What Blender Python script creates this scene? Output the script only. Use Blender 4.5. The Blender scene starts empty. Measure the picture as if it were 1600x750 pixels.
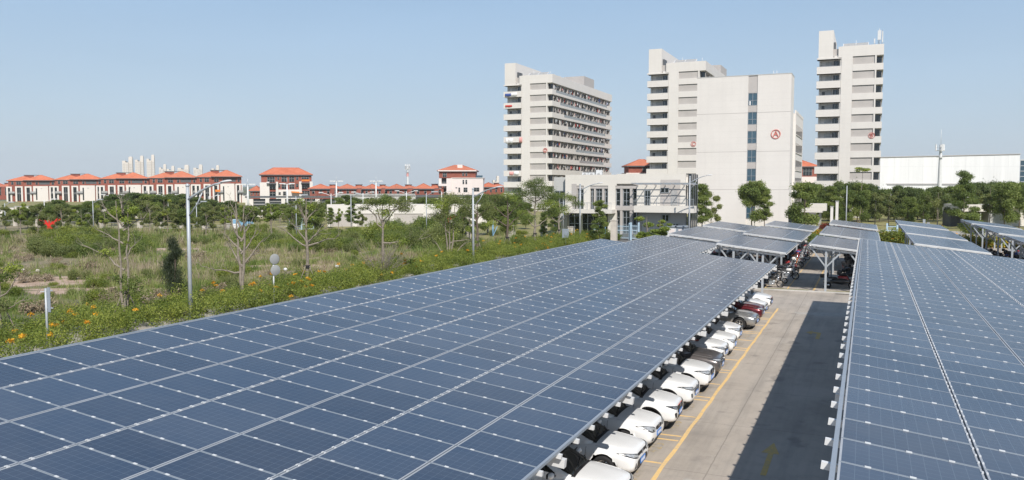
import bpy, math, random
import numpy as np
from mathutils import Vector, Matrix
R = math.radians
rnd = random.Random(7)
scn = bpy.context.scene
COL = scn.collection

# ------------------------------------------------------------------ camera
YAW, PITCH, FPX, CAMZ = -0.41056, 0.06656, 1273.4, 8.0
cam_d = bpy.data.cameras.new('camera'); cam = bpy.data.objects.new('camera', cam_d); COL.objects.link(cam)
cam.location = (0, 0, CAMZ)
cam.rotation_euler = (math.pi/2 - PITCH, 0, -YAW)
cam_d.sensor_width = 36; cam_d.lens = 36*FPX/1600; cam_d.clip_start = .2; cam_d.clip_end = 30000
scn.camera = cam
FW = np.array([math.sin(YAW)*math.cos(PITCH), math.cos(YAW)*math.cos(PITCH), -math.sin(PITCH)])
RT = np.array([math.cos(YAW), -math.sin(YAW), 0.]); DN = np.cross(FW, RT)
def ray(x, y): return FW + (x-800)/FPX*RT + (y-375)/FPX*DN
def at_y(Y, x, y):                    # point seen at photo pixel (x, y) on the upright plane y = Y
    v = ray(x, y); s = Y/v[1]; return (v[0]*s, Y, CAMZ+v[2]*s)
def gnd(x, y, z=0):                   # point of the ground seen at a photo pixel
    v = ray(x, y); s = (z-CAMZ)/v[2]; return (v[0]*s, v[1]*s, z)
def at_d(x, y, d):                    # point at depth d
    v = ray(x, y)*d; return (v[0], v[1], v[2]+CAMZ)

# ------------------------------------------------------------------ materials
MATS = {}
class NT:
    def __init__(s, name):
        m = bpy.data.materials.new(name); m.use_nodes = True; s.m = m; s.t = m.node_tree; s.n = s.t.nodes; s.l = s.t.links
        s.b = s.n['Principled BSDF']; MATS[name] = m
    def add(s, typ, **kw):
        n = s.n.new(typ)
        for k, v in kw.items():
            if k.startswith('i_'):
                n.inputs[int(k[2:]) if k[2:].isdigit() else k[2:]].default_value = v
            else: setattr(n, k, v)
        return n
    def link(s, a, b): s.l.new(a, b)
    def noise(s, scale, detail=4, rough=.55, vec=None, w=None):
        n = s.add('ShaderNodeTexNoise'); n.inputs['Scale'].default_value = scale; n.inputs['Detail'].default_value = detail
        n.inputs['Roughness'].default_value = rough
        if vec is not None: s.link(vec, n.inputs['Vector'])
        return n.outputs['Fac']
    def ramp(s, fac, stops):
        r = s.add('ShaderNodeValToRGB'); e = r.color_ramp.elements
        while len(e) < len(stops): e.new(.5)
        for k, (p, c) in enumerate(stops):
            e[k].position = p; e[k].color = (*c, 1) if len(c) == 3 else c
        s.link(fac, r.inputs['Fac']); return r.outputs['Color']
    def mix(s, fac, a, b, typ='MIX'):
        n = s.add('ShaderNodeMix', data_type='RGBA', blend_type=typ)
        for sock, v in ((n.inputs[0], fac), (n.inputs[6], a), (n.inputs[7], b)):
            if hasattr(v, 'is_linked') or hasattr(v, 'links'): s.link(v, sock)
            elif isinstance(v, (int, float)): sock.default_value = v
            else: sock.default_value = (*v, 1)
        return n.outputs[2]
    def math(s, op, a, b=None, c=None):
        n = s.add('ShaderNodeMath', operation=op)
        for k, v in enumerate((a, b, c)):
            if v is None: continue
            if isinstance(v, (int, float)): n.inputs[k].default_value = v
            else: s.link(v, n.inputs[k])
        return n.outputs[0]
    def pos(s): return s.add('ShaderNodeNewGeometry').outputs['Position']
    def objc(s): return s.add('ShaderNodeTexCoord').outputs['Object']
    def bump(s, h, strength=.3, dist=.02):
        n = s.add('ShaderNodeBump'); n.inputs['Strength'].default_value = strength; n.inputs['Distance'].default_value = dist
        s.link(h, n.inputs['Height']); s.link(n.outputs[0], s.b.inputs['Normal'])
    def set(s, **kw):
        for k, v in kw.items():
            k = {'rough': 'Roughness', 'metal': 'Metallic', 'spec': 'Specular IOR Level', 'coat': 'Coat Weight', 'coatr': 'Coat Roughness',
                 'base': 'Base Color', 'ior': 'IOR', 'trans': 'Transmission Weight', 'sheen': 'Sheen Weight'}[k]
            if hasattr(v, 'links'): s.link(v, s.b.inputs[k])
            else: s.b.inputs[k].default_value = (*v, 1) if isinstance(v, tuple) and len(v) == 3 else v

def simple(name, c, rough=.6, metal=0, var=.12, scale=1.5, **kw):
    """plain coating with slight mottling from dirt and age"""
    m = NT(name)
    f = m.noise(scale, 5, .6, m.pos())
    lo = tuple(x*(1-var) for x in c); hi = tuple(min(1, x*(1+var*.7)) for x in c)
    m.set(base=m.ramp(f, [(.32, lo), (.68, hi)]), rough=rough, metal=metal, **kw)
    return m.m

simple('steel_white', (.66, .67, .68), .45, var=.08)
simple('steel_grey', (.42, .45, .48), .4, .5)
simple('galvanised', (.44, .47, .50), .5, .25)
simple('aluminium', (.27, .31, .36), .5, .0, var=.06)
simple('dark_metal', (.05, .05, .055), .45)
simple('rubber', (.018, .018, .02), .85)
simple('chrome', (.75, .76, .78), .15, 1.0, var=.04)
simple('black_plastic', (.02, .02, .022), .5)
simple('glass_dark', (.018, .024, .028), .06, spec=.8)
simple('glass_blue', (.05, .10, .14), .08, spec=.8)
simple('grey_panel', (.46, .43, .41), .7, var=.07, scale=.4)
simple('grey_dark', (.10, .11, .12), .7)
simple('brick_red', (.27, .085, .06), .85, var=.15, scale=.8)
simple('fabric_red', (.55, .06, .05), .9); simple('fabric_blue', (.05, .09, .3), .9); simple('fabric_white', (.75, .75, .76), .9)
simple('fabric_orange', (.7, .22, .04), .9); simple('paint_blue', (.22, .40, .58), .5); simple('gate_blue', (.42, .55, .65), .5); simple('fabric_pink', (.7, .35, .33), .9)
simple('sculpture_red', (.62, .03, .02), .4); simple('sign_red', (.60, .15, .12), .5, var=.1)
simple('bark_pale', (.25, .215, .175), .9, var=.3, scale=6); simple('bark_dark', (.13, .10, .08), .9, var=.3, scale=6)
simple('stone_pale', (.58, .53, .47), .8); simple('roof_white', (.78, .78, .77), .6, var=.04, scale=.1)
simple('lens_clear', (.45, .47, .5), .1, .6, spec=.8); simple('plate_blue', (.06, .22, .62), .4); simple('lamp_amber', (.6, .2, .03), .3)
simple('tile_grey', (.36, .36, .36), .8); simple('hood_gap', (.08, .08, .085), .7)

def wall_mat(name, c, panel=(3.6, 1.2), line=.88):
    """cladding with faint joints, rain marks and mottling"""
    m = NT(name); p = m.pos(); sp = m.add('ShaderNodeSeparateXYZ'); m.link(p, sp.inputs[0])
    def joint(v, step, w):
        a = m.math('FRACT', m.math('DIVIDE', v, step)); return m.math('LESS_THAN', m.math('ABSOLUTE', m.math('SUBTRACT', a, .5)), w/step)
    j = joint(sp.outputs[2], panel[1], .02)
    f = m.noise(.22, 5, .6, p)
    mp = m.add('ShaderNodeMapping'); mp.inputs['Scale'].default_value = (1.3, 1.3, .08); m.link(p, mp.inputs[0])
    st = m.noise(1, 4, .6, mp.outputs[0])
    base = m.ramp(f, [(.3, tuple(x*.94 for x in c)), (.7, c)])
    base = m.mix(m.math('MULTIPLY', m.ramp(st, [(.48, (0, 0, 0)), (.78, (1, 1, 1))]), .12), base, tuple(x*.6 for x in c))
    base = m.mix(j, base, tuple(x*line for x in c))
    m.set(base=base, rough=.82)
    m.bump(m.noise(14, 3, .5, p), .15, .01)
wall_mat('wall_white', (.705, .672, .638)); wall_mat('wall_cream', (.70, .665, .61)); wall_mat('wall_grey', (.50, .50, .49))  # the last is a plain grey for walls, slabs and roof caps
wall_mat('wall_pink', (.78, .70, .67))

m = NT('cladding'); p = m.objc(); sp = m.add('ShaderNodeSeparateXYZ'); m.link(p, sp.inputs[0])
j = m.math('LESS_THAN', m.math('FRACT', m.math('DIVIDE', sp.outputs[0], 7.5)), .022); j2 = m.math('LESS_THAN', m.math('FRACT', m.math('DIVIDE', sp.outputs[2], 9.0)), .012)
mp = m.add('ShaderNodeMapping'); mp.inputs['Scale'].default_value = (.35, .35, .03); m.link(p, mp.inputs[0])
b_ = m.ramp(m.noise(1, 5, .6, mp.outputs[0]), [(.35, (.70, .70, .695)), (.7, (.78, .78, .77))]); m.set(base=m.mix(m.math('MULTIPLY', m.math('MAXIMUM', j, j2), .5), b_, (.5, .5, .5)), rough=.6)
# solar cells: UV unit = one cell; every panel 10 x 6 cells
def solar_mat():
    m = NT('solar_cell')
    uv = m.add('ShaderNodeUVMap').outputs[0]; sp = m.add('ShaderNodeSeparateXYZ'); m.link(uv, sp.inputs[0])
    def ln(v, w):
        a = m.math('FRACT', v); e = m.math('ABSOLUTE', m.math('SUBTRACT', a, .5)); return m.math('GREATER_THAN', e, .5-w)
    g = m.math('MAXIMUM', ln(sp.outputs[0], .020), ln(sp.outputs[1], .020))
    # three fine busbars across every cell
    bb = ln(m.math('MULTIPLY', sp.outputs[1], 3.0), .03)
    dv = m.add('ShaderNodeVectorMath', operation='DIVIDE'); dv.inputs[1].default_value = (10, 6, 1); m.link(uv, dv.inputs[0])
    fl = m.add('ShaderNodeVectorMath', operation='FLOOR'); m.link(dv.outputs[0], fl.inputs[0])
    oi = m.add('ShaderNodeObjectInfo')
    ad = m.add('ShaderNodeVectorMath', operation='ADD'); m.link(fl.outputs[0], ad.inputs[0])
    cb = m.add('ShaderNodeCombineXYZ'); m.link(m.math('MULTIPLY', oi.outputs['Random'], 97.), cb.inputs[2]); m.link(cb.outputs[0], ad.inputs[1])
    wn = m.add('ShaderNodeTexWhiteNoise'); m.link(ad.outputs[0], wn.inputs['Vector'])
    cf = m.add('ShaderNodeVectorMath', operation='FLOOR'); m.link(uv, cf.inputs[0])
    ad2 = m.add('ShaderNodeVectorMath', operation='ADD'); m.link(cf.outputs[0], ad2.inputs[0]); m.link(cb.outputs[0], ad2.inputs[1])
    wc = m.add('ShaderNodeTexWhiteNoise'); m.link(ad2.outputs[0], wc.inputs['Vector'])
    base = m.ramp(wn.outputs['Value'], [(0, (.008, .027, .064)), (1, (.029, .057, .108))])
    base = m.mix(m.math('MULTIPLY', wc.outputs['Value'], .22), base, (.013, .040, .092))
    base = m.mix(m.math('MULTIPLY', bb, .10), base, (.16, .2, .27))
    base = m.mix(m.math('MULTIPLY', g, .30), base, (.20, .27, .34))
    # dust
    p = m.pos(); d = m.noise(.12, 5, .6, p); d2 = m.noise(3, 4, .6, p)
    dust = m.math('ADD', m.math('MULTIPLY', m.ramp(d, [(.35, (0, 0, 0)), (.7, (1, 1, 1))]), .09), m.math('MULTIPLY', d2, .05))
    base = m.mix(dust, base, (.46, .44, .42))
    vo = m.add('ShaderNodeTexVoronoi'); vo.inputs['Scale'].default_value = 1.1; m.link(p, vo.inputs['Vector'])
    dr = m.math('MULTIPLY', m.math('LESS_THAN', vo.outputs['Distance'], .030), m.math('GREATER_THAN', m.noise(.45, 2, .5, p), .53))
    base = m.mix(m.math('MULTIPLY', dr, .8), base, (.62, .61, .57))
    m.set(base=base, rough=m.math('ADD', m.math('MULTIPLY', d2, .10), .19), spec=.34, ior=1.42)
solar_mat()

def ground_mats():
    m = NT('lot_concrete'); p = m.pos(); sp = m.add('ShaderNodeSeparateXYZ'); m.link(p, sp.inputs[0])
    n1 = m.noise(.28, 6, .62, p); n2 = m.noise(2.2, 5, .7, p); n3 = m.noise(40, 3, .6, p)
    base = m.ramp(n1, [(.28, (.35, .305, .258)), (.5, (.455, .40, .342)), (.75, (.52, .462, .40))])
    mp = m.add('ShaderNodeMapping'); mp.inputs['Scale'].default_value = (2.2, .13, 1); m.link(p, mp.inputs[0])
    base = m.mix(m.math('MULTIPLY', m.ramp(m.noise(1, 5, .6, mp.outputs[0]), [(.46, (0, 0, 0)), (.78, (1, 1, 1))]), .5), base, (.20, .19, .175))
    base = m.mix(m.math('MULTIPLY', m.ramp(n2, [(.5, (0, 0, 0)), (.75, (1, 1, 1))]), .35), base, (.24, .225, .205))
    base = m.mix(m.math('MULTIPLY', m.ramp(m.noise(.7, 3, .5, p), [(.62, (0, 0, 0)), (.70, (1, 1, 1))]), .45), base, (.15, .14, .13))
    def jn(v, off, step, w):
        a = m.math('FRACT', m.math('DIVIDE', m.math('ADD', v, off), step)); e = m.math('ABSOLUTE', m.math('SUBTRACT', a, .5)); return m.math('LESS_THAN', e, w/step)
    wob = m.math('MULTIPLY', m.math('SUBTRACT', n2, .5), .07)
    j = m.math('MAXIMUM', jn(m.math('ADD', sp.outputs[0], wob), 6.2, 4.6, .018), jn(m.math('ADD', sp.outputs[1], wob), 0, 5.0, .016))
    base = m.mix(m.math('MULTIPLY', j, .5), base, (.16, .145, .13))
    base = m.mix(m.math('MULTIPLY', n3, .18), base, (.2, .19, .18))
    m.set(base=base, rough=.88); m.bump(n3, .3, .01)
    m = NT('asphalt'); p = m.pos(); n1 = m.noise(.3, 5, .6, p); n3 = m.noise(30, 3, .6, p)
    m.set(base=m.mix(m.math('MULTIPLY', n3, .3), m.ramp(n1, [(.3, (.10, .10, .10)), (.7, (.16, .155, .15))]), (.05, .05, .05)), rough=.9)
    m = NT('paving'); p = m.pos()
    m.set(base=m.ramp(m.noise(.5, 6, .6, p), [(.3, (.34, .31, .28)), (.7, (.46, .43, .39))]), rough=.9)
    m = NT('yellow_paint'); p = m.pos()
    w = m.ramp(m.noise(3.2, 6, .75, p), [(.40, (.84, .56, .22)), (.56, (.72, .51, .25)), (.68, (.50, .44, .35))])
    m.set(base=w, rough=.8)
    m = NT('yellow_paint_worn'); p = m.pos()
    w = m.ramp(m.noise(4, 6, .75, p), [(.36, (.50, .37, .17)), (.54, (.35, .32, .27))])
    m.set(base=w, rough=.85)
    m = NT('arrow_paint'); p = m.pos(); m.set(base=m.ramp(m.noise(4, 6, .75, p), [(.40, (.62, .42, .12)), (.64, (.42, .34, .2))]), rough=.8)
    m = NT('tar'); p = m.pos(); m.set(base=m.ramp(m.noise(3, 6, .75, p), [(.35, (.16, .15, .14)), (.6, (.30, .28, .26))]), rough=.7)
    m = NT('patch_concrete'); p = m.pos(); m.set(base=m.ramp(m.noise(3, 6, .75, p), [(.35, (.34, .32, .29)), (.6, (.46, .43, .39))]), rough=.9)
    m = NT('kerb_stone'); p = m.pos(); m.set(base=m.ramp(m.noise(1.5, 5, .6, p), [(.3, (.40, .39, .37)), (.7, (.58, .56, .53))]), rough=.85)
    # waste ground: dry grass, green grass and bare soil mixed
    m = NT('field_ground'); p = m.pos()
    a = m.noise(.05, 6, .62, p); b = m.noise(.35, 6, .66, p); c = m.noise(4, 5, .7, p)
    base = m.ramp(b, [(.28, (.15, .15, .06)), (.44, (.23, .20, .11)), (.56, (.32, .26, .17)), (.68, (.46, .35, .25))])
    base = m.mix(m.ramp(a, [(.45, (0, 0, 0)), (.62, (1, 1, 1))]), base, m.ramp(b, [(.3, (.09, .12, .035)), (.7, (.19, .18, .09))]))
    base = m.mix(m.math('MULTIPLY', c, .5), base, (.11, .10, .06))
    m.set(base=base, rough=.95); m.bump(c, .6, .15)
    m = NT('park_lawn'); p = m.pos()
    m.set(base=m.ramp(m.noise(.12, 6, .62, p), [(.3, (.14, .17, .05)), (.5, (.25, .23, .09)), (.7, (.33, .28, .13))]), rough=.95)
    m = NT('soil_bare'); p = m.pos()
    m.set(base=m.ramp(m.noise(.9, 6, .7, p), [(.3, (.26, .18, .12)), (.5, (.44, .32, .24)), (.7, (.56, .44, .34))]), rough=.95)
    m.bump(m.noise(3, 5, .6, p), .5, .1)
    m = NT('far_land'); p = m.pos()
    m.set(base=m.ramp(m.noise(.01, 6, .62, p), [(.3, (.08, .10, .045)), (.7, (.17, .17, .10))]), rough=.95)
    m = NT('roof_tile'); p = m.pos(); sp = m.add('ShaderNodeSeparateXYZ'); m.link(p, sp.inputs[0])
    lines = m.math('LESS_THAN', m.math('FRACT', m.math('MULTIPLY', sp.outputs[2], 2.6)), .22)
    base = m.ramp(m.noise(.35, 6, .7, p), [(.3, (.46, .125, .06)), (.5, (.58, .17, .085)), (.7, (.66, .23, .13))])
    oi = m.add('ShaderNodeObjectInfo'); base = m.mix(m.math('MULTIPLY', oi.outputs['Random'], .38), base, (.45, .20, .13))
    st = m.noise(1.7, 5, .7, p); base = m.mix(m.math('MULTIPLY', m.ramp(st, [(.5, (0, 0, 0)), (.75, (1, 1, 1))]), .35), base, (.28, .12, .08))
    m.set(base=m.mix(m.math('MULTIPLY', lines, .35), base, (.40, .085, .04)), rough=.75)
ground_mats()

def leaf_mat(name, stops, trans=.4):
    stops = [(p_, tuple(x*1.22 for x in c_)) for p_, c_ in stops]
    """UV.x carries one random number per leaf, UV.y one per clump"""
    m = NT(name); sp = m.add('ShaderNodeSeparateXYZ'); m.link(m.add('ShaderNodeUVMap').outputs[0], sp.inputs[0])
    oi = m.add('ShaderNodeObjectInfo')
    f = m.math('ADD', m.math('ADD', m.math('MULTIPLY', sp.outputs[0], .38), m.math('MULTIPLY', sp.outputs[1], .42)), m.math('MULTIPLY', oi.outputs['Random'], .2))
    c = m.ramp(f, stops); m.set(base=c, rough=.55, spec=.35)
    tr = m.add('ShaderNodeBsdfTranslucent'); m.link(m.mix(.5, c, (.30, .36, .06)), tr.inputs[0])
    mx = m.add('ShaderNodeMixShader'); mx.inputs[0].default_value = trans
    out = m.n['Material Output']; m.link(m.b.outputs[0], mx.inputs[1]); m.link(tr.outputs[0], mx.inputs[2]); m.link(mx.outputs[0], out.inputs[0])
leaf_mat('leaf_mid', [(.1, (.06, .095, .022)), (.5, (.125, .17, .042)), (.9, (.25, .29, .075))])
leaf_mat('leaf_dark', [(.1, (.05, .078, .026)), (.5, (.10, .14, .043)), (.9, (.19, .225, .07))])
leaf_mat('leaf_olive', [(.1, (.075, .095, .03)), (.5, (.14, .165, .055)), (.9, (.24, .26, .09))])
leaf_mat('leaf_lime', [(.1, (.11, .16, .03)), (.5, (.21, .27, .05)), (.9, (.38, .41, .08))])
leaf_mat('leaf_bush', [(.1, (.075, .11, .02)), (.5, (.15, .195, .035)), (.9, (.29, .31, .06))])
leaf_mat('dry_twigs', [(.1, (.13, .10, .07)), (.5, (.22, .17, .12)), (.9, (.34, .28, .20))], .1)
leaf_mat('needles', [(.1, (.025, .038, .022)), (.5, (.045, .06, .036)), (.9, (.08, .09, .055))])
leaf_mat('leaf_red', [(.1, (.10, .015, .015)), (.5, (.2, .03, .025)), (.9, (.32, .06, .04))])
leaf_mat('petals', [(.1, (.60, .24, .02)), (.5, (.78, .38, .02)), (.9, (.85, .55, .06))])
leaf_mat('grass_blades', [(.04, (.08, .13, .025)), (.28, (.14, .19, .045)), (.50, (.21, .225, .08)), (.66, (.26, .235, .13)), (.82, (.27, .215, .16)), (.96, (.42, .36, .27))], .2)

# ------------------------------------------------------------------ mesh helpers
class MB:
    def __init__(s): s.v = []; s.f = []; s.m = []; s.mats = []; s.sm = []
    def mi(s, mat):
        if mat not in s.mats: s.mats.append(mat)
        return s.mats.index(mat)
    def face(s, pts, mat, smooth=False):
        k = len(s.v); s.v += [tuple(p) for p in pts]; s.f.append(tuple(range(k, k+len(pts)))); s.m.append(s.mi(mat)); s.sm.append(smooth); return s
    def box(s, x0, x1, y0, y1, z0, z1, mat):
        if x0 > x1: x0, x1 = x1, x0
        if y0 > y1: y0, y1 = y1, y0
        if z0 > z1: z0, z1 = z1, z0
        k = len(s.v); s.v += [(x0, y0, z0), (x1, y0, z0), (x1, y1, z0), (x0, y1, z0), (x0, y0, z1), (x1, y0, z1), (x1, y1, z1), (x0, y1, z1)]
        for q in ((0, 3, 2, 1), (4, 5, 6, 7), (0, 1, 5, 4), (1, 2, 6, 5), (2, 3, 7, 6), (3, 0, 4, 7)):
            s.f.append(tuple(k+i for i in q)); s.m.append(s.mi(mat)); s.sm.append(False)
        return s
    def grid(s, P, mat, smooth=True, closed_u=False, closed_v=False):
        """P: list of rows of points"""
        k = len(s.v); nu = len(P); nv = len(P[0])
        for r in P: s.v += [tuple(p) for p in r]
        for i in range(nu if closed_u else nu-1):
            for j in range(nv if closed_v else nv-1):
                a, b = i, (i+1) % nu; c, d = j, (j+1) % nv
                s.f.append((k+a*nv+c, k+b*nv+c, k+b*nv+d, k+a*nv+d)); s.m.append(s.mi(mat)); s.sm.append(smooth)
        return s
    def tube(s, pts, rad, mat, n=8, cap=True):
        pts = [Vector(p) for p in pts]
        if not isinstance(rad, (list, tuple)): rad = [rad]*len(pts)
        k = len(s.v); up = None
        for i, p in enumerate(pts):
            d = (pts[min(i+1, len(pts)-1)] - pts[max(i-1, 0)]).normalized()
            if up is None: up = Vector((0, 0, 1)) if abs(d.z) < .9 else Vector((1, 0, 0))
            a = d.cross(up).normalized(); b = a.cross(d).normalized(); up = b
            for j in range(n):
                t = 2*math.pi*j/n; s.v.append(tuple(p + (a*math.cos(t)+b*math.sin(t))*rad[i]))
        for i in range(len(pts)-1):
            for j in range(n):
                s.f.append((k+i*n+j, k+i*n+(j+1) % n, k+(i+1)*n+(j+1) % n, k+(i+1)*n+j)); s.m.append(s.mi(mat)); s.sm.append(True)
        if cap:
            s.f.append(tuple(k+j for j in reversed(range(n)))); s.m.append(s.mi(mat)); s.sm.append(False)
            e = k+(len(pts)-1)*n; s.f.append(tuple(e+j for j in range(n))); s.m.append(s.mi(mat)); s.sm.append(False)
        return s
    def beam(s, p0, p1, w, h, mat):
        """rectangular bar between two points"""
        p0, p1 = Vector(p0), Vector(p1); d = (p1-p0).normalized(); up = Vector((0, 0, 1)) if abs(d.z) < .95 else Vector((0, 1, 0))
        a = d.cross(up).normalized()*w/2; b = a.cross(d).normalized()*h/2; k = len(s.v)
        for p in (p0, p1):
            for q in (a+b, a-b, -a-b, -a+b): s.v.append(tuple(p+q))
        for q in ((0, 1, 2, 3), (7, 6, 5, 4), (0, 4, 5, 1), (1, 5, 6, 2), (2, 6, 7, 3), (3, 7, 4, 0)):
            s.f.append(tuple(k+i for i in q)); s.m.append(s.mi(mat)); s.sm.append(False)
        return s
    def lathe(s, prof, mat, n=16, axis='z', c=(0, 0, 0)):
        P = []
        for r_, h in prof:
            row = []
            for j in range(n):
                t = 2*math.pi*j/n; a, b = r_*math.cos(t), r_*math.sin(t)
                row.append({'z': (c[0]+a, c[1]+b, c[2]+h), 'y': (c[0]+a, c[1]+h, c[2]+b), 'x': (c[0]+h, c[1]+a, c[2]+b)}[axis])
            P.append(row)
        return s.grid(P, mat, True, False, True)
    def ball(s, c, r, mat, n=10, m=6):
        rx, ry, rz = r if isinstance(r, (tuple, list)) else (r, r, r)
        P = [[(c[0]+rx*math.cos(2*math.pi*j/n)*math.sin(math.pi*i/m), c[1]+ry*math.sin(2*math.pi*j/n)*math.sin(math.pi*i/m), c[2]+rz*math.cos(math.pi*i/m)) for j in range(n)] for i in range(m+1)]
        return s.grid(P, mat, True, False, True)
    def mesh(s, name):
        me = bpy.data.meshes.new(name); me.from_pydata(s.v, [], s.f)
        for m in s.mats: me.materials.append(MATS[m])
        me.polygons.foreach_set('material_index', s.m); me.polygons.foreach_set('use_smooth', s.sm); me.update()
        return me
    def build(s, name, parent=None, loc=None):
        o = bpy.data.objects.new(name, s.mesh(name)); COL.objects.link(o)
        if parent: o.parent = parent
        if loc: o.location = loc
        return o
def fastmesh(name, V, F4, mats, UV=None, mi=None, smooth=False):
    V = np.asarray(V, dtype=np.float32); F4 = np.asarray(F4, dtype=np.int32); me = bpy.data.meshes.new(name)
    me.vertices.add(len(V)); me.vertices.foreach_set('co', V.ravel()); nf, k = F4.shape
    me.loops.add(nf*k); me.loops.foreach_set('vertex_index', F4.ravel()); me.polygons.add(nf)
    me.polygons.foreach_set('loop_start', np.arange(nf, dtype=np.int32)*k)
    if UV is not None:
        l = me.uv_layers.new(name='UVMap'); l.data.foreach_set('uv', np.asarray(UV, dtype=np.float32).ravel())
    for m in mats: me.materials.append(MATS[m])
    if mi is not None: me.polygons.foreach_set('material_index', np.asarray(mi, dtype=np.int32))
    me.polygons.foreach_set('use_smooth', np.full(nf, bool(smooth)))
    me.update(calc_edges=True); return me
def tag(o, label=None, cat=None, group=None, kind=None):
    if label: o['label'] = label
    if cat: o['category'] = cat
    if group: o['group'] = group
    if kind: o['kind'] = kind
    return o
def empty(name, loc=(0, 0, 0), rz=0):
    o = bpy.data.objects.new(name, None); COL.objects.link(o); o.location = loc; o.rotation_euler = (0, 0, rz); o.empty_display_size = .3; return o
def lk(name, me, parent=None, loc=(0, 0, 0), rot=(0, 0, 0), scale=None):
    o = bpy.data.objects.new(name, me); COL.objects.link(o); o.location = loc; o.rotation_euler = rot
    if scale: o.scale = scale if isinstance(scale, tuple) else (scale,)*3
    if parent: o.parent = parent
    return o
def copy_tree(o, parent=None):
    c = o.copy(); COL.objects.link(c); c.parent = parent
    for ch in o.children: copy_tree(ch, c)
    return c
def textmesh(name, cu, parent, loc, rot):
    o = bpy.data.objects.new(name, cu); COL.objects.link(o); bpy.context.view_layer.update()
    me = bpy.data.meshes.new_from_object(o.evaluated_get(bpy.context.evaluated_depsgraph_get())); bpy.data.objects.remove(o)
    return lk(name, me, parent, loc, rot)
def structure(o): o['kind'] = 'structure'; return o
# ------------------------------------------------------------------ sky, sun, ground
SUN_DIR = Vector((2.93, -4.0, 4.65)).normalized()
el = math.asin(SUN_DIR.z); az = math.atan2(SUN_DIR.x, SUN_DIR.y)
w = bpy.data.worlds.new('World'); scn.world = w; w.use_nodes = True
sky = w.node_tree.nodes.new('ShaderNodeTexSky'); sky.sky_type = 'NISHITA'; sky.sun_disc = False
sky.sun_elevation = el; sky.sun_rotation = az; sky.altitude = 50; sky.air_density = 1.35; sky.dust_density = .6; sky.ozone_density = 1.9
bg = w.node_tree.nodes['Background']; bg.inputs[1].default_value = .12
wt = w.node_tree; gm = wt.nodes.new('ShaderNodeNewGeometry'); sx_ = wt.nodes.new('ShaderNodeSeparateXYZ'); wt.links.new(gm.outputs['Incoming'], sx_.inputs[0])
ng = wt.nodes.new('ShaderNodeMath'); ng.operation = 'MULTIPLY'; ng.inputs[1].default_value = -1; wt.links.new(sx_.outputs[2], ng.inputs[0])
rp = wt.nodes.new('ShaderNodeValToRGB'); wt.links.new(ng.outputs[0], rp.inputs[0]); el_ = rp.color_ramp.elements
SKYC = [(0, (.475, .58, .69)), (.07, (.42, .54, .68)), (.22, (.31, .455, .65)), (.5, (.19, .29, .45)), (1, (.10, .17, .30))]
while len(el_) < len(SKYC): el_.new(.5)
for e_, (p_, c_) in zip(el_, SKYC): e_.position = p_; e_.color = (*c_, 1)
sc_ = wt.nodes.new('ShaderNodeMix'); sc_.data_type = 'RGBA'; sc_.blend_type = 'MULTIPLY'; sc_.inputs[0].default_value = 1; sc_.inputs[7].default_value = (1/.12,)*3+(1,); wt.links.new(rp.outputs[0], sc_.inputs[6])
mx_ = wt.nodes.new('ShaderNodeMix'); mx_.data_type = 'RGBA'; mx_.inputs[0].default_value = .86; wt.links.new(sky.outputs[0], mx_.inputs[6]); wt.links.new(sc_.outputs[2], mx_.inputs[7])
tcw = wt.nodes.new('ShaderNodeTexCoord'); mpw = wt.nodes.new('ShaderNodeMapping'); mpw.inputs['Scale'].default_value = (1.2, 1.2, 6); wt.links.new(tcw.outputs['Generated'], mpw.inputs[0])
nzw = wt.nodes.new('ShaderNodeTexNoise'); nzw.inputs['Scale'].default_value = 2.2; nzw.inputs['Detail'].default_value = 5; wt.links.new(mpw.outputs[0], nzw.inputs['Vector'])
mrw = wt.nodes.new('ShaderNodeMapRange'); mrw.inputs[1].default_value = .3; mrw.inputs[2].default_value = .75; mrw.inputs[3].default_value = .985; mrw.inputs[4].default_value = 1.035; wt.links.new(nzw.outputs['Fac'], mrw.inputs[0])
vmw = wt.nodes.new('ShaderNodeVectorMath'); vmw.operation = 'SCALE'; wt.links.new(mx_.outputs[2], vmw.inputs[0]); wt.links.new(mrw.outputs[0], vmw.inputs['Scale'])
wt.links.new(vmw.outputs[0], bg.inputs[0])
sl = bpy.data.lights.new('sun', 'SUN'); so = bpy.data.objects.new('sun', sl); COL.objects.link(so)
sl.energy = 4.4; sl.angle = R(.53); sl.color = (1, .94, .86)
so.rotation_euler = (-SUN_DIR).to_track_quat('-Z', 'Y').to_euler(); so.location = (30, -40, 60)
scn.view_settings.view_transform = 'Standard'; scn.view_settings.look = 'None'; scn.view_settings.exposure = .2
scn.view_settings.gamma = 1

def sheet(name, pts, z, mat):
    return structure(MB().face([(x, y, z) for x, y in pts], mat).build(name))
def rect(x0, x1, y0, y1): return [(x0, y0), (x1, y0), (x1, y1), (x0, y1)]
sheet('ground', rect(-6000, 6000, -3000, 8000), -.06, 'far_land')
sheet('parking_lot', rect(-19.5, 40, -30, 64.9), .0, 'lot_concrete')
sheet('cross_road', rect(-19.5, 60, 56.9, 64.89), .004, 'lot_concrete')
sheet('motorcycle_yard', rect(-19.5, 40, 65.75, 122.2), .0, 'lot_concrete')
sheet('road', rect(-34.6, -19.75, -40, 122.4), -.05, 'asphalt')
sheet('forecourt', rect(-34.6, 60, 122.5, 164), -.046, 'paving')
sheet('campus_ground', rect(-120, 120, 122.45, 420), -.054, 'park_lawn')
sheet('field', rect(-230, -41.2, -60, 111.5), -.03, 'field_ground')
sheet('park', rect(-420, -34.7, 111.6, 330), -.04, 'park_lawn')
sheet('pavement', rect(-41.1, -34.75, -60, 111), -.02, 'paving')
k = MB()
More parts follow.
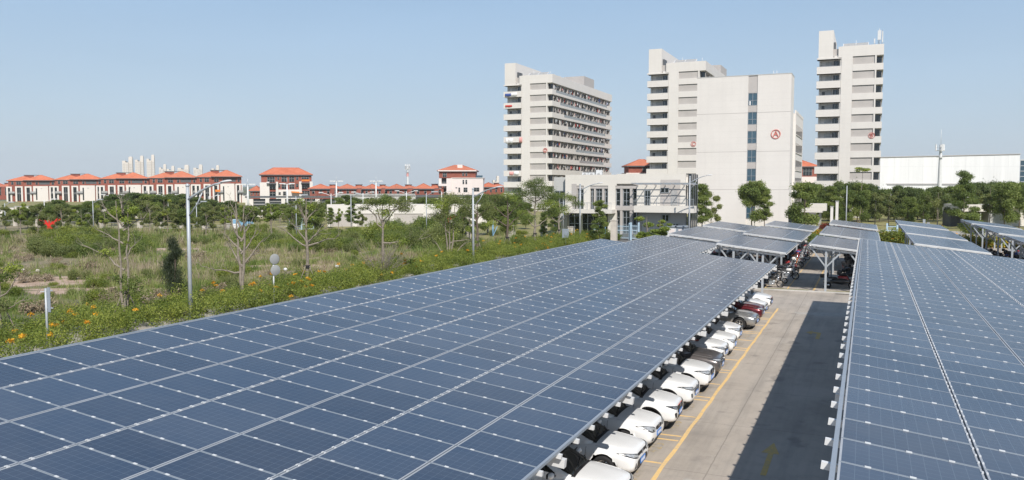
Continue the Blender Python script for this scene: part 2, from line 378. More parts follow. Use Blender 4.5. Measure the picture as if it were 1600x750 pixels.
for x0, x1, y0, y1 in ((-34.75, -34.6, -40, 111), (-19.75, -19.5, -30, 121)): k.box(x0, x1, y0, y1, -.3, .1, 'kerb_stone')
structure(k.build('kerb'))
# kerb, grass verge and drain between the car park and the motorcycle yard
MBk = MB(); MBk.box(-19, 40, 64.9, 65.1, -.3, .10, 'kerb_stone'); structure(MBk.build('yard_kerb'))
MBk = MB(); MBk.box(-19.4, 60, 122.15, 122.45, -.3, .55, 'kerb_stone'); structure(MBk.build('yard_boundary_kerb'))
sheet('grass_verge', [(-19, 65.1), (-3.9, 65.1), (-3.9, 65.75), (-19, 65.75)], .07, 'park_lawn')
sheet('grass_verge', [(-2.8, 65.1), (38, 65.1), (38, 65.75), (-2.8, 65.75)], .07, 'park_lawn')
g = MB()
for i in range(14): g.box(-1.95+i*.1, -1.88+i*.1, 64.35, 64.6, .004, .03, 'dark_metal')
tag(g.build('drain_grate'), 'rusty slotted drain grate in the concrete by the yard kerb', 'drain')
# soil patches and heaps
def blob(name, cx, cy, rx, ry, z, mat, seed, rot=0):
    r_ = random.Random(seed); pts = []
    ph = [r_.uniform(0, 6.28) for _ in range(6)]
    for i in range(48):
        t = 2*math.pi*i/48; q = 1+.22*math.sin(2*t+ph[0])+.16*math.sin(3*t+ph[1])+.12*math.sin(5*t+ph[2])+.09*math.sin(9*t+ph[3])
        x, y = rx*q*math.cos(t), ry*q*math.sin(t); pts.append((cx+x*math.cos(rot)-y*math.sin(rot), cy+x*math.sin(rot)+y*math.cos(rot)))
    return sheet(name, pts, z, mat)
blob('bare_soil', -64.5, 46, 7.6, 4.4, -.022, 'soil_bare', 1, .5)
blob('bare_soil', -54, 44.4, 5.6, 2.1, -.021, 'soil_bare', 2, .4)
blob('bare_soil', -82, 76, 6.5, 2.4, -.022, 'soil_bare', 3, .6)
blob('bare_soil', -98, 62, 9, 2.6, -.021, 'soil_bare', 4, .45)
blob('bare_soil', -52, 65, 6, 2.4, -.022, 'soil_bare', 5, .5)
blob('park_path', -103, 131, 5, 1.6, -.03, 'paving', 6, .3)
blob('road_patch', -2.2, 54, 1.3, .9, .003, 'patch_concrete', 14)
blob('road_patch', -4.0, 21.5, .7, .5, .003, 'patch_concrete', 15)
# painted markings
def painted(name, mb): return structure(mb.build(name))
k = MB(); ys = np.arange(-8, 55.5, .35)
L_, R_ = [], []
for y in ys:
    wv = .008*math.sin(y*2.1)+.008*math.sin(y*1.3+1)
    L_.append((-5.21+wv, y, .008)); R_.append((-5.085+.01*math.sin(y*2.9+2)+wv, y, .008))
k.grid([L_, R_], 'yellow_paint', False); painted('bay_edge_line', k)
k = MB(); PAIRS = [15.25, 20.3, 25.36, 30.58, 35.5, 40.75, 45.6, 50.7]; SING = [17.8, 22.86, 27.96, 33.05, 38.03, 43.2, 48.2, 53.2]
for y in PAIRS:
    for d in (-.24, .24): k.box(-10.4, -5.24, y+d-.045, y+d+.045, .0, .008, 'yellow_paint')
for y in SING: k.box(-10.4, -5.24, y-.045, y+.045, .0, .008, 'yellow_paint')
painted('bay_line', k)
k = MB()
for x0, x1 in ((-7.2, -7.1), (-5.55, -5.45), (-3.65, -3.5), (1.0, 1.15)):
    y = 66.0
    while y < 112: k.box(x0, x1, y, y+1.9, 0, .008, 'yellow_paint'); y += 2.3
painted('yard_line', k)
# bay numbers
for y, s in ((14.05, '421'), (16.55, '422'), (19.05, '423'), (21.6, '424'), (24.2, '425'), (26.75, '426'), (29.2, '427'), (31.8, '428'), (34.2, '429'), (36.85, '430'), (39.3, '431'), (42.0, '432'), (44.4, '433'), (47, '434')):
    cu = bpy.data.curves.new('bay_number', 'FONT'); cu.body = s; cu.size = .56; cu.extrude = .001; cu.align_x = 'CENTER'; cu.align_y = 'CENTER'; cu.space_character = 1.25
    cu.materials.append(MATS['yellow_paint_worn'])
    structure(textmesh('bay_number', cu, None, (-5.72, y, .007), (0, 0, R(90))))
# road arrows
def arrow(pts, name): structure(MB().face([(x, y, .008) for x, y in pts], 'arrow_paint').build(name))
arrow([(-2.52, 23.0), (-2.36, 23.0), (-2.36, 25.0), (-2.2, 25.0), (-2.46, 26.1), (-2.72, 25.0), (-2.52, 25.0)], 'road_arrow')
arrow([(-2.3, 45.0), (-2.1, 45.0), (-2.1, 47.0), (-2.55, 47.15), (-2.55, 47.5), (-2.9, 46.9), (-2.55, 46.3), (-2.55, 46.7), (-2.3, 46.6)], 'road_arrow')
# ------------------------------------------------------------------ solar canopies
simple('frame_bright', (.37, .39, .42), .5); simple('steel_grey2', (.52, .53, .54), .5)
TILT = 0.11426; AL, AW = 1.68, 1.01; CT, ST = math.cos(TILT), math.sin(TILT)
def panel_arrays(x0, y0, uo, vo):
    """top face, frame rim and sides of one 1.65 x 0.99 m panel, in the canopy's own plane"""
    x1, y1 = x0+1.65, y0+.99; f = .012; fx = .027
    V = [(x0, y0, 0), (x1, y0, 0), (x1, y1, 0), (x0, y1, 0), (x0+fx, y0+f, 0), (x1-fx, y0+f, 0), (x1-fx, y1-f, 0), (x0+fx, y1-f, 0),
         (x0+fx, y0+f, -.004), (x1-fx, y0+f, -.004), (x1-fx, y1-f, -.004), (x0+fx, y1-f, -.004), (x0, y0, -.04), (x1, y0, -.04), (x1, y1, -.04), (x0, y1, -.04)]
    F = [(8, 9, 10, 11)]+[(0, 1, 5, 4), (1, 2, 6, 5), (2, 3, 7, 6), (3, 0, 4, 7), (4, 5, 9, 8), (5, 6, 10, 9), (6, 7, 11, 10), (7, 4, 8, 11),
         (0, 12, 13, 1), (1, 13, 14, 2), (2, 14, 15, 3), (3, 15, 12, 0), (15, 14, 13, 12)]
    M = [0, 1, 2, 1, 2]+[1]*9
    UV = [(uo, vo), (uo+10, vo), (uo+10, vo+6), (uo, vo+6)]+[(0, 0)]*52
    return V, F, M, UV
V, F, M, UV = panel_arrays(0, 0, 0, 0)
ME_PANEL = fastmesh('solar_panel', V, F, ['solar_cell', 'aluminium', 'frame_bright'], UV, M)
ME_CLAMP = MB().box(-.036, .036, -.017, .017, -.012, .006, 'steel_white').mesh('clamp')
ME_CLAMP2 = MB().box(-.03, .03, -.045, .045, -.012, .014, 'steel_white').mesh('clamp')
ME_POST = {}
def canopy(name, label, group, x0, y0, z0, cols, near=100, rafters=5.05, rafter0=0., posts=(2.2, 9.4), tabs=.34, vstruts=False, thin=False, near_key=None, beam_ends='both', clampN=True):
    """x0,y0,z0: high left edge at the corner; cols: list of (i, j0, j1)"""
    root = tag(empty(name, (x0, y0, 0)), label, 'solar canopy', group)
    T = Matrix.Rotation(TILT, 4, 'Y')
    P = lambda u, v, w_=0: (u*CT+w_*ST, v, z0-u*ST+w_*CT)
    allp = [(i, j) for i, j0, j1 in cols for j in range(j0, j1)]
    key = near_key or (lambda i, j: math.hypot(x0+i*AL+.8, y0+j*AW+.5))
    # only panels in the camera's view can be the ones that show largest
    def inview(i, j):
        p = np.array([x0+(i*AL+.8)*CT, y0+j*AW+.5, z0-(i*AL+.8)*ST-CAMZ]); z = p@FW
        return z > 1 and abs((p@RT)/z*FPX) < 860 and (p@DN)/z*FPX < 430
    order = sorted(allp, key=lambda a: (not inview(*a), key(*a)))
    # slight random tilt varies the reflections: each panel sits a hair off the plane
    big = set(order[:near]); rr = random.Random(len(allp))
    for i, j in order[:near]:
        o = lk('solar_panel', ME_PANEL, root, P(i*AL, j*AW, .0), (R(rr.uniform(-.12, .12)), TILT+R(rr.uniform(-.1, .1)), 0))
        if clampN and near > 60:
            for q in (.2, .5, .8): lk('clamp', ME_CLAMP, o, (1.65*q, -.01, .004))
    rest = order[near:]
    if rest:
        VV, FF, MM, UU = [], [], [], []
        for k, (i, j) in enumerate(rest):
            V, F, M, U = panel_arrays(i*AL, j*AW, 10.*i, 6.*j); b = len(VV)
            a, c = rr.uniform(-.0018, .0018), rr.uniform(-.0016, .0016)
            for (x, y, z) in V: VV.append(P(x, y, z+a*(x-i*AL)+c*(y-j*AW)))
            FF += [tuple(b+q for q in f) for f in F]; MM += M; UU += U
        o = lk('solar_panels', fastmesh('solar_panels', VV, FF, ['solar_cell', 'aluminium', 'frame_bright'], UU, MM), root); o['kind'] = 'stuff'
        cl = MB()
        for i, j in rest:
            for q in (.2, .5, .8):
                c = P(i*AL+1.65*q, j*AW-.01, .008)
                cl.beam((c[0]-.036*CT, c[1], c[2]+.036*ST), (c[0]+.036*CT, c[1], c[2]-.036*ST), .034, .014, 'steel_white')
        o = cl.build('clamps', root); o['kind'] = 'stuff'
    # clamps along every other long joint
    if not thin:
        cl = MB()
        for i, j0, j1 in cols:
            if i and i % 2 == 1:
                for j in range(j0, j1):
                    for q in (.2, .5, .8):
                        for s_ in (-.04, .012):
                            c = P(i*AL+s_, (j+q)*AW, .008); cl.box(c[0]-.012, c[0]+.012, c[1]-.024, c[1]+.024, c[2]-.012, c[2]+.005, 'steel_white')
        o = cl.build('joint_clamps', root); o['kind'] = 'stuff'
    # edge trims along the long sides
    ins = sorted(set(i for i, _, _ in cols)); ymin = min(j0 for _, j0, _ in cols); ncol = max(ins)+1
    def span(i): return [(j0, j1) for q, j0, j1 in cols if q == i][0]
    for i, u in ((0, -.035), (ncol-1, ncol*AL-.0)):
        j0, j1 = span(i); tr = MB(); a, b = P(u-.02, j0*AW), P(u-.02, j1*AW)
        tr.beam((a[0], a[1], a[2]-.02), (b[0], b[1], b[2]-.02), .06 if i == 0 else .05, .06, 'aluminium'); tr.build('edge_trim', root)
    # added dark strip under row joints: stops sun streaks, paints the gap dark
    for i in ins[1:]:
        j0, j1 = span(i); jj0, jj1 = span(i-1); a, b = P(i*AL-.015, max(j0, jj0)*AW), P(i*AL-.015, min(j1, jj1)*AW)
        MB().beam((a[0], a[1], a[2]-.045), (b[0], b[1], b[2]-.045), .05, .006, 'dark_metal').build('sun_stop_strip', root)
    # end trims
    tr = MB()
    for i in ins:
        j0, j1 = span(i); a, b = P(i*AL-.01, j1*AW+.01), P((i+1)*AL-.02, j1*AW+.01); tr.beam((a[0], a[1], a[2]-.02), (b[0], b[1], b[2]-.02), .03, .05, 'aluminium')
        tr.build('end_trim', root); tr = MB()
        a, b = P(i*AL-.01, j0*AW-.03), P((i+1)*AL-.02, j0*AW-.03); tr.beam((a[0], a[1], a[2]-.02), (b[0], b[1], b[2]-.02), .05, .08, 'steel_white')
        tr.build('front_trim', root); tr = MB()
    # rails under every panel joint, running across the roof; their ends stick out as white tabs
    w_ = ncol*AL; jmax = max(j1 for _, _, j1 in cols); rl = []
    for j in range(ymin, jmax+1):
        have = [i for i, j0, j1 in cols if j0 <= j <= j1]
        if not have: continue
        a = P(min(have)*AL-(tabs if min(have) == 0 else 0), j*AW-.01, -.095); b = P((max(have)+1)*AL+.08, j*AW-.01, -.095); rl.append((a, b))
    for q, (a, b) in enumerate(rl):
        if len(rl) > 100 or thin:
            if q == 0: m_ = MB()
            m_.beam(a, b, .06, .06, 'steel_white')
        else: MB().beam(a, b, .07, .09, 'steel_white').build('rail', root)
    if thin: m_.build('rails', root)['kind'] = 'stuff'
    # rafters and posts
    y = rafter0
    while y < (jmax)*AW:
        have = [i for i, j0, j1 in cols if j0*AW-.2 <= y <= j1*AW+.2]
        if have:
            u0, u1 = min(have)*AL, (max(have)+1)*AL
            a, b = P(u0-(.15 if not thin else .05), y, -.27), P(u1+(.12 if not thin else -.1), y, -.27)
            MB().beam(a, b, .13 if not thin else .1, .17 if not thin else .16, 'steel_white').build('rafter', root)
            for u in posts:
                if u0-.1 < u < u1:
                    top = P(u, y, -.36)
                    if thin:
                        MB().box(top[0]-.075, top[0]+.075, y-.075, y+.075, 0, top[2], 'galvanised').build('post', root)
                        for s_ in (-1, 1):
                            e = P(u+s_*1.05, y, -.33)
                            MB().beam((top[0], y, top[2]-1.25), e, .10, .10, 'galvanised').build('strut', root)
                    else:
                        MB().box(top[0]-.11, top[0]+.11, y-.11, y+.11, 0, top[2], 'steel_white').build('post', root)
        y += rafters
    # long purlins
    for u in ([.35, w_-.35] if thin else [1.2, w_*.5, w_-1.2]):
        i = min(ncol-1, int(u/AL)); j0, j1 = span(i); a, b = P(u, j0*AW, -.15), P(u, j1*AW, -.15)
        MB().beam(a, b, .08, .12, 'steel_white').build('purlin', root)
    return root
JL = -8; XL, YL, ZL = -16.972, 11.3605, 4.2726
canopy('solar_canopy', 'huge solar roof sheltering the row of white parked cars beside the shrubs', None, XL, YL+JL*AW, ZL,
       [(0, 0, 51), (1, 0, 60), (2, 0, 60), (3, 0, 60), (4, 0, 51), (5, 0, 51), (6, 0, 51)], rafter0=14.53-5.0*2-(YL+JL*AW)+.0, rafters=5.0, posts=(2.4, 9.0), tabs=.08)
XR, YR, ZR = -.2346, 12.5535, 4.6521; JR = -8
canopy('solar_canopy', 'solar roof with white tabs along its edge throwing the long shadow on the lane', None, XR, YR+JR*AW, ZR,
       [(i, 0, 51) for i in range(7)], rafter0=14.7-5.05*2-(YR+JR*AW), rafters=5.05, posts=(2.4, 9.0), tabs=.19)
# smaller canopies over the motorcycle yard: 3 panels wide
ZB = 3.65
colx = [-16.3, -10.35, -3.85, 3.4, 11.2, 19.0]
rows = [[(73.6, 14), (90.2, 11)], [(62.7, 11), (77.3, 14), (94.8, 11)], [(64.8, 11), (79.5, 15), (100.2, 12)], [(68.4, 13), (83.6, 16), (102.4, 12)], [(69.5, 13), (86.5, 18), (107.6, 12)], [(72, 13), (89, 17), (109, 12)]]
colx[0] = -16.4; colx[3] = 3.42
words_c = ['on the roadside hedge side', 'over the lane row of motorcycles', 'over the trike side', 'behind the tabbed roof', 'on tall struts by the pavilion', 'at the yard edge']
words_r = ['closest to the cars', 'middle of three', 'closest to the buildings']
for ci, x in enumerate(colx):
    for ri, (y, n) in enumerate(rows[ci]):
        dz = 0
        canopy('yard_canopy', 'small solar roof %s, %s' % (words_c[ci], (words_r if len(rows[ci]) == 3 else [words_r[0], words_r[2]])[ri]), 'small solar roofs over the motorcycle yard', x, y, ZB+dz,
               [(i, 0, n) for i in range(3)], near=3*n, rafters=(n*AW-.6)/2, rafter0=.3, posts=(1.25, 3.4) if ci in (0, 1) else (1.2, 3.9), tabs=.06, thin=True, clampN=False)
# ------------------------------------------------------------------ dormitory towers
simple('rail_glass', (.30, .31, .31), .25, var=.2)
def circled_letter(parent, ch, x, y, z, r):
    """red ring with a red letter, standing 12 cm off the wall"""
    k = MB(); P = []
    for i in range(5):
        rr, yy = [(r, -.12), (r*.87, -.12), (r*.87, 0), (r, 0), (r, -.12)][i]
        P.append([(x+rr*math.cos(2*math.pi*j/40), y+yy, z+rr*math.sin(2*math.pi*j/40)) for j in range(40)])
    k.grid(P, 'sign_red', False, False, True)
    root = k.build('letter_ring', parent)
    cu = bpy.data.curves.new('letter', 'FONT'); cu.body = ch; cu.size = r*1.75; cu.extrude = .05; cu.align_x = 'CENTER'; cu.align_y = 'CENTER'; 
    cu.materials.append(MATS['sign_red'])
    textmesh('letter', cu, root, (x, y-.07, z), (R(90), 0, 0))
def tower(label, x0, y0, W, L, ch, seed, pent=True, letterpos=None, laundry=True, nf=11):
    r_ = random.Random(seed); root = tag(empty('apartment_tower', (x0, y0, 0)), label, 'tower block', 'tall white dormitory towers'); s = W/16.3
    ZP, ZB_, FH = 42.4, 39.8, 3.55
    X = lambda a: a*s
    k = MB()
    # core: everything behind the facades
    k.box(X(.4), X(14.6), 1.6, L-1.5, 0, ZB_+.3, 'wall_white')
    k.box(X(6.0), X(8.8), 0, 1.6, 0, ZP, 'wall_white')                         # plain column
    k.box(X(8.8), X(14.2), .35, 1.6, 0, ZB_+.3, 'wall_white')
    k.box(X(14.2), X(14.6), .02, 1.6, 0, ZB_+.3, 'wall_white')
    k.box(X(5.7), X(6.0), .2, 1.6, 0, ZB_-.3, 'wall_white')
    k.build('wall', root)
    pr = MB()                                                                   # roof parapet
    pr.box(X(8.8), X(16.3), 0, .3, ZB_, ZP, 'wall_white'); pr.box(X(16.0), X(16.3), .3, L, ZB_, ZP, 'wall_white'); pr.box(X(4.2), X(16.0), L-.3, L, ZB_, ZP, 'wall_white')
    pr.box(X(5.2), X(6.0), 0, .3, ZB_-.1, ZP-.05, 'wall_white'); pr.box(X(.3), X(16.0), .3, L-.3, ZB_+.31, ZB_+.5, 'wall_grey'); pr.box(X(4.2), X(16.0), .302, L-.302, ZB_-.15, ZB_+.3, 'wall_white')
    pr.box(X(.1), X(.4), 22, L, ZB_, ZP, 'wall_white')
    pr.build('parapet', root)
    st = MB(); st.box(X(.2), X(3.9), -.02, 22, ZB_-.2, 46.5, 'wall_white'); st.box(X(3.92), X(5.18), .5, 6, ZB_-.2, 41.9, 'grey_panel'); st.build('stair_tower', root)
    dk = MB(); dk.box(X(3.905), X(4.4), 1.2, 4.5, 42.0, 43.7, 'grey_dark'); dk.build('roof_door', root)
    if pent: MB().box(X(7), X(14.5), L*.56, L*.74, ZB_+.5, 46.2, 'grey_panel').build('penthouse', root)
    # roof-top solar water heaters on racks
    for q in range(4):
        h = MB(); y = 5+q*5.2
        h.face([(X(6.2), y, 43.0), (X(12.5), y, 43.0), (X(12.5), y+2, 44.1), (X(6.2), y+2, 44.1)], 'tile_grey')
        for e in (0, .5, 1): h.beam((X(6.2)+e*(X(6.3)), y, 42.98), (X(6.2)+e*X(6.3), y+2, 44.08), .15, .1, 'steel_white')
        for e in (0, 1): h.beam((X(6.2)+e*(X(6.3)), y+2, ZB_+.5), (X(6.2)+e*X(6.3), y+2, 44.08), .1, .1, 'steel_white')
        h.build('roof_collector', root)
    for q in (0, 1):
        m = MB().tube([(X(9.5+q*5.4), 1.5+q*.6, ZP-.2), (X(9.5+q*5.4), 1.5+q*.6, ZP+1.5-q*.3)], .06, 'steel_white', 6); m.build('mast', root)
    for f in range(nf):
        zo = ZB_-f*FH                       # ceiling of this storey's opening
        zb1, zb0 = zo-1.95, max(0, zo-FH)
        if zo < 1.5: break
        b = MB()                            # spandrel band wrapping front and side
        if f < nf:
            b.box(X(8.82), X(16.3), 0, .3, zb0, zb1, 'wall_white')
            # side band, part of it replaced by glass rail, stepping back storey by storey
            g0 = (.05+.015*f)*L+f*L*.045; g1 = min(L*.93, g0+L*(.86-.07*f))
            if f % 1 == 0 and g1 > g0+4 and laundry:
                b.box(X(16.05), X(16.3), .3, g0, zb0, zb1, 'wall_white'); b.box(X(16.05), X(16.3), g1, L, zb0, zb1, 'wall_white'); b.box(X(16.05), X(16.3), g0, g1, zb0, zb0+.75, 'wall_white')
                rl = MB(); rl.box(X(16.14), X(16.18), g0, g1, zb0+.78, zb1-.02, 'rail_glass'); rl.box(X(16.1), X(16.2), g0, g1, zb1-.06, zb1, 'steel_grey'); rl.build('glass_rail', root)
            else: b.box(X(16.05), X(16.3), .3, L, zb0, zb1, 'wall_white')
            b.box(X(14.6), X(16.05), .3, L-.3, zb0-.001, zb0+.2, 'wall_grey')
        b.build('spandrel', root)
        # recessed flat grey panel
        g = MB(); g.box(X(8.82), X(14.18), .25, .34, zb1, zo, 'grey_panel')
        g.box(X(8.82), X(14.18), .22, .25, zo-.12, zo, 'grey_dark')  # dark strip paints the thin shadow along the panel's top
        g.build('infill_panel', root)
        # fins and room fronts of the long side
        w_ = MB(); y = 1.7; q = 0
        while y < L-1.6:
            w_.box(X(14.62), X(16.02) if q % 2 == 0 else X(15.7), y, y+.14, zb1+.001, zo-.16, 'grey_panel'); y += L/19; q += 1
            if laundry and f < 5: w_.build('partition_fin', root); w_ = MB()
        if w_.v: w_.build('partition_fins', root)['kind'] = 'stuff'
        d_ = MB(); y = 2.0
        while y < L-2.6:
            d_.box(X(14.6), X(14.64), y+.3, y+1.2, zb0+.25, zb0+2.4, 'glass_dark'); d_.box(X(14.6), X(14.64), y+1.35, y+2.4, zb1, zo-.3, 'glass_blue'); y += L/19
        d_.build('gallery_windows', root)['kind'] = 'stuff'
        dw = MB(); dw.box(X(14.62), X(15.9), 1.55, 1.62, zb0+.25, zo-.2, 'glass_dark'); dw.build('corner_window', root)
        # balcony column: slab with parapet, thin rail, back wall door and window
        z2 = zo-.38; z1 = z2-1.8; z0 = max(0, z2-FH)
        bb = MB(); bb.box(X(-.15), X(5.95), -.12, .12, z0, z1, 'wall_white'); bb.box(X(-.15), X(.05), .12, 2.4, z0, z1, 'wall_white'); bb.box(X(.05), X(5.7), .12, 1.6, z0, z0+.15, 'wall_white')
        bb.build('balcony', root)
        MB().beam((X(-.1), 0, z1+.14), (X(5.6), 0, z1+.14), .04, .04, 'steel_grey').build('handrail', root)
        o = MB(); a = r_.choice((0, 1))
        o.box(X(4.0), X(5.3), 1.52, 1.6, z0+.2, z2-.3, 'glass_dark'); o.box(X(4.55), X(4.62), 1.49, 1.52, z0+.2, z2-.3, 'steel_grey')
        if a: o.box(X(1.2), X(1.95), 1.52, 1.6, z0+.2, z2-.7, 'grey_dark')
        for e in (.9, 2.6, 3.6): o.box(X(e), X(e+.09), 1.48, 1.55, z0+.2, z2-.2, 'grey_panel')
        o.box(X(2.0), X(3.5), 1.5, 1.6, z0+.2, z2-.55, 'wall_grey')
        o.build('balcony_door', root)
        MB().box(X(-.15), X(5.97), -.14, 2.4, z2, z2+.12, 'wall_white').build('balcony_slab', root)
    MB().box(X(-.15), X(5.2), -.15, 2.4, ZB_-.38, ZB_+.0, 'wall_white').build('balcony_roof', root)
    if letterpos: circled_letter(root, ch, *letterpos, .72)
    return root
TD = tower('white tower with the red circled D, its long side full of washing', -106.3, 238, 16.3, 64, 'D', 1, True, (at_y(238, 852, 235)[0]+106.3, -.02, at_y(238, 852, 235)[2]))
TC = tower('white tower with the red circled C standing partly hidden by the plain block', -58.0, 230, 16.2, 64, 'C', 2, True, (at_y(230, 1083.5, 225)[0]+58, -.02, at_y(230, 1086, 225)[2]), laundry=False)
TB = tower('slim white tower with the red circled B above the trees', -12.3, 220, 15.1, 60, 'B', 3, False, (12.9, -.02, 20.3), laundry=False)
# antennas on the B tower
k = MB(); k.box(14.0, 14.8, 1.2, 1.6, 43.6, 45.9, 'steel_white'); k.tube([(14.4, 1.4, 42.2), (14.4, 1.4, 46.4)], .07, 'steel_white', 6); k.box(15.0, 15.25, .9, 1.1, 42.9, 45.6, 'steel_white'); k.tube([(15.0, 1.2, 42.2), (15.0, 1.2, 46)], .05, 'steel_grey', 6); k.box(13.2, 13.5, 1.3, 1.6, 42.8, 44, 'steel_white')
o = k.build('roof_antenna'); o.location = (-12.3-.4, 220, 0); tag(o, 'white phone antennas on the roof edge of the B tower', 'antenna')
# washing
r_ = random.Random(5); k = MB()
for f in range(10):
    zo = 39.8-f*3.55
    for q in range(46):
        if r_.random() < .38: continue
        y = 238+2+q*1.32+r_.uniform(-.4, .4); h = r_.uniform(.6, 1.3); z = zo-r_.uniform(.2, .5); x = -106.3+15.7+r_.uniform(-.3, .3)
        k.box(x, x+.05, y, y+r_.uniform(.4, .95), z-h, z, r_.choice(['fabric_white']*3+['fabric_pink']*2+['stone_pale']*2+['fabric_red', 'fabric_blue', 'grey_dark', 'grey_panel', 'tile_grey', 'steel_white']))
o = k.build('hanging_laundry'); tag(o, 'washing hung all along the balconies of the D tower', 'laundry', None, 'stuff')
def cloth(x0, x1, z0, z1, mat, lab, y=238-.2):
    k = MB(); n = 8; P = []
    for i in range(n+1):
        t = i/n; P.append([(x0+(x1-x0)*t, y-.02-.03*math.sin(t*17), z1), (x0+(x1-x0)*t, y-.05-.04*math.sin(t*13+1), (z0+z1)/2), (x0+(x1-x0)*t, y-.03-.05*math.sin(t*11), z0+.06*math.sin(t*9))])
    k.grid(P, mat); o = k.build('hanging_sheet'); tag(o, lab, 'bedding'); md = o.modifiers.new('s', 'SOLIDIFY'); md.thickness = .03
cloth(-105.9, -103.9, 36.1, 37.0, 'fabric_blue', 'blue blanket over the topmost balcony parapet of the D tower')
cloth(-103.8, -101.8, 36.1, 37.2, 'fabric_white', 'white sheet over the topmost balcony parapet of the D tower')
cloth(-105.8, -103.5, 32.8, 33.4, 'fabric_red', 'red blanket over the second balcony from the top of the D tower')
cloth(-105.6, -104.7, 21.3, 23.0, 'fabric_white', 'narrow white sheet on a middle balcony of the D tower')
cloth(-104.5, -103.2, 21.4, 22.9, 'fabric_white', 'wide white sheet on a middle balcony of the D tower')
cloth(-101.0, -100.0, 21.5, 23.2, 'fabric_pink', 'pink towel on a middle balcony of the D tower')
cloth(-104.4, -103.0, 11.3, 12.4, 'fabric_pink', 'pink blanket on a low balcony of the D tower')
cloth(-102.8, -101.2, 11.3, 12.5, 'fabric_white', 'pale blanket on a low balcony of the D tower')

# ------------------------------------------------------------------ plain block A
root = tag(empty('apartment_block', (-31.6, 165, 0)), 'plain white block with one strip of windows and a red circled A', 'block')
W = 17.8
k = MB(); k.box(0, 9.85, 0, 6.4, -.1, 29.3, 'wall_white'); k.box(11.6, W, 0, 6.4, -.1, 29.3, 'wall_white'); k.box(9.85, 11.6, .22, 6.4, -.1, 29.3, 'wall_white')
for z in (22.1, 14.6, 7.2):
    for a, b in ((0, 9.85), (11.6, W)): k.box(a+.01, b-.01, -.012, 0, z, z+.09, 'grey_panel')
k.box(-.04, W+.04, -.04, .3, 29.3, 29.45, 'wall_grey'); k.box(W-.26, W+.04, .3, 6.4, 29.3, 29.45, 'wall_grey')
k.build('wall', root)
zc = [24.75-3.66*i for i in range(7)]; z = 29.28
for c in zc: MB().box(9.86, 11.59, .12, .22, c+1.22, z, 'grey_panel').build('grey_infill', root); z = c-1.22
for c in zc:
    w_ = MB(); w_.box(9.9, 11.56, .16, .21, c-1.2, c+1.2, 'glass_blue').build('window', root)
    o = [x for x in root.children if x.name.startswith('window')][-1]
    fr = MB()
    for a in (9.88, 10.68, 11.5): fr.box(a, a+.07, .1, .16, c-1.2, c+1.2, 'steel_grey')
    for a in (-1.2, -.25, 1.12): fr.box(9.88, 11.57, .09, .15, c+a, c+a+.07, 'steel_grey')
    if c == zc[0]: fr.box(10.1, 10.35, .05, .09, c-1.15, c-.35, 'fabric_white')
    fr.build('window_frame', o)
circled_letter(root, 'A', 15.15, -.02, 17.9, .88)
for a in (8.2, 8.8): MB().tube([(a+6, 3, 29.2), (a+6, 3, 30.4)], .05, 'steel_white', 6).build('mast', root)
k = MB(); k.box(1, W+.45, 6.4, 26, -.1, 22.3, 'wall_white'); k.box(W+.2, W+.5, 6.38, 26.05, 22.3, 22.9, 'wall_white'); k.build('rear_wing', root)
for i, z in enumerate((19.2, 15.6, 12.1, 8.6, 5.1)):
    w_ = MB(); w_.box(W+.38, W+.47, 7.6, 24, z-1.0, z+1.0, 'glass_dark'); o = w_.build('window_band', root)
    f_ = MB(); y = 7.6
    while y < 24.1: f_.box(W+.44, W+.50, y, y+.12, z-1.0, z+1.0, 'grey_panel'); y += 2.3
    f_.box(W+.44, W+.6, 7.6, 24.1, z-1.1, z-1.0, 'wall_white'); f_.build('fins', o)

# ------------------------------------------------------------------ two-storey annex
Y0 = 122.; AX = lambda px: at_y(Y0, px, 300)[0]
root = tag(empty('annex_building', (-46.5, Y0, 0)), 'cream two-storey building with tall windows and a shaded pergola balcony', 'building')
ox = -46.5
def bx(mb, x0, x1, y0, y1, z0, z1, m): mb.box(x0-ox, x1-ox, y0, y1, z0, z1, m)
k = MB()
bx(k, -46.2, -43.9, 1.0, 12, 0, 9.35, 'wall_grey')
bx(k, -43.9, -35.5, 0, .5, 8.0, 9.7, 'wall_cream'); bx(k, -43.9, -24.25, .5, 5.4, 8.1, 9.3, 'wall_cream'); bx(k, -35.5, -24.9, 0, .5, 8.3, 9.8, 'wall_cream')
XW = dict(w1=(AX(894), AX(912)), w2=(AX(922), AX(950)), w3=(AX(961.5), AX(995)))
e0 = -43.9
for a, b in XW.values(): bx(k, e0, a, 0, .5, 4.3 if a < XW['w3'][0] else 0, 8.0, 'wall_cream'); e0 = b
bx(k, e0, -24.9, 0, .5, 4.6, 8.3, 'wall_cream')
bx(k, -43.9, -24.9, 1.2, 1.4, 0, 8.1, 'wall_cream')
bx(k, -35.5, XW['w3'][0], 0, 1.2, 0, 4.3, 'wall_cream')
bx(k, -31.7, -24.9, .9, 1.2, 0, 4.6, 'wall_grey')
for x in (-41.8, -38.7): bx(k, x, x+.5, .9, 1.2, 0, 4, 'wall_cream')
k.build('wall', root)
k = MB(); bx(k, -24.6, -24.15, .5, 5.45, 0, 9.75, 'glass_dark'); k.build('dark_bay', root); k = MB()
for yy_ in (.5, 2.1, 3.7, 5.3): bx(k, -24.15, -24.08, yy_, yy_+.12, 0, 9.7, 'grey_dark')
k.build('mullion', root)
k = MB(); bx(k, -44.1, -35.6, -2.2, .0, 3.75, 4.35, 'wall_cream'); k.build('balcony', root)
k = MB(); bx(k, -32.2, -23.2, -2.0, .0, 4.0, 5.0, 'wall_cream'); k.build('balcony', root)
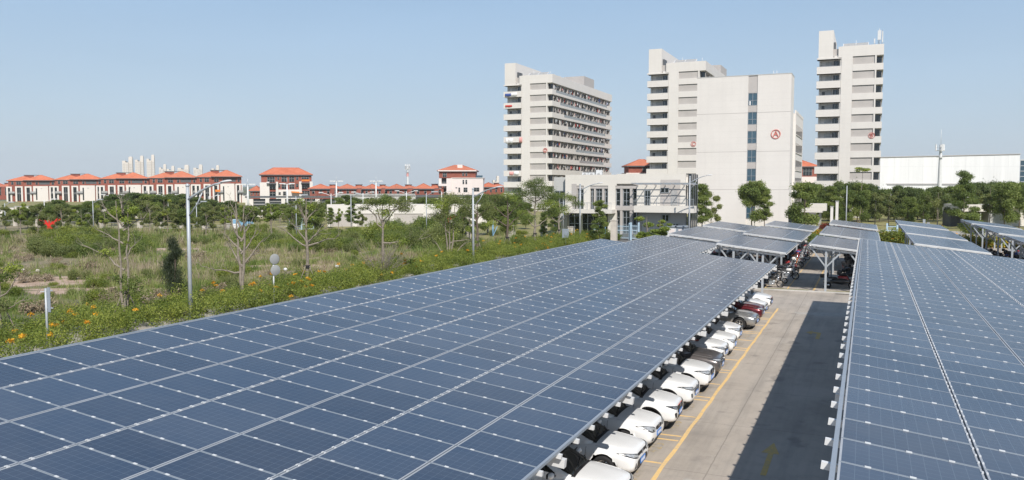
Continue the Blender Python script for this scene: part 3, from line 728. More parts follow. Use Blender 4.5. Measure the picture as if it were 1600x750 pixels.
def railing(x0, x1, y, z0, z1, step=1.1, name='balcony_railing'):
    k = MB(); bx(k, x0, x1, y, y+.05, z1-.05, z1, 'steel_grey'); x = x0
    while x <= x1+.01: bx(k, x, x+.05, y, y+.05, z0, z1, 'steel_grey'); x += step
    x = x0
    while x <= x1+.01: bx(k, x, x+.02, y+.015, y+.035, z0, z1-.05, 'steel_grey'); x += .16
    k.build(name, root)
railing(-44, -35.65, -2.1, 4.35, 5.4); railing(-32.1, -23.3, -1.9, 5.0, 6.05)
def bigwin(x0, x1, z0, z1, cols, rows, y=.45, name='window'):
    k = MB(); bx(k, x0, x1, y, y+.06, z0, z1, 'glass_dark'); o = k.build(name, root); f = MB()
    for c in cols: a = x0+(x1-x0)*c; bx(f, a-.05, a+.05, y-.1, y, z0, z1, 'steel_grey')
    for r in rows: a = z0+(z1-z0)*r; bx(f, x0, x1, y-.09, y-.01, a-.04, a+.04, 'steel_grey')
    f.build('window_frame', o)
def piers(x0, x1, z0, z1, ps):
    k = MB()
    for a, b in ps: bx(k, x0+(x1-x0)*a, x0+(x1-x0)*b, .12, .5, z0, z1, 'grey_panel')
    bx(k, x0+.01, x1-.01, .1, .5, z1-.45, z1-.01, 'grey_panel'); k.build('window_pier', root)
a, b = XW['w1']; piers(a, b, 4.35, 8.0, [(0, .2), (.34, .44)]); bigwin(a, b, 4.35, 7.6, (.45, .7, .9), (.3, .75))
a, b = XW['w2']; piers(a, b, 4.35, 8.0, [(.2, .3), (.66, .78)]); bigwin(a, b, 4.35, 7.6, (.08, .34, .48, .64, .82, .95), (.3, .62, .82))
a, b = XW['w3']; piers(a, b, 4.9, 8.0, [(.22, .33), (.67, .79)]); bigwin(a, b, 4.9, 7.6, (.02, .2, .35, .5, .66, .8, .97), (.02, .28, .75, .98))
piers(a, b, .5, 4.8, [(.22, .33), (.67, .79)]); bigwin(a, b, .6, 4.2, (.02, .2, .35, .5, .66, .8, .97), (.02, .4, .7, .98))
k = MB(); bx(k, a, b, .08, .5, 4.21, 4.9, 'grey_panel'); k.build('spandrel', root)
bigwin(-43.6, -35.8, .3, 3.7, (.0, .12, .25, .4, .52, .64, .77, .88, 1), (.5,), y=1.1)
bigwin(AX(1008), AX(1016.5), 5.0, 7.3, (.02, .5, .98), (.98, .6), y=-.06, name='balcony_door')
bigwin(AX(1032.5), AX(1045.5), 6.95, 7.65, (.02, .5, .98), (.02, .98), y=-.06)
k = MB(); bx(k, AX(1032), AX(1063), -.03, 0, 5.05, 8.9, 'grey_panel'); k.build('grey_infill', root)
k = MB(); bx(k, AX(1048.5), AX(1058.5), -.08, -.03, 5.05, 7.3, 'tile_grey'); k.build('balcony_door', root)
bigwin(AX(1033), AX(1044), 2.6, 3.6, (.02, .5, .98), (.02, .98), y=.84); bigwin(AX(1050), AX(1059), .2, 2.3, (.02, .5, .98), (.98,), y=.84, name='entrance_door')
k = MB(); bx(k, -42.8, -42.0, -.05, 0, 5.4+.9, 8.3, 'grey_panel'); k.build('wall_louvre', root)
bigwin(-46.0, -44.3, 4.0, 7.2, (.02, .5, .98), (.02, .98), y=.9)
k = MB()                                                     # pergola
for x in np.arange(-32.1, -23.4, 1.42): k.beam((x-ox, 0, 8.05), (x-ox, -2.6, 8.25), .08, .14, 'grey_panel')
for y, z in ((-.7, 8.2), (-1.6, 8.28), (-2.6, 8.38)): k.beam((-32.5-ox, y, z), (-23.0-ox, y, z), .08, .1, 'steel_grey')
k.build('pergola', root)
for x in (-41.3, -40.2, -39.0): 
    k = MB(); k.box(-.45, .45, -.3, .3, 0, .75 if x < -39.5 else 1.15, 'steel_white'); k.lathe([(0, -.32), (.24, -.32), (.27, -.31)], 'tile_grey', 14, 'y', (0, 0, .4))
    o = k.build('air_conditioner', loc=(x, Y0+2.2, 9.33)); tag(o, 'white air-conditioning unit on the flat roof of the cream annex', 'air conditioner', 'air conditioners on the annex roof')
# wall fence, gate and boards in front of the annex
def gate(px0, px1, Y, h, lab):
    x0, x1 = at_y(Y, px0, 360)[0], at_y(Y, px1, 360)[0]; root = tag(empty('metal_gate', (x0, Y, 0)), lab, 'gate'); w_ = x1-x0
    for x in (0, w_): MB().box(x-.12, x+.12, -.12, .12, -.05, h, 'gate_blue').build('gate_post', root)
    k = MB()
    for z in (.25, h*.55, h*.8): k.box(.1, w_-.1, -.03, .03, z-.05, z+.05, 'gate_blue')
    x = .25
    while x < w_-.1: k.box(x, x+.03, -.015, .015, .25, h*.8, 'gate_blue'); x += .16
    k.build('gate_leaf', root)
gate(963, 984, 117.5, 2.5, 'pale blue steel gate in front of the tall windows of the cream annex')
gate(986, 998, 117.2, 2.6, 'narrow pale blue side gate next to the wide one of the annex')
gate(1386, 1402, 134, 2.4, 'pale blue barred gate behind the green hedge on the lawn')
def boxthing(name, lab, cat, x0, x1, y0, y1, z0, z1, mat, group=None):
    k = MB(); k.box(x0, x1, y0, y1, z0, z1, mat); k.box(x0-.04, x1+.04, y0-.04, y1+.04, z1, z1+.06, mat); o = k.build(name); tag(o, lab, cat, group); return o
k = tag(empty('notice_board', (-36.3, 116, 0)), 'blue picture board between two stone posts before the annex', 'board')
MB().box(-.95, .95, -.05, .05, .9, 2.1, 'paint_blue').build('panel', k); MB().box(-.8, .8, -.075, -.05, 1.0, 1.45, 'wall_pink').build('poster', k)
for s_ in (-1, 1): MB().box(s_*.85-.04, s_*.85+.04, -.04, .04, -.05, .9, 'steel_grey').build('leg', k)
k = tag(empty('sign_post', (-35.9, 100, 0)), 'plain pale metal sign back on a thin post by the hedge', 'road sign')
MB().tube([(0, 0, -.05), (0, 0, 2.3)], .05, 'galvanised', 8).build('pole', k); MB().box(-.45, .45, -.1, -.06, 1.2, 2.4, 'aluminium').build('sign_plate', k)
# equipment boxes
for px, wd, lab in ((1066, 1.25, 'white electrical cabinet with a notice on its door'), (1080, 1.5, 'grey electrical cabinet with a sloping lid behind the lamp post')):
    x = at_y(125, px, 350)[0]; r_o = tag(empty('electrical_cabinet', (x, 118.5, 0)), lab, 'cabinet')
    MB().box(-wd/2, wd/2, -.8, .8, -.05, 2.0, 'steel_white' if px < 1070 else 'aluminium').build('case', r_o)
    MB().box(-wd/2-.1, wd/2+.1, -.95, .95, 2.0, 2.2, 'aluminium').build('lid', r_o); MB().box(-.4, .4, -.83, -.8, .5, 1.7, 'wall_pink').build('notice', r_o)
# entrance gateway beside block A
root = tag(empty('gateway', (-8.7, 153, 0)), 'white entrance gateway with a long beam on square pillars beside block A', 'gateway')
MB().box(-.6, .5, -.5, .5, -.05, 3.3, 'wall_white').build('pillar', root); MB().box(.9, 1.3, 1.5, 2.0, -.05, 3.3, 'wall_grey').build('pillar', root)
k = MB(); k.box(-4.2, 1.6, -.9, 2.4, 3.31, 3.6, 'wall_cream'); k.box(-4.2, 2.2, -.85, 2.3, 3.61, 4.85, 'wall_cream'); k.box(-4.2, -1.9, -.95, -.9, 3.33, 3.5, 'glass_blue'); k.build('beam', root)
MB().box(-4.1, -2.9, 0, 1, -.05, 2.9, 'grey_dark').build('door', root)
for i, (px, h) in enumerate(((1299.5, 4.4), (1307.5, 5.3))):
    x = at_y(150, px, 340)[0]; r_o = tag(empty('stone_pillar', (x, 150, 0)), ['shorter white square pillar with a grey cap near the gateway', 'taller white square pillar near the gateway'][i], 'pillar')
    MB().box(-.22, .22, -.22, .22, -.05, h, 'wall_white').build('shaft', r_o); MB().box(-.3, .3, -.3, .3, h, h+.12, 'tile_grey').build('cap', r_o)

# ------------------------------------------------------------------ white warehouse, glass block, pavilion
def oriented(name, px, depth, rz=-YAW): 
    p = at_d(px, 290, depth); return empty(name, (p[0], p[1], 0), rz)
root = tag(oriented('warehouse', 1374, 430), 'long plain white warehouse behind the trees and the phone mast', 'warehouse'); s = 430/FPX
k = MB()
k.v += [(0, 0, -1), (218*s, 0, -1), (218*s, 0, 8+49*s), (0, 0, 8+44*s), (0, 40, -1), (218*s, 40, -1), (218*s, 40, 8+49*s), (0, 40, 8+44*s)]
for q in ((0, 1, 2, 3), (5, 4, 7, 6), (3, 2, 6, 7), (1, 5, 6, 2), (4, 0, 3, 7)): k.f.append(q); k.m.append(k.mi('cladding')); k.sm.append(False)
k.build('wall', root)
k = MB(); k.beam((-.1, -.2, 8+44.3*s), (218*s+.2, -.2, 8+49.3*s), .5, .35, 'grey_panel'); k.build('roof_edge', root)
k = MB(); k.box(4, 150*s, -.15, 0, 8.1, 8.9, 'tile_grey'); k.build('window_band', root)
k = MB(); k.box(3.5, 152*s, -.3, 0, 8.9, 9.15, 'grey_panel'); k.build('ledge', root)
root = tag(oriented('office_block', 1592.5, 400, -YAW-.62), 'blue glass office block cut by the picture edge', 'office block')
s = 400/FPX; k = MB(); k.box(0, 30, 0, 3, -1, 8+39*s, 'glass_blue'); k.build('wall', root)
k = MB()
for i in range(9): k.box(-.05+i*3.4, .15+i*3.4, -.15, -.02, 0, 8+39*s, 'steel_white')
for i in range(8): k.box(-.1, 30.1, -.14, -.01, 2+i*2.6, 2.25+i*2.6, 'steel_white')
k.box(-.2, 30.2, -.2, 3.2, 8+39*s, 8+41*s, 'steel_white'); k.build('mullions', root)
root = tag(oriented('pavilion', 1500, 158), 'low beige pavilion with a flat slab roof among trees', 'pavilion'); s = 158/FPX
k = MB(); k.box(60*s-2, 60*s+2.6, -.5, 6, -.1, 3.9, 'wall_grey'); k.box(0, 43*s, 3, 6, -.1, 3.0, 'grey_dark'); k.box(66*s, 130*s, 4, 12, -.1, 3.6, 'wall_cream'); k.build('wall', root)
k = MB(); k.box(0, 62*s, -1, 6.2, 3.0, 4.35, 'wall_cream'); k.box(63*s, 131*s, 3, 12, 3.6, 4.0, 'wall_white'); k.build('roof', root)
k = MB(); k.box(88*s, 93*s, 3.9, 4, .6, 2.6, 'glass_dark'); k.build('window', root)
for i in range(4): MB().box(.3+i*1.7, .5+i*1.7, -.7, -.5, -.1, 3.0, 'tile_grey').build('column', root)
# plain low building behind the field
root = tag(oriented('low_building', 511, 160), 'long low white building with grey wall panels behind the waste ground', 'building'); s = 160/FPX
k = MB(); k.box(0, 250*s, .3, 14, -.2, 4.1, 'wall_white'); k.box(-.1, 250*s, 0, .3, 2.5, 4.35, 'wall_white')
for x in (0, 40*s+.0, 98*s, 150*s, 205*s): k.box(x, x+.75, 0, .3, -.2, 2.5, 'wall_white')
k.build('wall', root)
k = MB(); k.box(.76, 40*s-.01, .14, .29, -.1, 2.45, 'grey_panel'); k.box(40*s+.76, 98*s-.01, .14, .29, -.1, 2.45, 'grey_panel'); k.box(98*s+.76, 150*s-.01, .14, .29, -.1, 2.45, 'grey_panel'); k.box(150*s+.76, 205*s-.01, .14, .29, -.1, 2.45, 'grey_panel'); k.build('wall_panel', root)
# ------------------------------------------------------------------ red-roofed villas
def hip(k, x0, x1, y0, y1, z0, h, mat='roof_tile', ov=.9, rl=None):
    """hipped roof with overhanging eaves and a soffit"""
    a, b, c, d = x0-ov, x1+ov, y0-ov, y1+ov; m = (c+d)/2; r = min((d-c)/2, (b-a)/2*.98) if rl is None else rl
    P = [(a, c, z0), (b, c, z0), (b, d, z0), (a, d, z0), (a+r, m, z0+h), (b-r, m, z0+h)]
    for q in ((0, 1, 5, 4), (1, 2, 5), (2, 3, 4, 5), (3, 0, 4)): k.face([P[i] for i in q], mat)
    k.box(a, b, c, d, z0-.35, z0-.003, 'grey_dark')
    for i, j in ((0, 4), (3, 4), (1, 5), (2, 5), (4, 5)):
        k.tube([P[i], P[j]], .14, mat, 5)
def win(root, x0, x1, y, z0, z1, mat='glass_dark', name='window'):
    k = MB(); k.box(x0, x1, y-.06, y, z0, z1, mat); n = max(1, round((x1-x0)/1.0))
    for i in range(n+1): a = x0+(x1-x0)*i/n; k.box(a-.04, a+.04, y-.1, y-.06, z0, z1, 'tile_grey')
    k.box(x0, x1, y-.1, y-.06, (z0*.4+z1*.6)-.04, (z0*.4+z1*.6)+.04, 'tile_grey'); k.build(name, root)
def villa_a(loc, rz, label, group=None, side_white=False):
    """four-storey terrace villa, 21 m wide: white portals over brick"""
    root = tag(empty('villa', loc, rz), label, 'villa', group)
    k = MB(); k.box(0, 21, 0, 12, -1, 14.4, 'brick_red'); k.build('brick_wall', root)
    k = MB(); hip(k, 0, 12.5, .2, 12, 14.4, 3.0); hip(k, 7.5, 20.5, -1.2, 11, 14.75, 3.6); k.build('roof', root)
    k = MB(); k.box(6.5, 10.5, 6, 9, 15.6, 18.1, 'brick_red'); k.box(6.2, 13.6, 5.6, 9.6, 18.1, 18.45, 'grey_dark'); k.build('dormer', root)
    W_ = 'wall_white'
    def portal(x0, x1, z1=10.6, d=1.0, t=.75, name='portal'):
        k = MB(); k.box(x0, x0+t, -d, -.01, 0, z1, W_); k.box(x1-t, x1, -d, -.01, 0, z1, W_); k.box(x0+t, x1-t, -d, -.01, z1-t-.1, z1, W_); k.build(name, root)
        win(root, x0+t, x1-t, -.25, .5, z1-t-.1)
        k = MB(); k.box(x0+t, x1-t, -.6, -.36, 5.0, 5.9, 'grey_dark'); k.build('window_spandrel', root)
    portal(3.0, 6.3, 10.5); portal(7.2, 10.2, 10.5)
    k = MB(); k.box(10.9, 17.6, -1.3, -.01, 0, 10.7, W_); k.box(12.1, 12.7, -1.36, -1.3, 1, 9.2, 'glass_dark'); k.box(14.2, 14.9, -1.36, -1.3, 8.7, 9.1, 'tile_grey'); k.build('white_bay', root)
    portal(18.0, 20.6, 10.7); portal(-.9, 1.6, 10.3)
    for x in (9.6, 0.2, 19.2):
        k = MB(); k.box(x, x+2.6, -2.1, -.01, 5.2, 5.8, 'grey_dark'); k.box(x, x+2.6, -2.1, -2.04, 5.8, 6.9, 'tile_grey'); k.build('balcony', root)
    for a, b in ((1.3, 2.3), (3.5, 5.6), (8.0, 10.2), (12.0, 13.0), (19.2, 20.2)): win(root, a, b, -.02, 11.6, 13.7)
    k = MB(); k.box(13.5, 18.3, -.02, .0, 11.0, 14.0, 'grey_dark'); k.box(13.5, 18.3, -1.25, -1.19, 10.7, 11.7, 'brick_red'); k.build('loggia', root)
    if side_white:
        k = MB(); k.box(21.0, 21.5, -.8, 12.2, -1, 10.6, W_); k.box(21.5, 23.6, -2, 5, -1, 4.6, W_); k.box(21.6, 23.3, -2.02, -1.9, 3.9, 5.2, 'grey_dark'); k.build('side_wing', root)
    return root
vp = [(13, 410, 'first of the terrace from the far end'), (86, 403, 'second of the terrace from the far end'), (158, 396, 'middle villa of the row, in front of the tall far towers'),
      (234, 389, 'fourth terrace villa, above the dark clump of trees'), (308, 382, 'last villa of the row, with an orange cloth on its balcony')]
for px, d, lab in vp:
    p = at_d(px, 290, d); wpx = 75 if px < 300 else 70; q = at_d(px+wpx, 290, d+7); ang = math.atan2(q[1]-p[1], q[0]-p[0]); ln = math.hypot(q[0]-p[0], q[1]-p[1])
    r = villa_a((p[0], p[1], 0), ang, 'red-tiled villa, '+lab, 'terrace of red-roofed villas', px > 300)
    zt = 8+(290-[273, 271, 269, 267, 265][[13, 86, 158, 234, 308].index(px)])*(d-6)/FPX
    r.scale = (ln/21.2, .5 if px < 300 else .7, zt/18.35)
    if px > 300: CLP = (p[0]+math.cos(ang)*9.6*ln/21.2+math.sin(ang)*1.55, p[1]+math.sin(ang)*9.6*ln/21.2-math.cos(ang)*1.55, 6.7*zt/18.35, ang)
k = MB(); k.box(-1.1, 1.1, -.05, .05, -.5, .5, 'fabric_orange'); o = k.build('hanging_cloth', loc=CLP[:3]); o.rotation_euler[2] = CLP[3]; tag(o, 'orange cloth on a balcony rail of the last terrace villa', 'cloth')

def villa_e():
    d = 335; s = d/FPX*1.02; p = at_d(405, 290, d); root = tag(empty('villa', (p[0], p[1], 0), -YAW+.27), 'four-storey brick villa with a broad red hip roof and orange awnings', 'villa'); W_ = 79*s
    X = lambda a: (a-405)*s; Z = lambda y: 8+(290-y)*s
    k = MB(); k.box(X(408), X(483), 0, 13, -1, Z(274), 'brick_red'); k.build('brick_wall', root)
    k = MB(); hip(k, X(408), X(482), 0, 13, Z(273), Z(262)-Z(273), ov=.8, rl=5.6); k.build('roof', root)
    k = MB(); k.box(X(406), X(416), -1, 0, -1, Z(285), 'wall_white'); k.box(X(416), X(420), -1.2, 0, -1, Z(284), 'wall_white'); k.box(X(429.5), X(433), -1.6, 0, -1, Z(284), 'wall_white'); k.box(X(433), X(464), -.6, 0, -1, Z(296), 'wall_white')
    k.box(X(464), X(468), -1.6, 0, -1, Z(283.5), 'wall_white'); k.box(X(480), X(484.5), -1.6, 0, -1, Z(283.5), 'wall_white'); k.build('white_bay', root)
    for a, b, t, u in ((417, 428, 277, 285), (438, 446, 276, 284), (449.5, 457, 276, 284), (432, 434.5, 276, 281), (460, 463, 276, 281), (468, 479, 276, 280), (438, 446, 288, 295), (449.5, 457, 288, 295), (433, 436, 287, 293), (459.5, 463, 287, 292)):
        win(root, X(a), X(b), -.02, Z(u), Z(t))
    for a, b, t, u in ((420, 429.3, 288, 295), (420, 429.3, 299, 306), (468.2, 479.8, 288, 294), (468.2, 479.8, 298, 306)): win(root, X(a), X(b), -.5, Z(u), Z(t))
    for a, b, t, u in ((440, 447, 299, 305), (433.5, 436.5, 300, 304)): win(root, X(a), X(b), -.62, Z(u), Z(t))
    for a, b, z in ((416, 430, 286), (467, 480, 285)):
        k = MB(); k.box(X(a), X(b), -2.2, 0, Z(z+1.6), Z(z), 'grey_dark'); k.build('balcony', root)
    k = MB(); k.box(X(468), X(480), -1.5, -1.4, Z(283), Z(280.6), 'fabric_orange'); k.build('balcony_cloth', root)
    k = MB(); k.face([(X(452), -.62, Z(298.5)), (X(468), -.62, Z(299.5)), (X(469), -2.2, Z(301.5)), (X(453), -2.2, Z(300.5))], 'fabric_orange'); k.build('awning', root)
villa_e()
def villa_f():
    d = 320; s = d/FPX; p = at_d(686, 290, d); root = tag(empty('villa', (p[0], p[1], 0), -YAW), 'cream villa with red brick top storey and long red roof', 'villa')
    X = lambda a: (a-686)*s; Z = lambda y: 8+(290-y)*s
    k = MB(); k.box(X(686), X(743), 0, 14, Z(278), Z(267), 'brick_red'); k.build('brick_wall', root)
    k = MB(); k.box(X(706), X(755), -.6, 14, -1, Z(278), 'wall_pink'); k.box(X(686), X(690), -.6, 12, -1, Z(279), 'wall_pink'); k.box(X(698), X(706), -1.2, 12, -1, Z(278.6), 'wall_pink'); k.box(X(690), X(698), 1.5, 12, -1, Z(278), 'grey_dark'); k.box(X(706)-.2, X(755)+.2, -.8, 14, Z(278.6), Z(277.6), 'wall_white'); k.build('cream_wall', root)
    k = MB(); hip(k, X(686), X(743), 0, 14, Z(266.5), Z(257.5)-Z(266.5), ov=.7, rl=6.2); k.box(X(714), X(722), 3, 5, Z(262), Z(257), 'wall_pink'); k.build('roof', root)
    k = MB(); k.box(X(684.5), X(744.5), -.9, -.7, Z(267.7), Z(266), 'wall_pink'); k.build('cornice', root)
    k = MB(); k.box(X(686), X(698), -1.6, -.6, Z(290.5), Z(287), 'wall_pink'); k.build('balcony', root)
    for a, b, t, u in ((722.5, 725, 269, 275), (727.5, 730, 269, 275)): win(root, X(a), X(b), -.02, Z(u), Z(t))
    for a, b, t, u in ((723, 725.4, 281, 287.5), (727.5, 730, 281, 287.5), (712, 714.5, 292.5, 294), (716.5, 719, 293, 300), (724.5, 730.5, 293, 300), (740, 749, 293, 299)): win(root, X(a), X(b), -.62, Z(u), Z(t))
    win(root, X(692), X(698), -.02+.02, Z(277), Z(270)); k = MB(); k.box(X(744), X(754), 0, .1, Z(277.5), Z(274), 'glass_blue'); k.build('roof_railing', root)
villa_f()
def lowvilla(px0, px1, ytop, yeave, ybase, d, label, bump=0):
    s = d/FPX; p = at_d(px0, 290, d); root = tag(empty('villa', (p[0], p[1], 0), -YAW+.12), label, 'villa', 'low red roofs behind the podium'); Z = lambda y: 8+(290-y)*s; W_ = (px1-px0)*s
    k = MB(); k.box(0, W_, 0, 11, 0, Z(yeave), 'brick_red'); k.build('brick_wall', root)
    k = MB(); hip(k, 0, W_*.62, 0, 11, Z(yeave), (Z(ytop)-Z(yeave)), ov=.7); hip(k, W_*.5, W_, 1, 11, Z(yeave)+.2, (Z(ytop)-Z(yeave))*.6, ov=.7); k.build('roof', root)
    k = MB(); k.box(W_*.6, W_*.82, 6, 9, Z(ytop)-2.2, Z(ytop+1.2), 'brick_red'); k.box(W_*.58, W_*.84, 5.7, 9.3, Z(ytop+1.2), Z(ytop+.4), 'grey_dark'); k.build('dormer', root)
    n = 4
    for i in range(n): win(root, W_*(i+.3)/n, W_*(i+.62)/n, -.02, Z(ybase), Z(yeave+1.8))
xs = [484, 527, 568, 605, 648, 690]
labs = ['beside the four-storey brick villa', 'behind the tall white mast lamp with crossed arms', 'in the middle of the low row', 'just left of the striped phone mast', 'between the striped phone mast and the cream villa']
for i in range(5): lowvilla(xs[i], xs[i+1]+3, 287.5 if i < 4 else 286.6, 294.6, 302.5, 318, 'low red-roofed brick house, '+labs[i])
lowvilla(755, 788, 285, 292, 300, 330, 'low red-roofed brick house between the cream villa and the D tower')
lowvilla(391, 410, 290, 298, 305, 345, 'small red-roofed brick house between two larger villas')
lowvilla(-24, 12, 285, 292, 305, 470, 'red-roofed brick house at the far end beyond the terrace')
# villas glimpsed behind the white blocks
def glimpse(px0, px1, ytop, yeave, ywall, ybase, d, label):
    s = d/FPX; p = at_d(px0, 290, d); root = tag(empty('villa', (p[0], p[1], 0), -YAW), label, 'villa'); Z = lambda y: 8+(290-y)*s; W_ = (px1-px0)*s
    MB().box(0, W_, 0, 12, Z(ywall), Z(yeave), 'brick_red').build('brick_wall', root); MB().box(-1, W_+1, -.8, 12, 0, Z(ywall)-.01, 'wall_pink').build('cream_wall', root)
    k = MB(); hip(k, 0, W_, 0, 12, Z(yeave), Z(ytop)-Z(yeave), ov=.8, rl=5.5); k.build('roof', root)
    win(root, W_*.45, W_*.8, -.02, Z(ywall)+.4, Z(yeave)-.6)
    win(root, W_*.1, W_*.9, -.82, Z(ybase-6), Z(ybase-14))
glimpse(982, 1030, 248.5, 259, 270, 290, 300, 'villa with red roof and brick wall seen between the D and C towers')
glimpse(1236, 1276, 248, 260, 276, 300, 300, 'pink and brick villa with red roof seen between block A and the B tower')
# long grey-white podium in front of the villas
d = 305; s = d/FPX; p = at_d(388, 290, d); root = tag(empty('podium_building', (p[0], p[1], 0), -YAW), 'long low podium with a dark fascia and white piers under the villas', 'building'); Z = lambda y: 8+(290-y)*s
k = MB(); k.box(0, 135*s, 0, 8, -1, Z(311), 'grey_dark'); k.box(135*s, 262*s, 0, 8, -1, Z(305.5), 'wall_grey'); k.box(262*s, 440*s, 0, 8, -1, Z(308), 'tile_grey'); k.build('wall', root)
k = MB(); k.box(-1, 135*s, -1.2, 8, Z(309), Z(306.5), 'grey_dark'); k.box(262*s, 440*s, -1.2, 8, Z(308), Z(304.5), 'grey_dark'); k.build('fascia', root)
for a, b in ((-4, 8), (27, 33), (52, 58), (80, 88), (105, 112), (291, 297), (330, 350), (365, 372), (395, 420)): MB().box(a*s, b*s, -.8, -.01, -1, Z(310.5 if a < 135 else 309), 'wall_white').build('pier', root)
for a in (8, 34, 60, 88):
    k = MB()
    for z in (314, 319, 324): k.box(a*s, (a+18)*s, -.4, -.02, Z(z+1), Z(z), 'tile_grey')
    k.build('sun_louvre', root)
for a in (150, 184, 222): win(root, a*s, (a+5)*s, -.02, Z(318), Z(309))
MB().box(137*s, 261*s, -.4, -.3, Z(305.4), Z(302.5), 'tile_grey').build('roof_railing', root)
# ------------------------------------------------------------------ far high-rises
r_ = random.Random(9)
wall_mat('tower_cream', (.70, .64, .57), (3, 3), .8)
def highrise(px0, px1, ytop, d, label, group, step=2, base=300):
    s = d/FPX; p = at_d(px0, 290, d); root = tag(empty('high_rise', (p[0], p[1], 0), -YAW+.25), label, 'high-rise', group); W_ = (px1-px0)*s; Z = lambda y: 8+(290-y)*s; h = Z(ytop)
    D_ = W_*.7; W_ *= .86; D_ = W_*.45; k = MB(); k.box(0, W_*.32, 0, D_, 0, h-6, 'tower_cream'); k.box(W_*.32, W_*.62, -2.5, D_, 0, h-9, 'tower_cream'); k.box(W_*.62, W_, 1, D_, 0, h, 'tower_cream'); k.build('wall', root)
    w_ = MB()
    for x in (.08, .2, .38, .5, .68, .78, .9):
        y = {0: -.02, 1: -2.52, 2: .98}[0 if x < .32 else 1 if x < .62 else 2]; z = 3
        while z < h-11: w_.box(W_*x, W_*(x+.055), y-.1, y, z, z+1.9, 'tile_grey'); z += 3.1
    z = 3
    while z < h-6:
        for q in (.2, .45, .7): w_.box(W_, W_+.08, D_*q, D_*(q+.12), z, z+1.9, 'grey_dark')
        z += 3.1
    w_.build('windows', root)
    k = MB(); k.box(W_*.66, W_*.96, 1.5, D_*.8, h, h+1.6, 'tower_cream'); k.box(W_*.36, W_*.5, 0, D_*.5, h-9, h-7.5, 'grey_dark'); k.build('roof_house', root)
highrise(192, 209, 246, 1500, 'tall pale residential tower with a lower shoulder, first of three above the villa roofs', 'tall pale towers on the skyline')
highrise(212, 226, 244.5, 1500, 'tall pale residential tower, middle one of three above the villa roofs', 'tall pale towers on the skyline')
highrise(230, 243, 243, 1500, 'tall pale residential tower, last of three above the villa roofs', 'tall pale towers on the skyline')
for px0, px1, yt, lab in ((249, 261, 257.5, 'first of the lower far pair'), (261, 274, 260, 'second of the lower far pair'), (278, 297, 258.5, 'wide one in the middle'), (303, 318, 258, 'above the fourth villa roof'), (331, 344, 259, 'half hidden by the last terrace roof')):
    highrise(px0, px1, yt, 1900, 'lower pale residential tower on the skyline, '+lab, 'lower pale towers on the skyline')
highrise(770, 782, 276, 1500, 'pale high-rise far off between the cream villa and the D tower', 'lower pale towers on the skyline')
# white hoarding along the park's far side, seen between the trunks
for px0, px1, d, h in ((-30, 22, 205, 2.6), (22, 62, 200, 3.0), (62, 130, 200, 2.4), (130, 330, 203, 2.2), (330, 510, 206, 2.4)):
    p = at_d(px0, 290, d); w_ = (px1-px0)*d/FPX; k = MB(); k.box(0, w_-.3, 0, .25, -.2, h-.15, 'wall_white'); k.box(-.2, w_, -.05, .3, h-.15, h, 'tile_grey'); 
    for q in range(int(w_/6)+1): k.box(q*6, q*6+.35, -.12, 0, -.2, h-.2, 'stone_pale')
    o = k.build('boundary_wall', loc=(p[0], p[1], 0)); o.rotation_euler[2] = -YAW; tag(o, 'length of white boundary wall across the park behind the trees', 'wall', 'white boundary walls behind the park trees')
# ------------------------------------------------------------------ vegetation
def leaf_cloud(name, blobs, n, size, mat, seed, flat=.5, shell=.35, extra=None):
    """n small leaf quads spread through ellipsoid clumps. blobs: (x,y,z,rx,ry,rz)"""
    g = np.random.default_rng(seed); B = np.array(blobs, float); vol = B[:, 3]*B[:, 4]+B[:, 5]*B[:, 3]; pr = vol/vol.sum()
    idx = g.choice(len(B), n, p=pr); d = g.normal(size=(n, 3)); d /= np.linalg.norm(d, axis=1)[:, None]
    rad = shell+(1-shell)*g.random(n)**.6; rad *= 1+.24*g.normal(size=n)
    P = B[idx, :3]+d*B[idx, 3:6]*rad[:, None]
    nrm = d*.35+g.normal(size=(n, 3))*.8; nrm[:, 2] = np.abs(nrm[:, 2])+flat*.6; nrm /= np.linalg.norm(nrm, axis=1)[:, None]
    t = np.cross(nrm, g.normal(size=(n, 3))); t /= np.linalg.norm(t, axis=1)[:, None]; b = np.cross(nrm, t)
    s = size*(.6+.8*g.random(n))[:, None]
    V = np.stack([P-t*s, P-b*s*.55, P+t*s, P+b*s*.55], 1).reshape(-1, 3); F = np.arange(4*n).reshape(n, 4)
    br = g.random(len(B)); uv = np.stack([g.random(n), br[idx]], 1); UV = np.repeat(uv, 4, 0)
    mi = np.zeros(n, int); mats = [mat]
    if extra: mats += [extra[0]]; mi = (g.random(n) < extra[1]).astype(int)
    return fastmesh(name, V, F, mats, UV, mi)
def branch_mesh(segs, mat, name='trunk', n=6):
    k = MB()
    for pts, r0, r1 in segs:
        m = len(pts); k.tube(pts, [r0+(r1-r0)*i/(m-1) for i in range(m)], mat, n if r0 > .05 else 4, cap=False)
    return k.mesh(name)
def wob(p0, p1, n, a, rr):
    p0, p1 = Vector(p0), Vector(p1); L = (p1-p0).length
    return [p0]+[p0.lerp(p1, i/n)+Vector([rr.uniform(-a, a)*L for _ in range(3)]) for i in range(1, n)]+[p1]
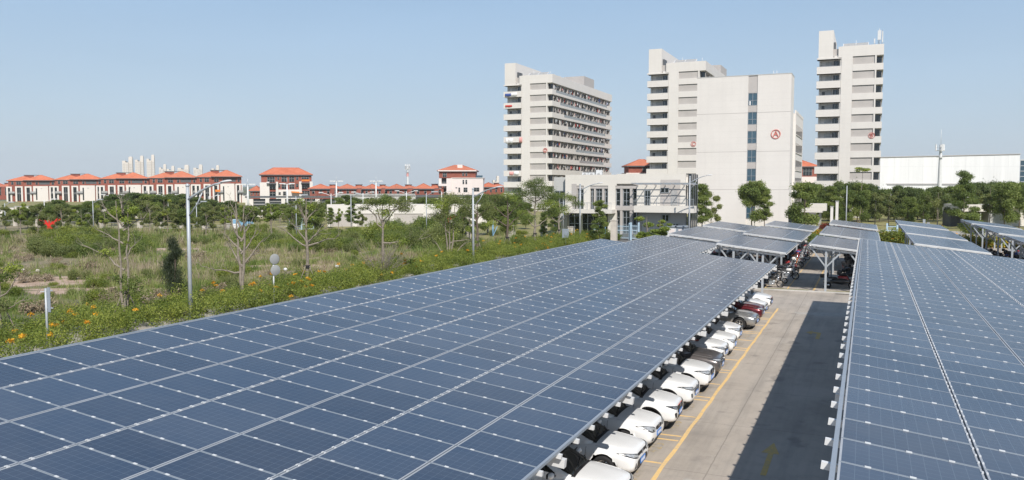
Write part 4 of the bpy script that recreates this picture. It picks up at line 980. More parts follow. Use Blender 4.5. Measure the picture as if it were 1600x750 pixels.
def make_tree(kind, seed, h=6., spread=2., mat='leaf_mid', n=5000, size=.12, trunk_h=.35, bark='bark_dark', r=.13):
    rr = random.Random(seed); segs = []; blobs = []
    top = Vector((rr.uniform(-.2, .2), rr.uniform(-.2, .2), h*.92)); tr = wob((0, 0, -.1), top, 6, .012, rr); segs.append((tr, r, r*.2))
    if kind == 'round':
        for i in range(13):
            t = rr.uniform(trunk_h, .95); a = rr.uniform(0, 6.28); q = spread*(1-((t-.62)/.5)**2*.75)*rr.uniform(.35, .95)
            c = Vector((math.cos(a)*q*.72, math.sin(a)*q*.72, h*t)); b0 = Vector((0, 0, h*max(.25, t-.22))); segs.append((wob(b0, c, 3, .05, rr), r*.35, r*.1))
            s = spread*rr.uniform(.28, .46); blobs.append((c.x, c.y, c.z, s, s, s*rr.uniform(.5, .8)))
        blobs.append((top.x, top.y, h*.93, spread*.35, spread*.35, h*.07))
    elif kind == 'layer':
        for i in range(15):
            t = trunk_h+(.97-trunk_h)*((i+.5)/15); a = i*2.4+rr.uniform(-.4, .4); q = spread*rr.uniform(.3, 1)*(1.08-t*.75)
            c = Vector((math.cos(a)*q, math.sin(a)*q, h*t)); segs.append((wob((0, 0, h*(t-.05)), c, 3, .05, rr), r*.3, r*.08))
            s = spread*rr.uniform(.26, .44); blobs.append((c.x*.9, c.y*.9, c.z, s, s, s*.36))
    elif kind == 'gap':
        for i in range(10):
            t = rr.uniform(trunk_h, .97); a = rr.uniform(0, 6.28); q = spread*rr.uniform(.2, .95)
            c = Vector((math.cos(a)*q, math.sin(a)*q, h*t)); segs.append((wob((0, 0, h*max(.2, t-.25)), c, 4, .06, rr), r*.32, r*.07))
            for e in range(3):
                d = c+Vector((rr.uniform(-.5, .5), rr.uniform(-.5, .5), rr.uniform(-.2, .5)))*spread*.4; segs.append((wob(c, d, 2, .05, rr), r*.08, r*.03))
            s = spread*rr.uniform(.2, .34); blobs.append((c.x, c.y, c.z, s, s, s*.65))
    return branch_mesh(segs, bark), leaf_cloud('crown', blobs, n, size, mat, seed)
def plant(name, meshes, loc, label, cat, group=None, rz=None, sc=1.0, zs=1.0):
    root = tag(empty(name, loc, rnd.uniform(0, 6.28) if rz is None else rz), label, cat, group); root.scale = (sc, sc, sc*zs)
    lk('trunk', meshes[0], root); lk('crown', meshes[1], root); return root
# ---- crown kinds for the middle distance
TK = {}
for i in range(4): TK['dark%d' % i] = make_tree('round', 20+i, 6, 3.0, 'leaf_dark', 22000, .115, .20)
for i in range(4): TK['mid%d' % i] = make_tree('round', 30+i, 6, 2.7, 'leaf_mid', 17000, .11, .26)
for i in range(3): TK['gap%d' % i] = make_tree('gap', 40+i, 6, 2.2, 'leaf_olive', 8500, .10, .32, 'bark_pale')
for i in range(4): TK['lay%d' % i] = make_tree('layer', 50+i, 7, 2.8, 'leaf_mid', 15000, .10, .22, 'bark_dark')
for i in range(2): TK['lime%d' % i] = make_tree('gap', 60+i, 6, 1.8, 'leaf_lime', 7000, .09, .4, 'bark_pale')
def crown_top(me):
    a = np.empty(len(me.vertices)*3, dtype=np.float32); me.vertices.foreach_get('co', a); return float(np.percentile(a[2::3], 99.3))
TOP = {k: crown_top(v[1]) for k, v in TK.items()}
def far_tree(key, px, d, ytop, label, group, wid=1.0, jitter=0):
    p = at_d(px, 290, d); h = CAMZ+(290-ytop)*d/FPX; base = TOP[key]
    o = plant('tree', TK[key], (p[0], p[1], -.05), label, 'tree', group); sc = h/base
    w_ = sc*wid; o.scale = (w_, w_, sc); return o
# trees across the park on the left, two staggered rows
r_ = random.Random(21)
G1 = 'park trees in front of the villas'
KL = {'dark': 'dark round evergreen tree', 'mid': 'green round-crowned tree', 'gap': 'thin olive tree with an open crown', 'lime': 'light green thin tree', 'lay': 'green tree with layered branches'}
WH = {0: ('in the dense belt right below the villas', 'belt trees below the villas'), 1: ('scattered in the park before the belt', 'scattered park trees before the belt'), 2: ('just behind the stone-post fence', 'young park trees just behind the fence'), 3: ('far behind the belt at the foot of the villas', 'trees at the foot of the villas')}
def LB(kk, w_): q = kk.rstrip('0123456789'); return dict(label=KL[q]+' '+WH[w_][0], group=KL[q]+', '+WH[w_][1])
def ftop(px):      # skyline of the belt in the photograph
    pts = [(-60, 322), (0, 321), (60, 318), (90, 312), (120, 318), (150, 310), (180, 303), (215, 300), (250, 303), (275, 302), (310, 308), (350, 312), (390, 322), (430, 316), (470, 312), (520, 318), (560, 314), (620, 320), (660, 318), (720, 316), (760, 306), (800, 300)]
    for (a, b), (c, d) in zip(pts, pts[1:]):
        if a <= px <= c: return b+(d-b)*(px-a)/(c-a)
    return 318
px = -60
while px < 515:
    kk = r_.choice(['dark', 'mid', 'mid', 'dark'])+str(r_.randrange(3)); far_tree(kk, px, r_.uniform(240, 290), ftop(px)-1+r_.uniform(0, 6), wid=r_.uniform(1.0, 1.3), **LB(kk, 3)); px += r_.uniform(11, 15)
px = -50
while px < 512:
    dense = 150 < px < 385
    kk = r_.choice(['dark', 'dark', 'mid'] if dense else ['mid', 'lay', 'mid', 'lay', 'gap', 'dark'])+str(r_.randrange(3))
    far_tree(kk, px, r_.uniform(176, 196), ftop(px)+r_.uniform(0, 6), wid=r_.uniform(1.0, 1.3), **LB(kk, 0)); px += r_.uniform(10, 14) if dense else r_.uniform(12, 17)
px = -45
while px < 520:
    kk = r_.choice(['mid', 'gap', 'gap', 'lime', 'mid', 'lay', 'dark'])+str(r_.randrange(2))
    far_tree(kk, px, r_.uniform(150, 170), ftop(px)+r_.uniform(5, 16), wid=r_.uniform(.75, 1.05), **LB(kk, 1)); px += r_.uniform(13, 21)
px = -40
while px < 500:
    kk = r_.choice(['gap', 'lime', 'gap', 'mid'])+str(r_.randrange(2))
    far_tree(kk, px, r_.uniform(122, 136), r_.uniform(316, 328), wid=r_.uniform(.7, .95), **LB(kk, 2)); px += r_.uniform(26, 40)
px = 512
while px < 765:
    kk = r_.choice(['dark', 'mid', 'mid', 'lay'])+str(r_.randrange(3)); far_tree(kk, px, r_.uniform(190, 225), r_.uniform(305, 313), label=KL[kk[:-1]]+' rising behind the low building', group=KL[kk[:-1]]+', behind the low building', wid=r_.uniform(.9, 1.2)); px += r_.uniform(11, 17)
# between the low building and the towers
for px, d, yt, kk, wd in ((548, 150, 312, 'lay0', .75), (470, 150, 318, 'gap1', .8), (602, 250, 316, 'dark1', 1), (640, 255, 318, 'mid1', 1.1), (668, 250, 320, 'mid2', 1.1), (700, 160, 306, 'lay1', .6), (716, 235, 312, 'dark2', 1), (752, 170, 304, 'dark0', 1.0),
                         (776, 165, 306, 'dark3', 1.1), (805, 170, 305, 'dark1', 1.0), (762, 132, 318, 'mid0', .9), (790, 120, 322, 'mid3', .8), (822, 150, 318, 'mid2', .8), (868, 128, 318, 'lay2', .7), (690, 140, 322, 'lime0', .8), (725, 138, 325, 'mid1', .8), (850, 118, 330, 'lay3', .55), (733, 118, 330, 'gap0', .9), (528, 132, 326, 'lime1', .6), (565, 136, 330, 'gap2', .6)):
    far_tree(kk, px, d, yt, '%s' % {'lay': 'layered tree between the low building and the D tower', 'gap': 'thin open tree between the low building and the D tower', 'dar': 'dark dense tree between the low building and the D tower', 'mid': 'round green tree between the low building and the D tower', 'lim': 'sparse light green tree between the low building and the D tower'}[kk[:3]], '%s trees between the low building and the D tower' % kk[:3], wd)
# in front of the annex and block A
o = far_tree('lay0', 938, 112, 313, 'small tree with dense green crown before the annex balcony', None, .62)
o = far_tree('lay1', 1098, 140, 288, 'layered tree at the corner where the annex meets block A', None, .75)
o = far_tree('gap0', 1112, 141, 300, 'thin tree beside the layered one against the blank wall of block A', None, .7)
o = far_tree('round' if 0 else 'mid0', 1176, 150, 284, 'dense green tree before the window strip of block A', None, .72)
o = far_tree('lay3', 1196, 149, 292, 'slender pale tree leaning out beside the dense tree at block A', None, .6)
o = far_tree('lime0', 1012, 96, 338, 'small lime-green tree with yellow flowers before the annex gate', None, 1.35)
o = far_tree('lime1', 1032, 97, 344, 'lower lime-green bush-like tree beside the flowering one', None, 1.3)
# the belt of trees on the right
def rtop(px):
    pts = [(1236, 296), (1262, 284), (1290, 290), (1320, 282), (1350, 284), (1380, 296), (1400, 290), (1440, 292), (1480, 290), (1500, 286), (1540, 284), (1580, 284), (1640, 290)]
    for (a, b), (c, d) in zip(pts, pts[1:]):
        if a <= px <= c: return b+(d-b)*(px-a)/(c-a)
    return 290
px = 1246
while px < 1660:
    kk = r_.choice(['dark', 'dark', 'mid']); far_tree(kk+str(r_.randrange(4)), px, r_.uniform(178, 195), rtop(px)+r_.uniform(0, 4), '%s in the tall belt between the B tower and the warehouse' % KL[kk], 'trees of the belt before the warehouse: '+KL[kk], r_.uniform(.7, .9)); px += r_.uniform(13, 18)
px = 1300
while px < 1640:
    kk = r_.choice(['mid', 'lay', 'mid', 'gap']); far_tree(kk+str(r_.randrange(3)), px, r_.uniform(150, 168), rtop(px)+r_.uniform(4, 18), '%s before the dark belt near the warehouse' % KL[kk], 'lighter trees before the belt: '+KL[kk], r_.uniform(.6, .8)); px += r_.uniform(20, 30)
far_tree('mid2', 1258, 137, 286, 'dense green tree over the beam of the entrance gateway', None, .85)
far_tree('lay1', 1508, 150, 268, 'tall layered tree rising above the belt before the warehouse', None, .62)
rr = random.Random(90); p = at_d(1345, 290, 165); h = CAMZ+(290-263)*165/FPX; root = tag(empty('tree', (p[0], p[1], 0)), 'thin tall tree whose small flat tuft stands before the B tower', 'tree')
lk('trunk', branch_mesh([(wob((0, 0, 0), (.2, 0, h-.2), 7, .012, rr), .11, .03)], 'bark_pale'), root); lk('crown', leaf_cloud('crown', [(.2+rr.uniform(-1, 1), rr.uniform(-1, 1), h-rr.uniform(0, .5), .7, .7, .25) for _ in range(7)], 2200, .09, 'leaf_lime', 90), root)
far_tree('mid1', 1572, 148, 286, 'full green tree before the beige pavilion', None, .7)
far_tree('mid3', 1522, 120, 333, 'small green bush-like tree beside the pavilion posts', None, 1.5)

# ---- street trees along the pavement: modelled one by one
def sparse_tree(px, y, ytop, label, limbs, tufts, seed, bark='bark_pale', r=.14, stakes=True, stems=1, mat='leaf_mid', x=-39.2, lean=0):
    """limbs: (height fraction, azimuth deg, length, rise); tufts: (height, azimuth, distance, radius, material key)"""
    rr = random.Random(seed); h = None
    p0 = np.array([x, y, 0.]); q = p0-np.array([0, 0, CAMZ]); z = q@FW; h = CAMZ+(290-ytop)*z/FPX
    root = tag(empty('tree', (x, y, -.02), -YAW), label, 'tree'); segs = []
    for s_ in range(stems):
        ox = (s_-(stems-1)/2)*.16; top = Vector((ox*4+lean, rr.uniform(-.2, .2), h*rr.uniform(.88, 1)))
        segs.append((wob((ox*.6, 0, -.1), top, 8, .01, rr), r*(1 if stems == 1 else .7), r*.16))
    for t, a, L, rise in limbs:
        a = R(a); b = Vector((lean*t, 0, h*t)); e = b+Vector((math.cos(a)*L, math.sin(a)*L, rise)); pts = wob(b, e, 5, .06, rr); segs.append((pts, r*.42, r*.08))
        for j in range(4):
            k_ = rr.choice(pts[2:]); f = k_+Vector((math.cos(a)*L*.3+rr.uniform(-.4, .4), math.sin(a)*L*.3+rr.uniform(-.4, .4), rr.uniform(.1, .9))); segs.append((wob(k_, f, 3, .08, rr), r*.15, r*.04))
            for e_ in range(2): segs.append((wob(f, f+Vector((rr.uniform(-.35, .35), rr.uniform(-.35, .35), rr.uniform(0, .5))), 2, .08, rr), r*.07, r*.03))
    lk('trunk', branch_mesh(segs, bark, n=8), root)
    for m_ in sorted(set(t[4] for t in tufts)):
        bl = []
        for (hh, dx, dy, s, mm) in tufts:
            if mm != m_: continue
            for e in range(5): q_ = s*.55; bl.append((dx+rr.uniform(-q_, q_), dy+rr.uniform(-q_, q_), h*hh+rr.uniform(-.3, .3)*s, s*.7, s*.7, s*.42))
        lk('crown', leaf_cloud('crown', bl, int(sum(1150*max(.4, t[3])**2 for t in tufts if t[4] == m_)), .06, m_, seed), root)
    if stakes:
        for a in (0, 2.1, 4.2):
            lk('stake', MB().tube([(math.cos(a+seed)*1.0, math.sin(a+seed)*1.0, -.05), (math.cos(a+seed)*.12, math.sin(a+seed)*.12, 2.0)], .035, 'bark_pale', 5).mesh('stake'), root)
        lk('tie', MB().lathe([(r*1.15, 1.75), (r*1.15, 1.95)], 'black_plastic', 10).mesh('tie'), root)
    return root
sparse_tree(195, 34.0, 302, 'nearly bare street tree with one leafy clump low on its trunk', [(.42, 175, 2.6, 1.4), (.5, 20, .6, .9), (.72, 30, 1.3, 1.0), (.75, 190, 1.2, 1.3), (.85, 120, .8, .8), (.86, 300, .7, .9), (.62, 170, 1.6, .8)],
            [(.30, .35, 0, .85, 'leaf_mid'), (.34, -.3, .2, .55, 'leaf_mid'), (.55, -1.0, .2, .5, 'leaf_lime'), (.80, .3, 0, .45, 'leaf_lime'), (.86, -.5, .3, .5, 'leaf_lime'), (.88, .8, -.2, .45, 'leaf_lime'), (.62, .1, 0, .25, 'leaf_lime')], 3, stems=2)
sparse_tree(363, 43.6, 312, 'dead bare tree with forked grey branches beside the tall lamp post', [(.30, 200, 2.2, .4), (.35, 10, 1.6, 2.0), (.36, 160, 1.3, 1.8), (.48, 20, .9, 1.3), (.5, 180, 1.1, 1.2), (.6, 40, .8, 1.4), (.62, 220, .8, 1.5), (.7, 330, .8, 1.2), (.74, 150, .7, 1.3)],
            [(.82, .2, 0, .25, 'leaf_olive')], 5, r=.19, stems=2, stakes=False)
sparse_tree(495, 50.8, 308, 'bare-limbed tree with small yellow-green tufts and slanting stakes', [(.48, 5, 2.4, .8), (.47, 175, 2.2, 1.6), (.5, 60, 1.6, 1.3), (.5, 200, 1.4, 1.9), (.52, 330, 1.8, 1.1), (.74, 170, 1.0, 1.5), (.76, 10, 1.1, 1.5), (.82, 80, .8, .9), (.7, 250, .9, 1.5)],
            [(.68, .1, 0, .4, 'leaf_lime'), (.78, .5, .1, .35, 'leaf_lime'), (.9, .4, .1, .5, 'leaf_lime'), (.95, -.5, .1, .45, 'leaf_lime'), (.92, 1.0, .1, .5, 'leaf_olive'), (.85, -.7, 0, .35, 'leaf_lime'), (.45, .25, 0, .2, 'leaf_lime')], 8, r=.17)
sparse_tree(597, 61.4, 306, 'tree with a forked top crown and one long low branch', [(.42, 5, 3.2, .3), (.60, 150, 1.7, 2.2), (.60, 30, 1.8, 2.3), (.62, 170, 1.0, 2.5), (.64, 10, 1.0, 2.4), (.78, 350, 2.2, .9)],
            [(.92, -.9, 0, .9, 'leaf_olive'), (.95, .2, .2, 1.0, 'leaf_mid'), (.9, 1.4, 0, 1.0, 'leaf_olive'), (.85, 2.1, 0, .7, 'leaf_olive'), (.8, .2, 0, .8, 'leaf_lime'), (.44, 1.8, 0, .7, 'leaf_lime'), (.46, 3.0, 0, .8, 'leaf_olive'), (.50, 2.6, .2, .6, 'leaf_olive'), (.86, -1.7, 0, .5, 'leaf_olive')], 9, r=.17, stakes=False)
sparse_tree(672, 74.0, 306, 'many-stemmed tree with spreading lower limbs and airy yellow-green crown', [(.10, 160, 2.4, 2.2), (.10, 20, 2.6, 2.0), (.45, 170, 1.4, 1.8), (.5, 10, 1.4, 1.6), (.3, 15, 2.8, .6)],
            [(.9, -1.2, 0, 1.2, 'leaf_lime'), (.95, .2, .2, 1.3, 'leaf_olive'), (.85, 1.6, 0, 1.2, 'leaf_olive'), (.72, -1.0, 0, 1.1, 'leaf_olive'), (.70, .9, 0, 1.2, 'leaf_mid'), (.45, -2.2, 0, .9, 'leaf_olive'), (.52, 2.2, 0, .7, 'leaf_lime'), (.58, 0, .3, .9, 'leaf_olive'), (.32, 2.6, 0, .4, 'leaf_lime')], 11, r=.15, stems=3, stakes=False)
sparse_tree(738, 80.5, 304, 'tree with a straight dark trunk just behind the second lamp post', [(.6, 160, 1.6, 1.4), (.62, 20, 1.5, 1.6), (.7, 180, 1.2, 1.5), (.5, 190, 1.2, .8)],
            [(.92, -.7, 0, 1.1, 'leaf_olive'), (.85, .9, 0, 1.0, 'leaf_olive'), (.72, -1.2, 0, .9, 'leaf_olive'), (.68, 1.1, 0, .8, 'leaf_olive')], 12, 'bark_dark', r=.2, stakes=True)
sparse_tree(793, 88.7, 302, 'spreading tree with dark trunk, leafy on both sides, third from the annex', [(.45, 170, 2.2, 1.2), (.45, 15, 2.2, 1.6), (.6, 190, 1.8, 1.5), (.62, 340, 1.8, 1.4), (.75, 90, 1, .8)],
            [(.9, -1.4, 0, 1.2, 'leaf_olive'), (.94, .3, 0, 1.1, 'leaf_lime'), (.8, 1.8, 0, 1.2, 'leaf_mid'), (.72, -2.2, 0, 1.0, 'leaf_olive'), (.6, 1.5, 0, 1.0, 'leaf_mid'), (.5, -1.8, 0, .8, 'leaf_lime'), (.58, 2.6, 0, .8, 'leaf_mid')], 14, 'bark_dark', r=.2)
sparse_tree(840, 97.5, 277, 'tallest street tree, with a dark green top and pale forked trunk', [(.3, 160, 1.8, 1.5), (.3, 20, 2.2, 1.6), (.45, 180, 1.5, 1.2), (.5, 10, 1.8, 1.0), (.65, 170, 1.6, .8), (.66, 20, 1.7, .8), (.8, 90, 1, .8)],
            [(.94, 0, 0, 1.2, 'leaf_dark'), (.88, -.9, 0, 1.2, 'leaf_dark'), (.86, 1.3, 0, 1.3, 'leaf_dark'), (.78, -1.7, 0, 1.3, 'leaf_dark'), (.76, .4, 0, 1.4, 'leaf_dark'), (.74, 2.2, 0, 1.2, 'leaf_dark'), (.64, -1.4, 0, 1.2, 'leaf_mid'), (.62, 1.4, 0, 1.4, 'leaf_lime'), (.52, 2.2, 0, 1.1, 'leaf_mid'), (.5, -1.6, 0, .9, 'leaf_lime')], 15, r=.2)
sparse_tree(875, 106.5, 300, 'street tree standing closest to the cream annex', [(.4, 160, 1.8, 1.2), (.42, 20, 1.8, 1.2), (.6, 180, 1.8, 1), (.6, 10, 1.9, 1.0)],
            [(.93, -.3, 0, 1.2, 'leaf_mid'), (.9, 1.4, 0, 1.2, 'leaf_mid'), (.8, -1.6, 0, 1.1, 'leaf_mid'), (.78, 2.6, 0, 1.0, 'leaf_dark'), (.66, .4, 0, 1.1, 'leaf_lime'), (.6, -1.4, 0, .8, 'leaf_mid')], 16, r=.18)
sparse_tree(-22, 27.5, 392, 'small leafy tree cut off by the picture edge beside the waste ground', [(.5, 10, 1.4, 1.2), (.6, 180, 1.2, 1.2), (.35, 5, 1.8, .8)],
            [(.85, .9, 0, .6, 'leaf_lime'), (.7, 0, .2, .6, 'leaf_mid'), (.4, .2, 0, .6, 'leaf_olive')], 17, r=.10, x=-40.6)
# bare bush with pale twigs
rr = random.Random(31); root = tag(empty('bush', (-37.6, 58.5, 0)), 'leafless bush of long pale arching twigs among the yellow flowers', 'bush'); segs = []
for i in range(46):
    a = rr.uniform(0, 6.28); L = rr.uniform(1.4, 3.6); e = Vector((math.cos(a)*L*rr.uniform(.5, 1), math.sin(a)*L*rr.uniform(.6, 1), rr.uniform(1.2, 3.6))); pts = wob((rr.uniform(-.3, .3), rr.uniform(-.3, .3), 0), e, 5, .05, rr); segs.append((pts, .024, .009))
    for j in range(3): b = rr.choice(pts[2:5]); segs.append((wob(b, b+Vector((rr.uniform(-.8, .8), rr.uniform(-.8, .8), rr.uniform(.1, .9))), 3, .06, rr), .012, .006))
lk('twigs', branch_mesh(segs, 'bark_pale', n=5), root)
# dark feathery conifer
rr = random.Random(33); p = gnd(274, 466); root = tag(empty('conifer', (p[0], p[1], 0)), 'dark upright feathery conifer standing alone in the waste ground', 'conifer')
lk('trunk', branch_mesh([(wob((0, 0, -.1), (.1, 0, 3.9), 5, .02, rr), .09, .03)], 'bark_dark'), root)
bl = [(rr.uniform(-.35, .35)*(1.25-z/4.4), rr.uniform(-.35, .35)*(1.25-z/4.4), z, .42*(1.35-z/4.6), .42*(1.35-z/4.6), .42) for z in np.linspace(.35, 3.9, 26)]
g = np.random.default_rng(4); n = 9000; B = np.array(bl); idx = g.integers(0, len(B), n); P = B[idx, :3]+g.normal(size=(n, 3))*B[idx, 3:6]*.62; P[:, 0] += .28*np.sin(P[:, 2]*1.9+1)*(P[:, 2] < 3.4)+.15*np.sin(P[:, 2]*4.3); P[:, 2] = np.clip(P[:, 2], .05, 9)
up = np.stack([g.normal(size=n)*.35, g.normal(size=n)*.35, np.ones(n)], 1)*.16; sd = g.normal(size=(n, 3)); sd[:, 2] *= .2; sd = sd/np.linalg.norm(sd, axis=1)[:, None]*.016
V = np.stack([P-sd, P+sd, P+sd*.3+up, P-sd*.3+up], 1).reshape(-1, 3); UV = np.repeat(np.stack([g.random(n), g.random(len(B))[idx]], 1), 4, 0)
lk('crown', fastmesh('crown', V, np.arange(4*n).reshape(n, 4), ['needles'], UV), root)

# ---- bushes in the waste ground
BM = [leaf_cloud('foliage', [(rr.uniform(-.9, .9), rr.uniform(-.9, .9), rr.uniform(.2, .9), .6, .6, .5) for _ in range(9)], 6500, .05, m, 70+i, flat=.2, shell=.4) for i, m in enumerate(['leaf_bush', 'leaf_bush', 'leaf_olive', 'leaf_mid'])]
def bush(px, py, sc, label, group, k=None, zs=1.0):
    p = gnd(px, py); o = lk('bush', BM[rnd.randrange(4) if k is None else k], None, (p[0], p[1], -.1), (0, 0, rnd.uniform(0, 6.28)), (sc, sc, sc*zs)); tag(o, label, 'bush', group)
rb = random.Random(44)
DRY = leaf_cloud('foliage', [(rr.uniform(-.8, .8), rr.uniform(-.8, .8), rr.uniform(.1, .7), .5, .5, .45) for _ in range(8)], 2600, .06, 'dry_twigs', 88, flat=.1, shell=.2); BM.append(DRY)
for i in range(52): bush(rb.uniform(60, 235), rb.uniform(368, 402), rb.uniform(.7, 1.5), 'green bush of the thicket rising behind the bare soil', 'green thicket behind the bare soil', rb.choice((0, 1, 2, 3)), rb.uniform(.8, 1.3))
for i in range(54): bush(rb.uniform(375, 570), rb.uniform(364, 394), rb.uniform(.7, 1.4), 'green bush of the thicket in front of the low building', 'green thicket before the low building', rb.choice((0, 1, 2, 3)), rb.uniform(.8, 1.2))
for i in range(34): bush(rb.uniform(590, 712), rb.uniform(364, 390), rb.uniform(1.1, 2.1), 'tall bush clump right of the forked tree', 'tall bushes before the low building wall', rb.choice((0, 1, 2, 3)), rb.uniform(1, 1.3))
for i in range(60): bush(rb.uniform(-20, 900), rb.uniform(364, 382), rb.uniform(.6, 1.2), 'low olive bush along the fence of the waste ground', 'low bushes along the fence', rb.choice((1, 2, 2, 3)), .8)
for i in range(70): bush(rb.uniform(-20, 720), rb.uniform(386, 480), rb.uniform(.3, .75), 'small weedy bush scattered in the waste ground', 'small bushes in the waste ground', rb.choice((0, 1, 2, 2)), rb.uniform(.7, 1.3))
for i in range(85): bush(rb.uniform(-20, 760), rb.uniform(378, 490), rb.uniform(.35, .95), 'dry brown twiggy bush scattered in the waste ground', 'dry bushes in the waste ground', 4, rb.uniform(.6, 1.2))

# ---- grass of the waste ground (nobody could count it)
def vnoise(x, y, s, seed):
    g = np.random.default_rng(seed); T = g.random((64, 64)); u, v = x/s, y/s; i, j = np.floor(u).astype(int), np.floor(v).astype(int); a, b = u-i, v-j; a = a*a*(3-2*a); b = b*b*(3-2*b)
    q = lambda m, n: T[m % 64, n % 64]
    return (q(i, j)*(1-a)+q(i+1, j)*a)*(1-b)+(q(i, j+1)*(1-a)+q(i+1, j+1)*a)*b
def grass(name, label, N, xr, yr, hmul, seed, blades=9, inside=None, wid=.03, lab_cat='grass'):
    g = np.random.default_rng(seed); x = g.uniform(*xr, N); y = g.uniform(*yr, N)
    # keep to the part the camera can see, thinner with distance
    P = np.stack([x, y, np.full(N, -CAMZ)], 1); z = P@FW; sx = (P@RT)/z*FPX; keep = (z > 5) & (np.abs(sx) < 960)
    xr_ = x*.8-y*.6; yr_ = x*.6+y*.8; n1 = vnoise(xr_, yr_, 7.3, 1)*.45+vnoise(x, y, 2.6, 2)*.3+vnoise(yr_, xr_, .9, 7)*.25; n2 = vnoise(xr_+40, yr_, 8.5, 3)*.35+vnoise(x, y, 3.1, 4)*.3+vnoise(yr_, xr_, 1.1, 9)*.35
    keep &= g.random(N) < np.clip((n1-.40)*3.6, .035, 1)
    for cx, cy, rx, ry, th in ((-64.5, 45.5, 7.6, 4.6, .5), (-54, 44, 5.8, 2.3, .4), (-82, 76, 7.2, 2.8, .6), (-98, 62, 9.5, 3.2, .45), (-52, 65, 6.2, 2.9, .5)):
        dx, dy = (x-cx)*math.cos(th)+(y-cy)*math.sin(th), -(x-cx)*math.sin(th)+(y-cy)*math.cos(th); keep &= ~(((dx/rx)**2+(dy/ry)**2 < 1) & (g.random(N) < .93))
    x, y, n1, n2, z = x[keep], y[keep], n1[keep], n2[keep], z[keep]; n = len(x)
    X = np.repeat(x, blades)+g.normal(size=n*blades)*.16; Y = np.repeat(y, blades)+g.normal(size=n*blades)*.16; m = n*blades
    h = np.repeat((.22+.75*n1**1.4)*hmul*g.uniform(.5, 1.4, n), blades)*g.uniform(.55, 1.15, m); W_ = wid*np.repeat(np.clip(z/55, .8, 2.2), blades)*g.uniform(.6, 1.3, m)
    a = g.uniform(0, math.pi, m); dx, dy = np.cos(a)*W_, np.sin(a)*W_; lx, ly = g.normal(size=m)*h*.28, g.normal(size=m)*h*.28
    B = np.stack([X, Y, np.full(m, -.04)], 1); S = np.stack([dx, dy, np.zeros(m)], 1); Tp = np.stack([lx, ly, h], 1)
    V = np.stack([B-S, B+S, B+S*.25+Tp, B-S*.25+Tp], 1).reshape(-1, 3)
    tone = np.clip(np.repeat((n2-.5)*2.1+.53+g.normal(size=n)*.07, blades)+g.normal(size=m)*.08, 0, 1)
    UV = np.repeat(np.stack([tone, tone], 1), 4, 0)
    o = lk(name, fastmesh(name, V, np.arange(4*m).reshape(m, 4), ['grass_blades'], UV)); tag(o, label, lab_cat, None, 'stuff'); return o
grass('grass', 'tall wild grass, part green part dry, over the waste ground', 95000, (-135, -41.5), (18, 111), .68, 11, 8, wid=.02)
grass('grass', 'short lawn grass at the nearer edge of the waste ground', 60000, (-62, -41), (20, 100), .45, 12, 8, wid=.014)
grass('tall_weeds', 'taller green and straw-coloured weeds in clumps over the waste ground', 6500, (-120, -42), (18, 108), 1.75, 21, 12, wid=.022)
# ---- shrub strip with yellow flowers along the pavement
g = np.random.default_rng(8); bl = []
y = 14.
while y < 118:
    for e in range(5):
        xx = g.uniform(-41.3, -34.9); bl.append((xx, y+g.uniform(-.6, .6), g.uniform(.1, 1.15), g.uniform(.4, .85), g.uniform(.4, .85), g.uniform(.3, .7)))
    y += .62
o = lk('shrubbery', leaf_cloud('shrubbery', bl, 330000, .052, 'leaf_bush', 5, flat=.3, shell=.5)); tag(o, 'strip of leafy green shrubs along the pavement edge', 'shrubs', None, 'stuff')
ys_ = sorted(b[1] for b in bl); cl = []
for i in range(200):
    b = bl[g.integers(len(bl))]; 
    if vnoise(np.array([b[0]]), np.array([b[1]]), 3.5, 6)[0] < .45: continue
    cl.append((b[0]+g.uniform(-.4, .4), b[1]+g.uniform(-.4, .4), b[2]+b[5]*g.uniform(.7, 1.25), .16, .16, .10))
o = lk('blossom', leaf_cloud('blossom', cl, 6500, .045, 'petals', 6, flat=1.0, shell=.2)); tag(o, 'orange-yellow flower heads scattered over the green shrubs', 'flowers', None, 'stuff')
bl2 = [(g.uniform(-42, -34.9), g.uniform(100, 115), .3, .6, .6, .45) for _ in range(90)]
o = lk('flower_bed', leaf_cloud('flower_bed', bl2, 16000, .08, 'leaf_lime', 15, extra=('petals', .12))); tag(o, 'yellow-green flowering ground cover before the annex', 'ground cover', None, 'stuff')
# hedges
def hedge(px0, px1, Y, h, dep, mat, label, extra=None, n=9000):
    x0, x1 = at_y(Y, px0, 360)[0], at_y(Y, px1, 360)[0]; bl = [(x, Y+g.uniform(0, dep), h*.5, .7, .6, h*.55) for x in np.arange(x0, x1, .7) for _ in range(2)]
    o = lk('hedge', leaf_cloud('hedge', bl, n, .1, mat, int(px0), flat=.2, shell=.5, extra=extra)); tag(o, label, 'hedge')
hedge(1377, 1428, 118, 2.0, 1.4, 'leaf_bush', 'dark green hedge dotted with orange flowers in the gap between small roofs', ('petals', .03))
hedge(940, 962, 116.5, .9, .8, 'leaf_mid', 'short clipped green hedge beside the stone post at the annex gate')
hedge(1270, 1300, 119, 1.2, 1.6, 'leaf_mid', 'rounded green hedge behind the lane end under the gateway')
hedge(1286, 1345, 150, 1.5, 1.5, 'leaf_red', 'dark red-leaved hedge behind the stone pillars')
hedge(1400, 1480, 150, 1.2, 2, 'leaf_lime', 'yellow-green low hedge on the lawn before the tree belt', ('petals', .1))
hedge(1490, 1600, 120, 1.6, 2, 'leaf_lime', 'yellow flowering hedge under the tall-strutted roofs', ('petals', .2))
hedge(1275, 1290, 135, 1.1, 1.0, 'leaf_lime', 'small bright yellow shrub row by the gateway pillar', ('petals', .3), 3000)
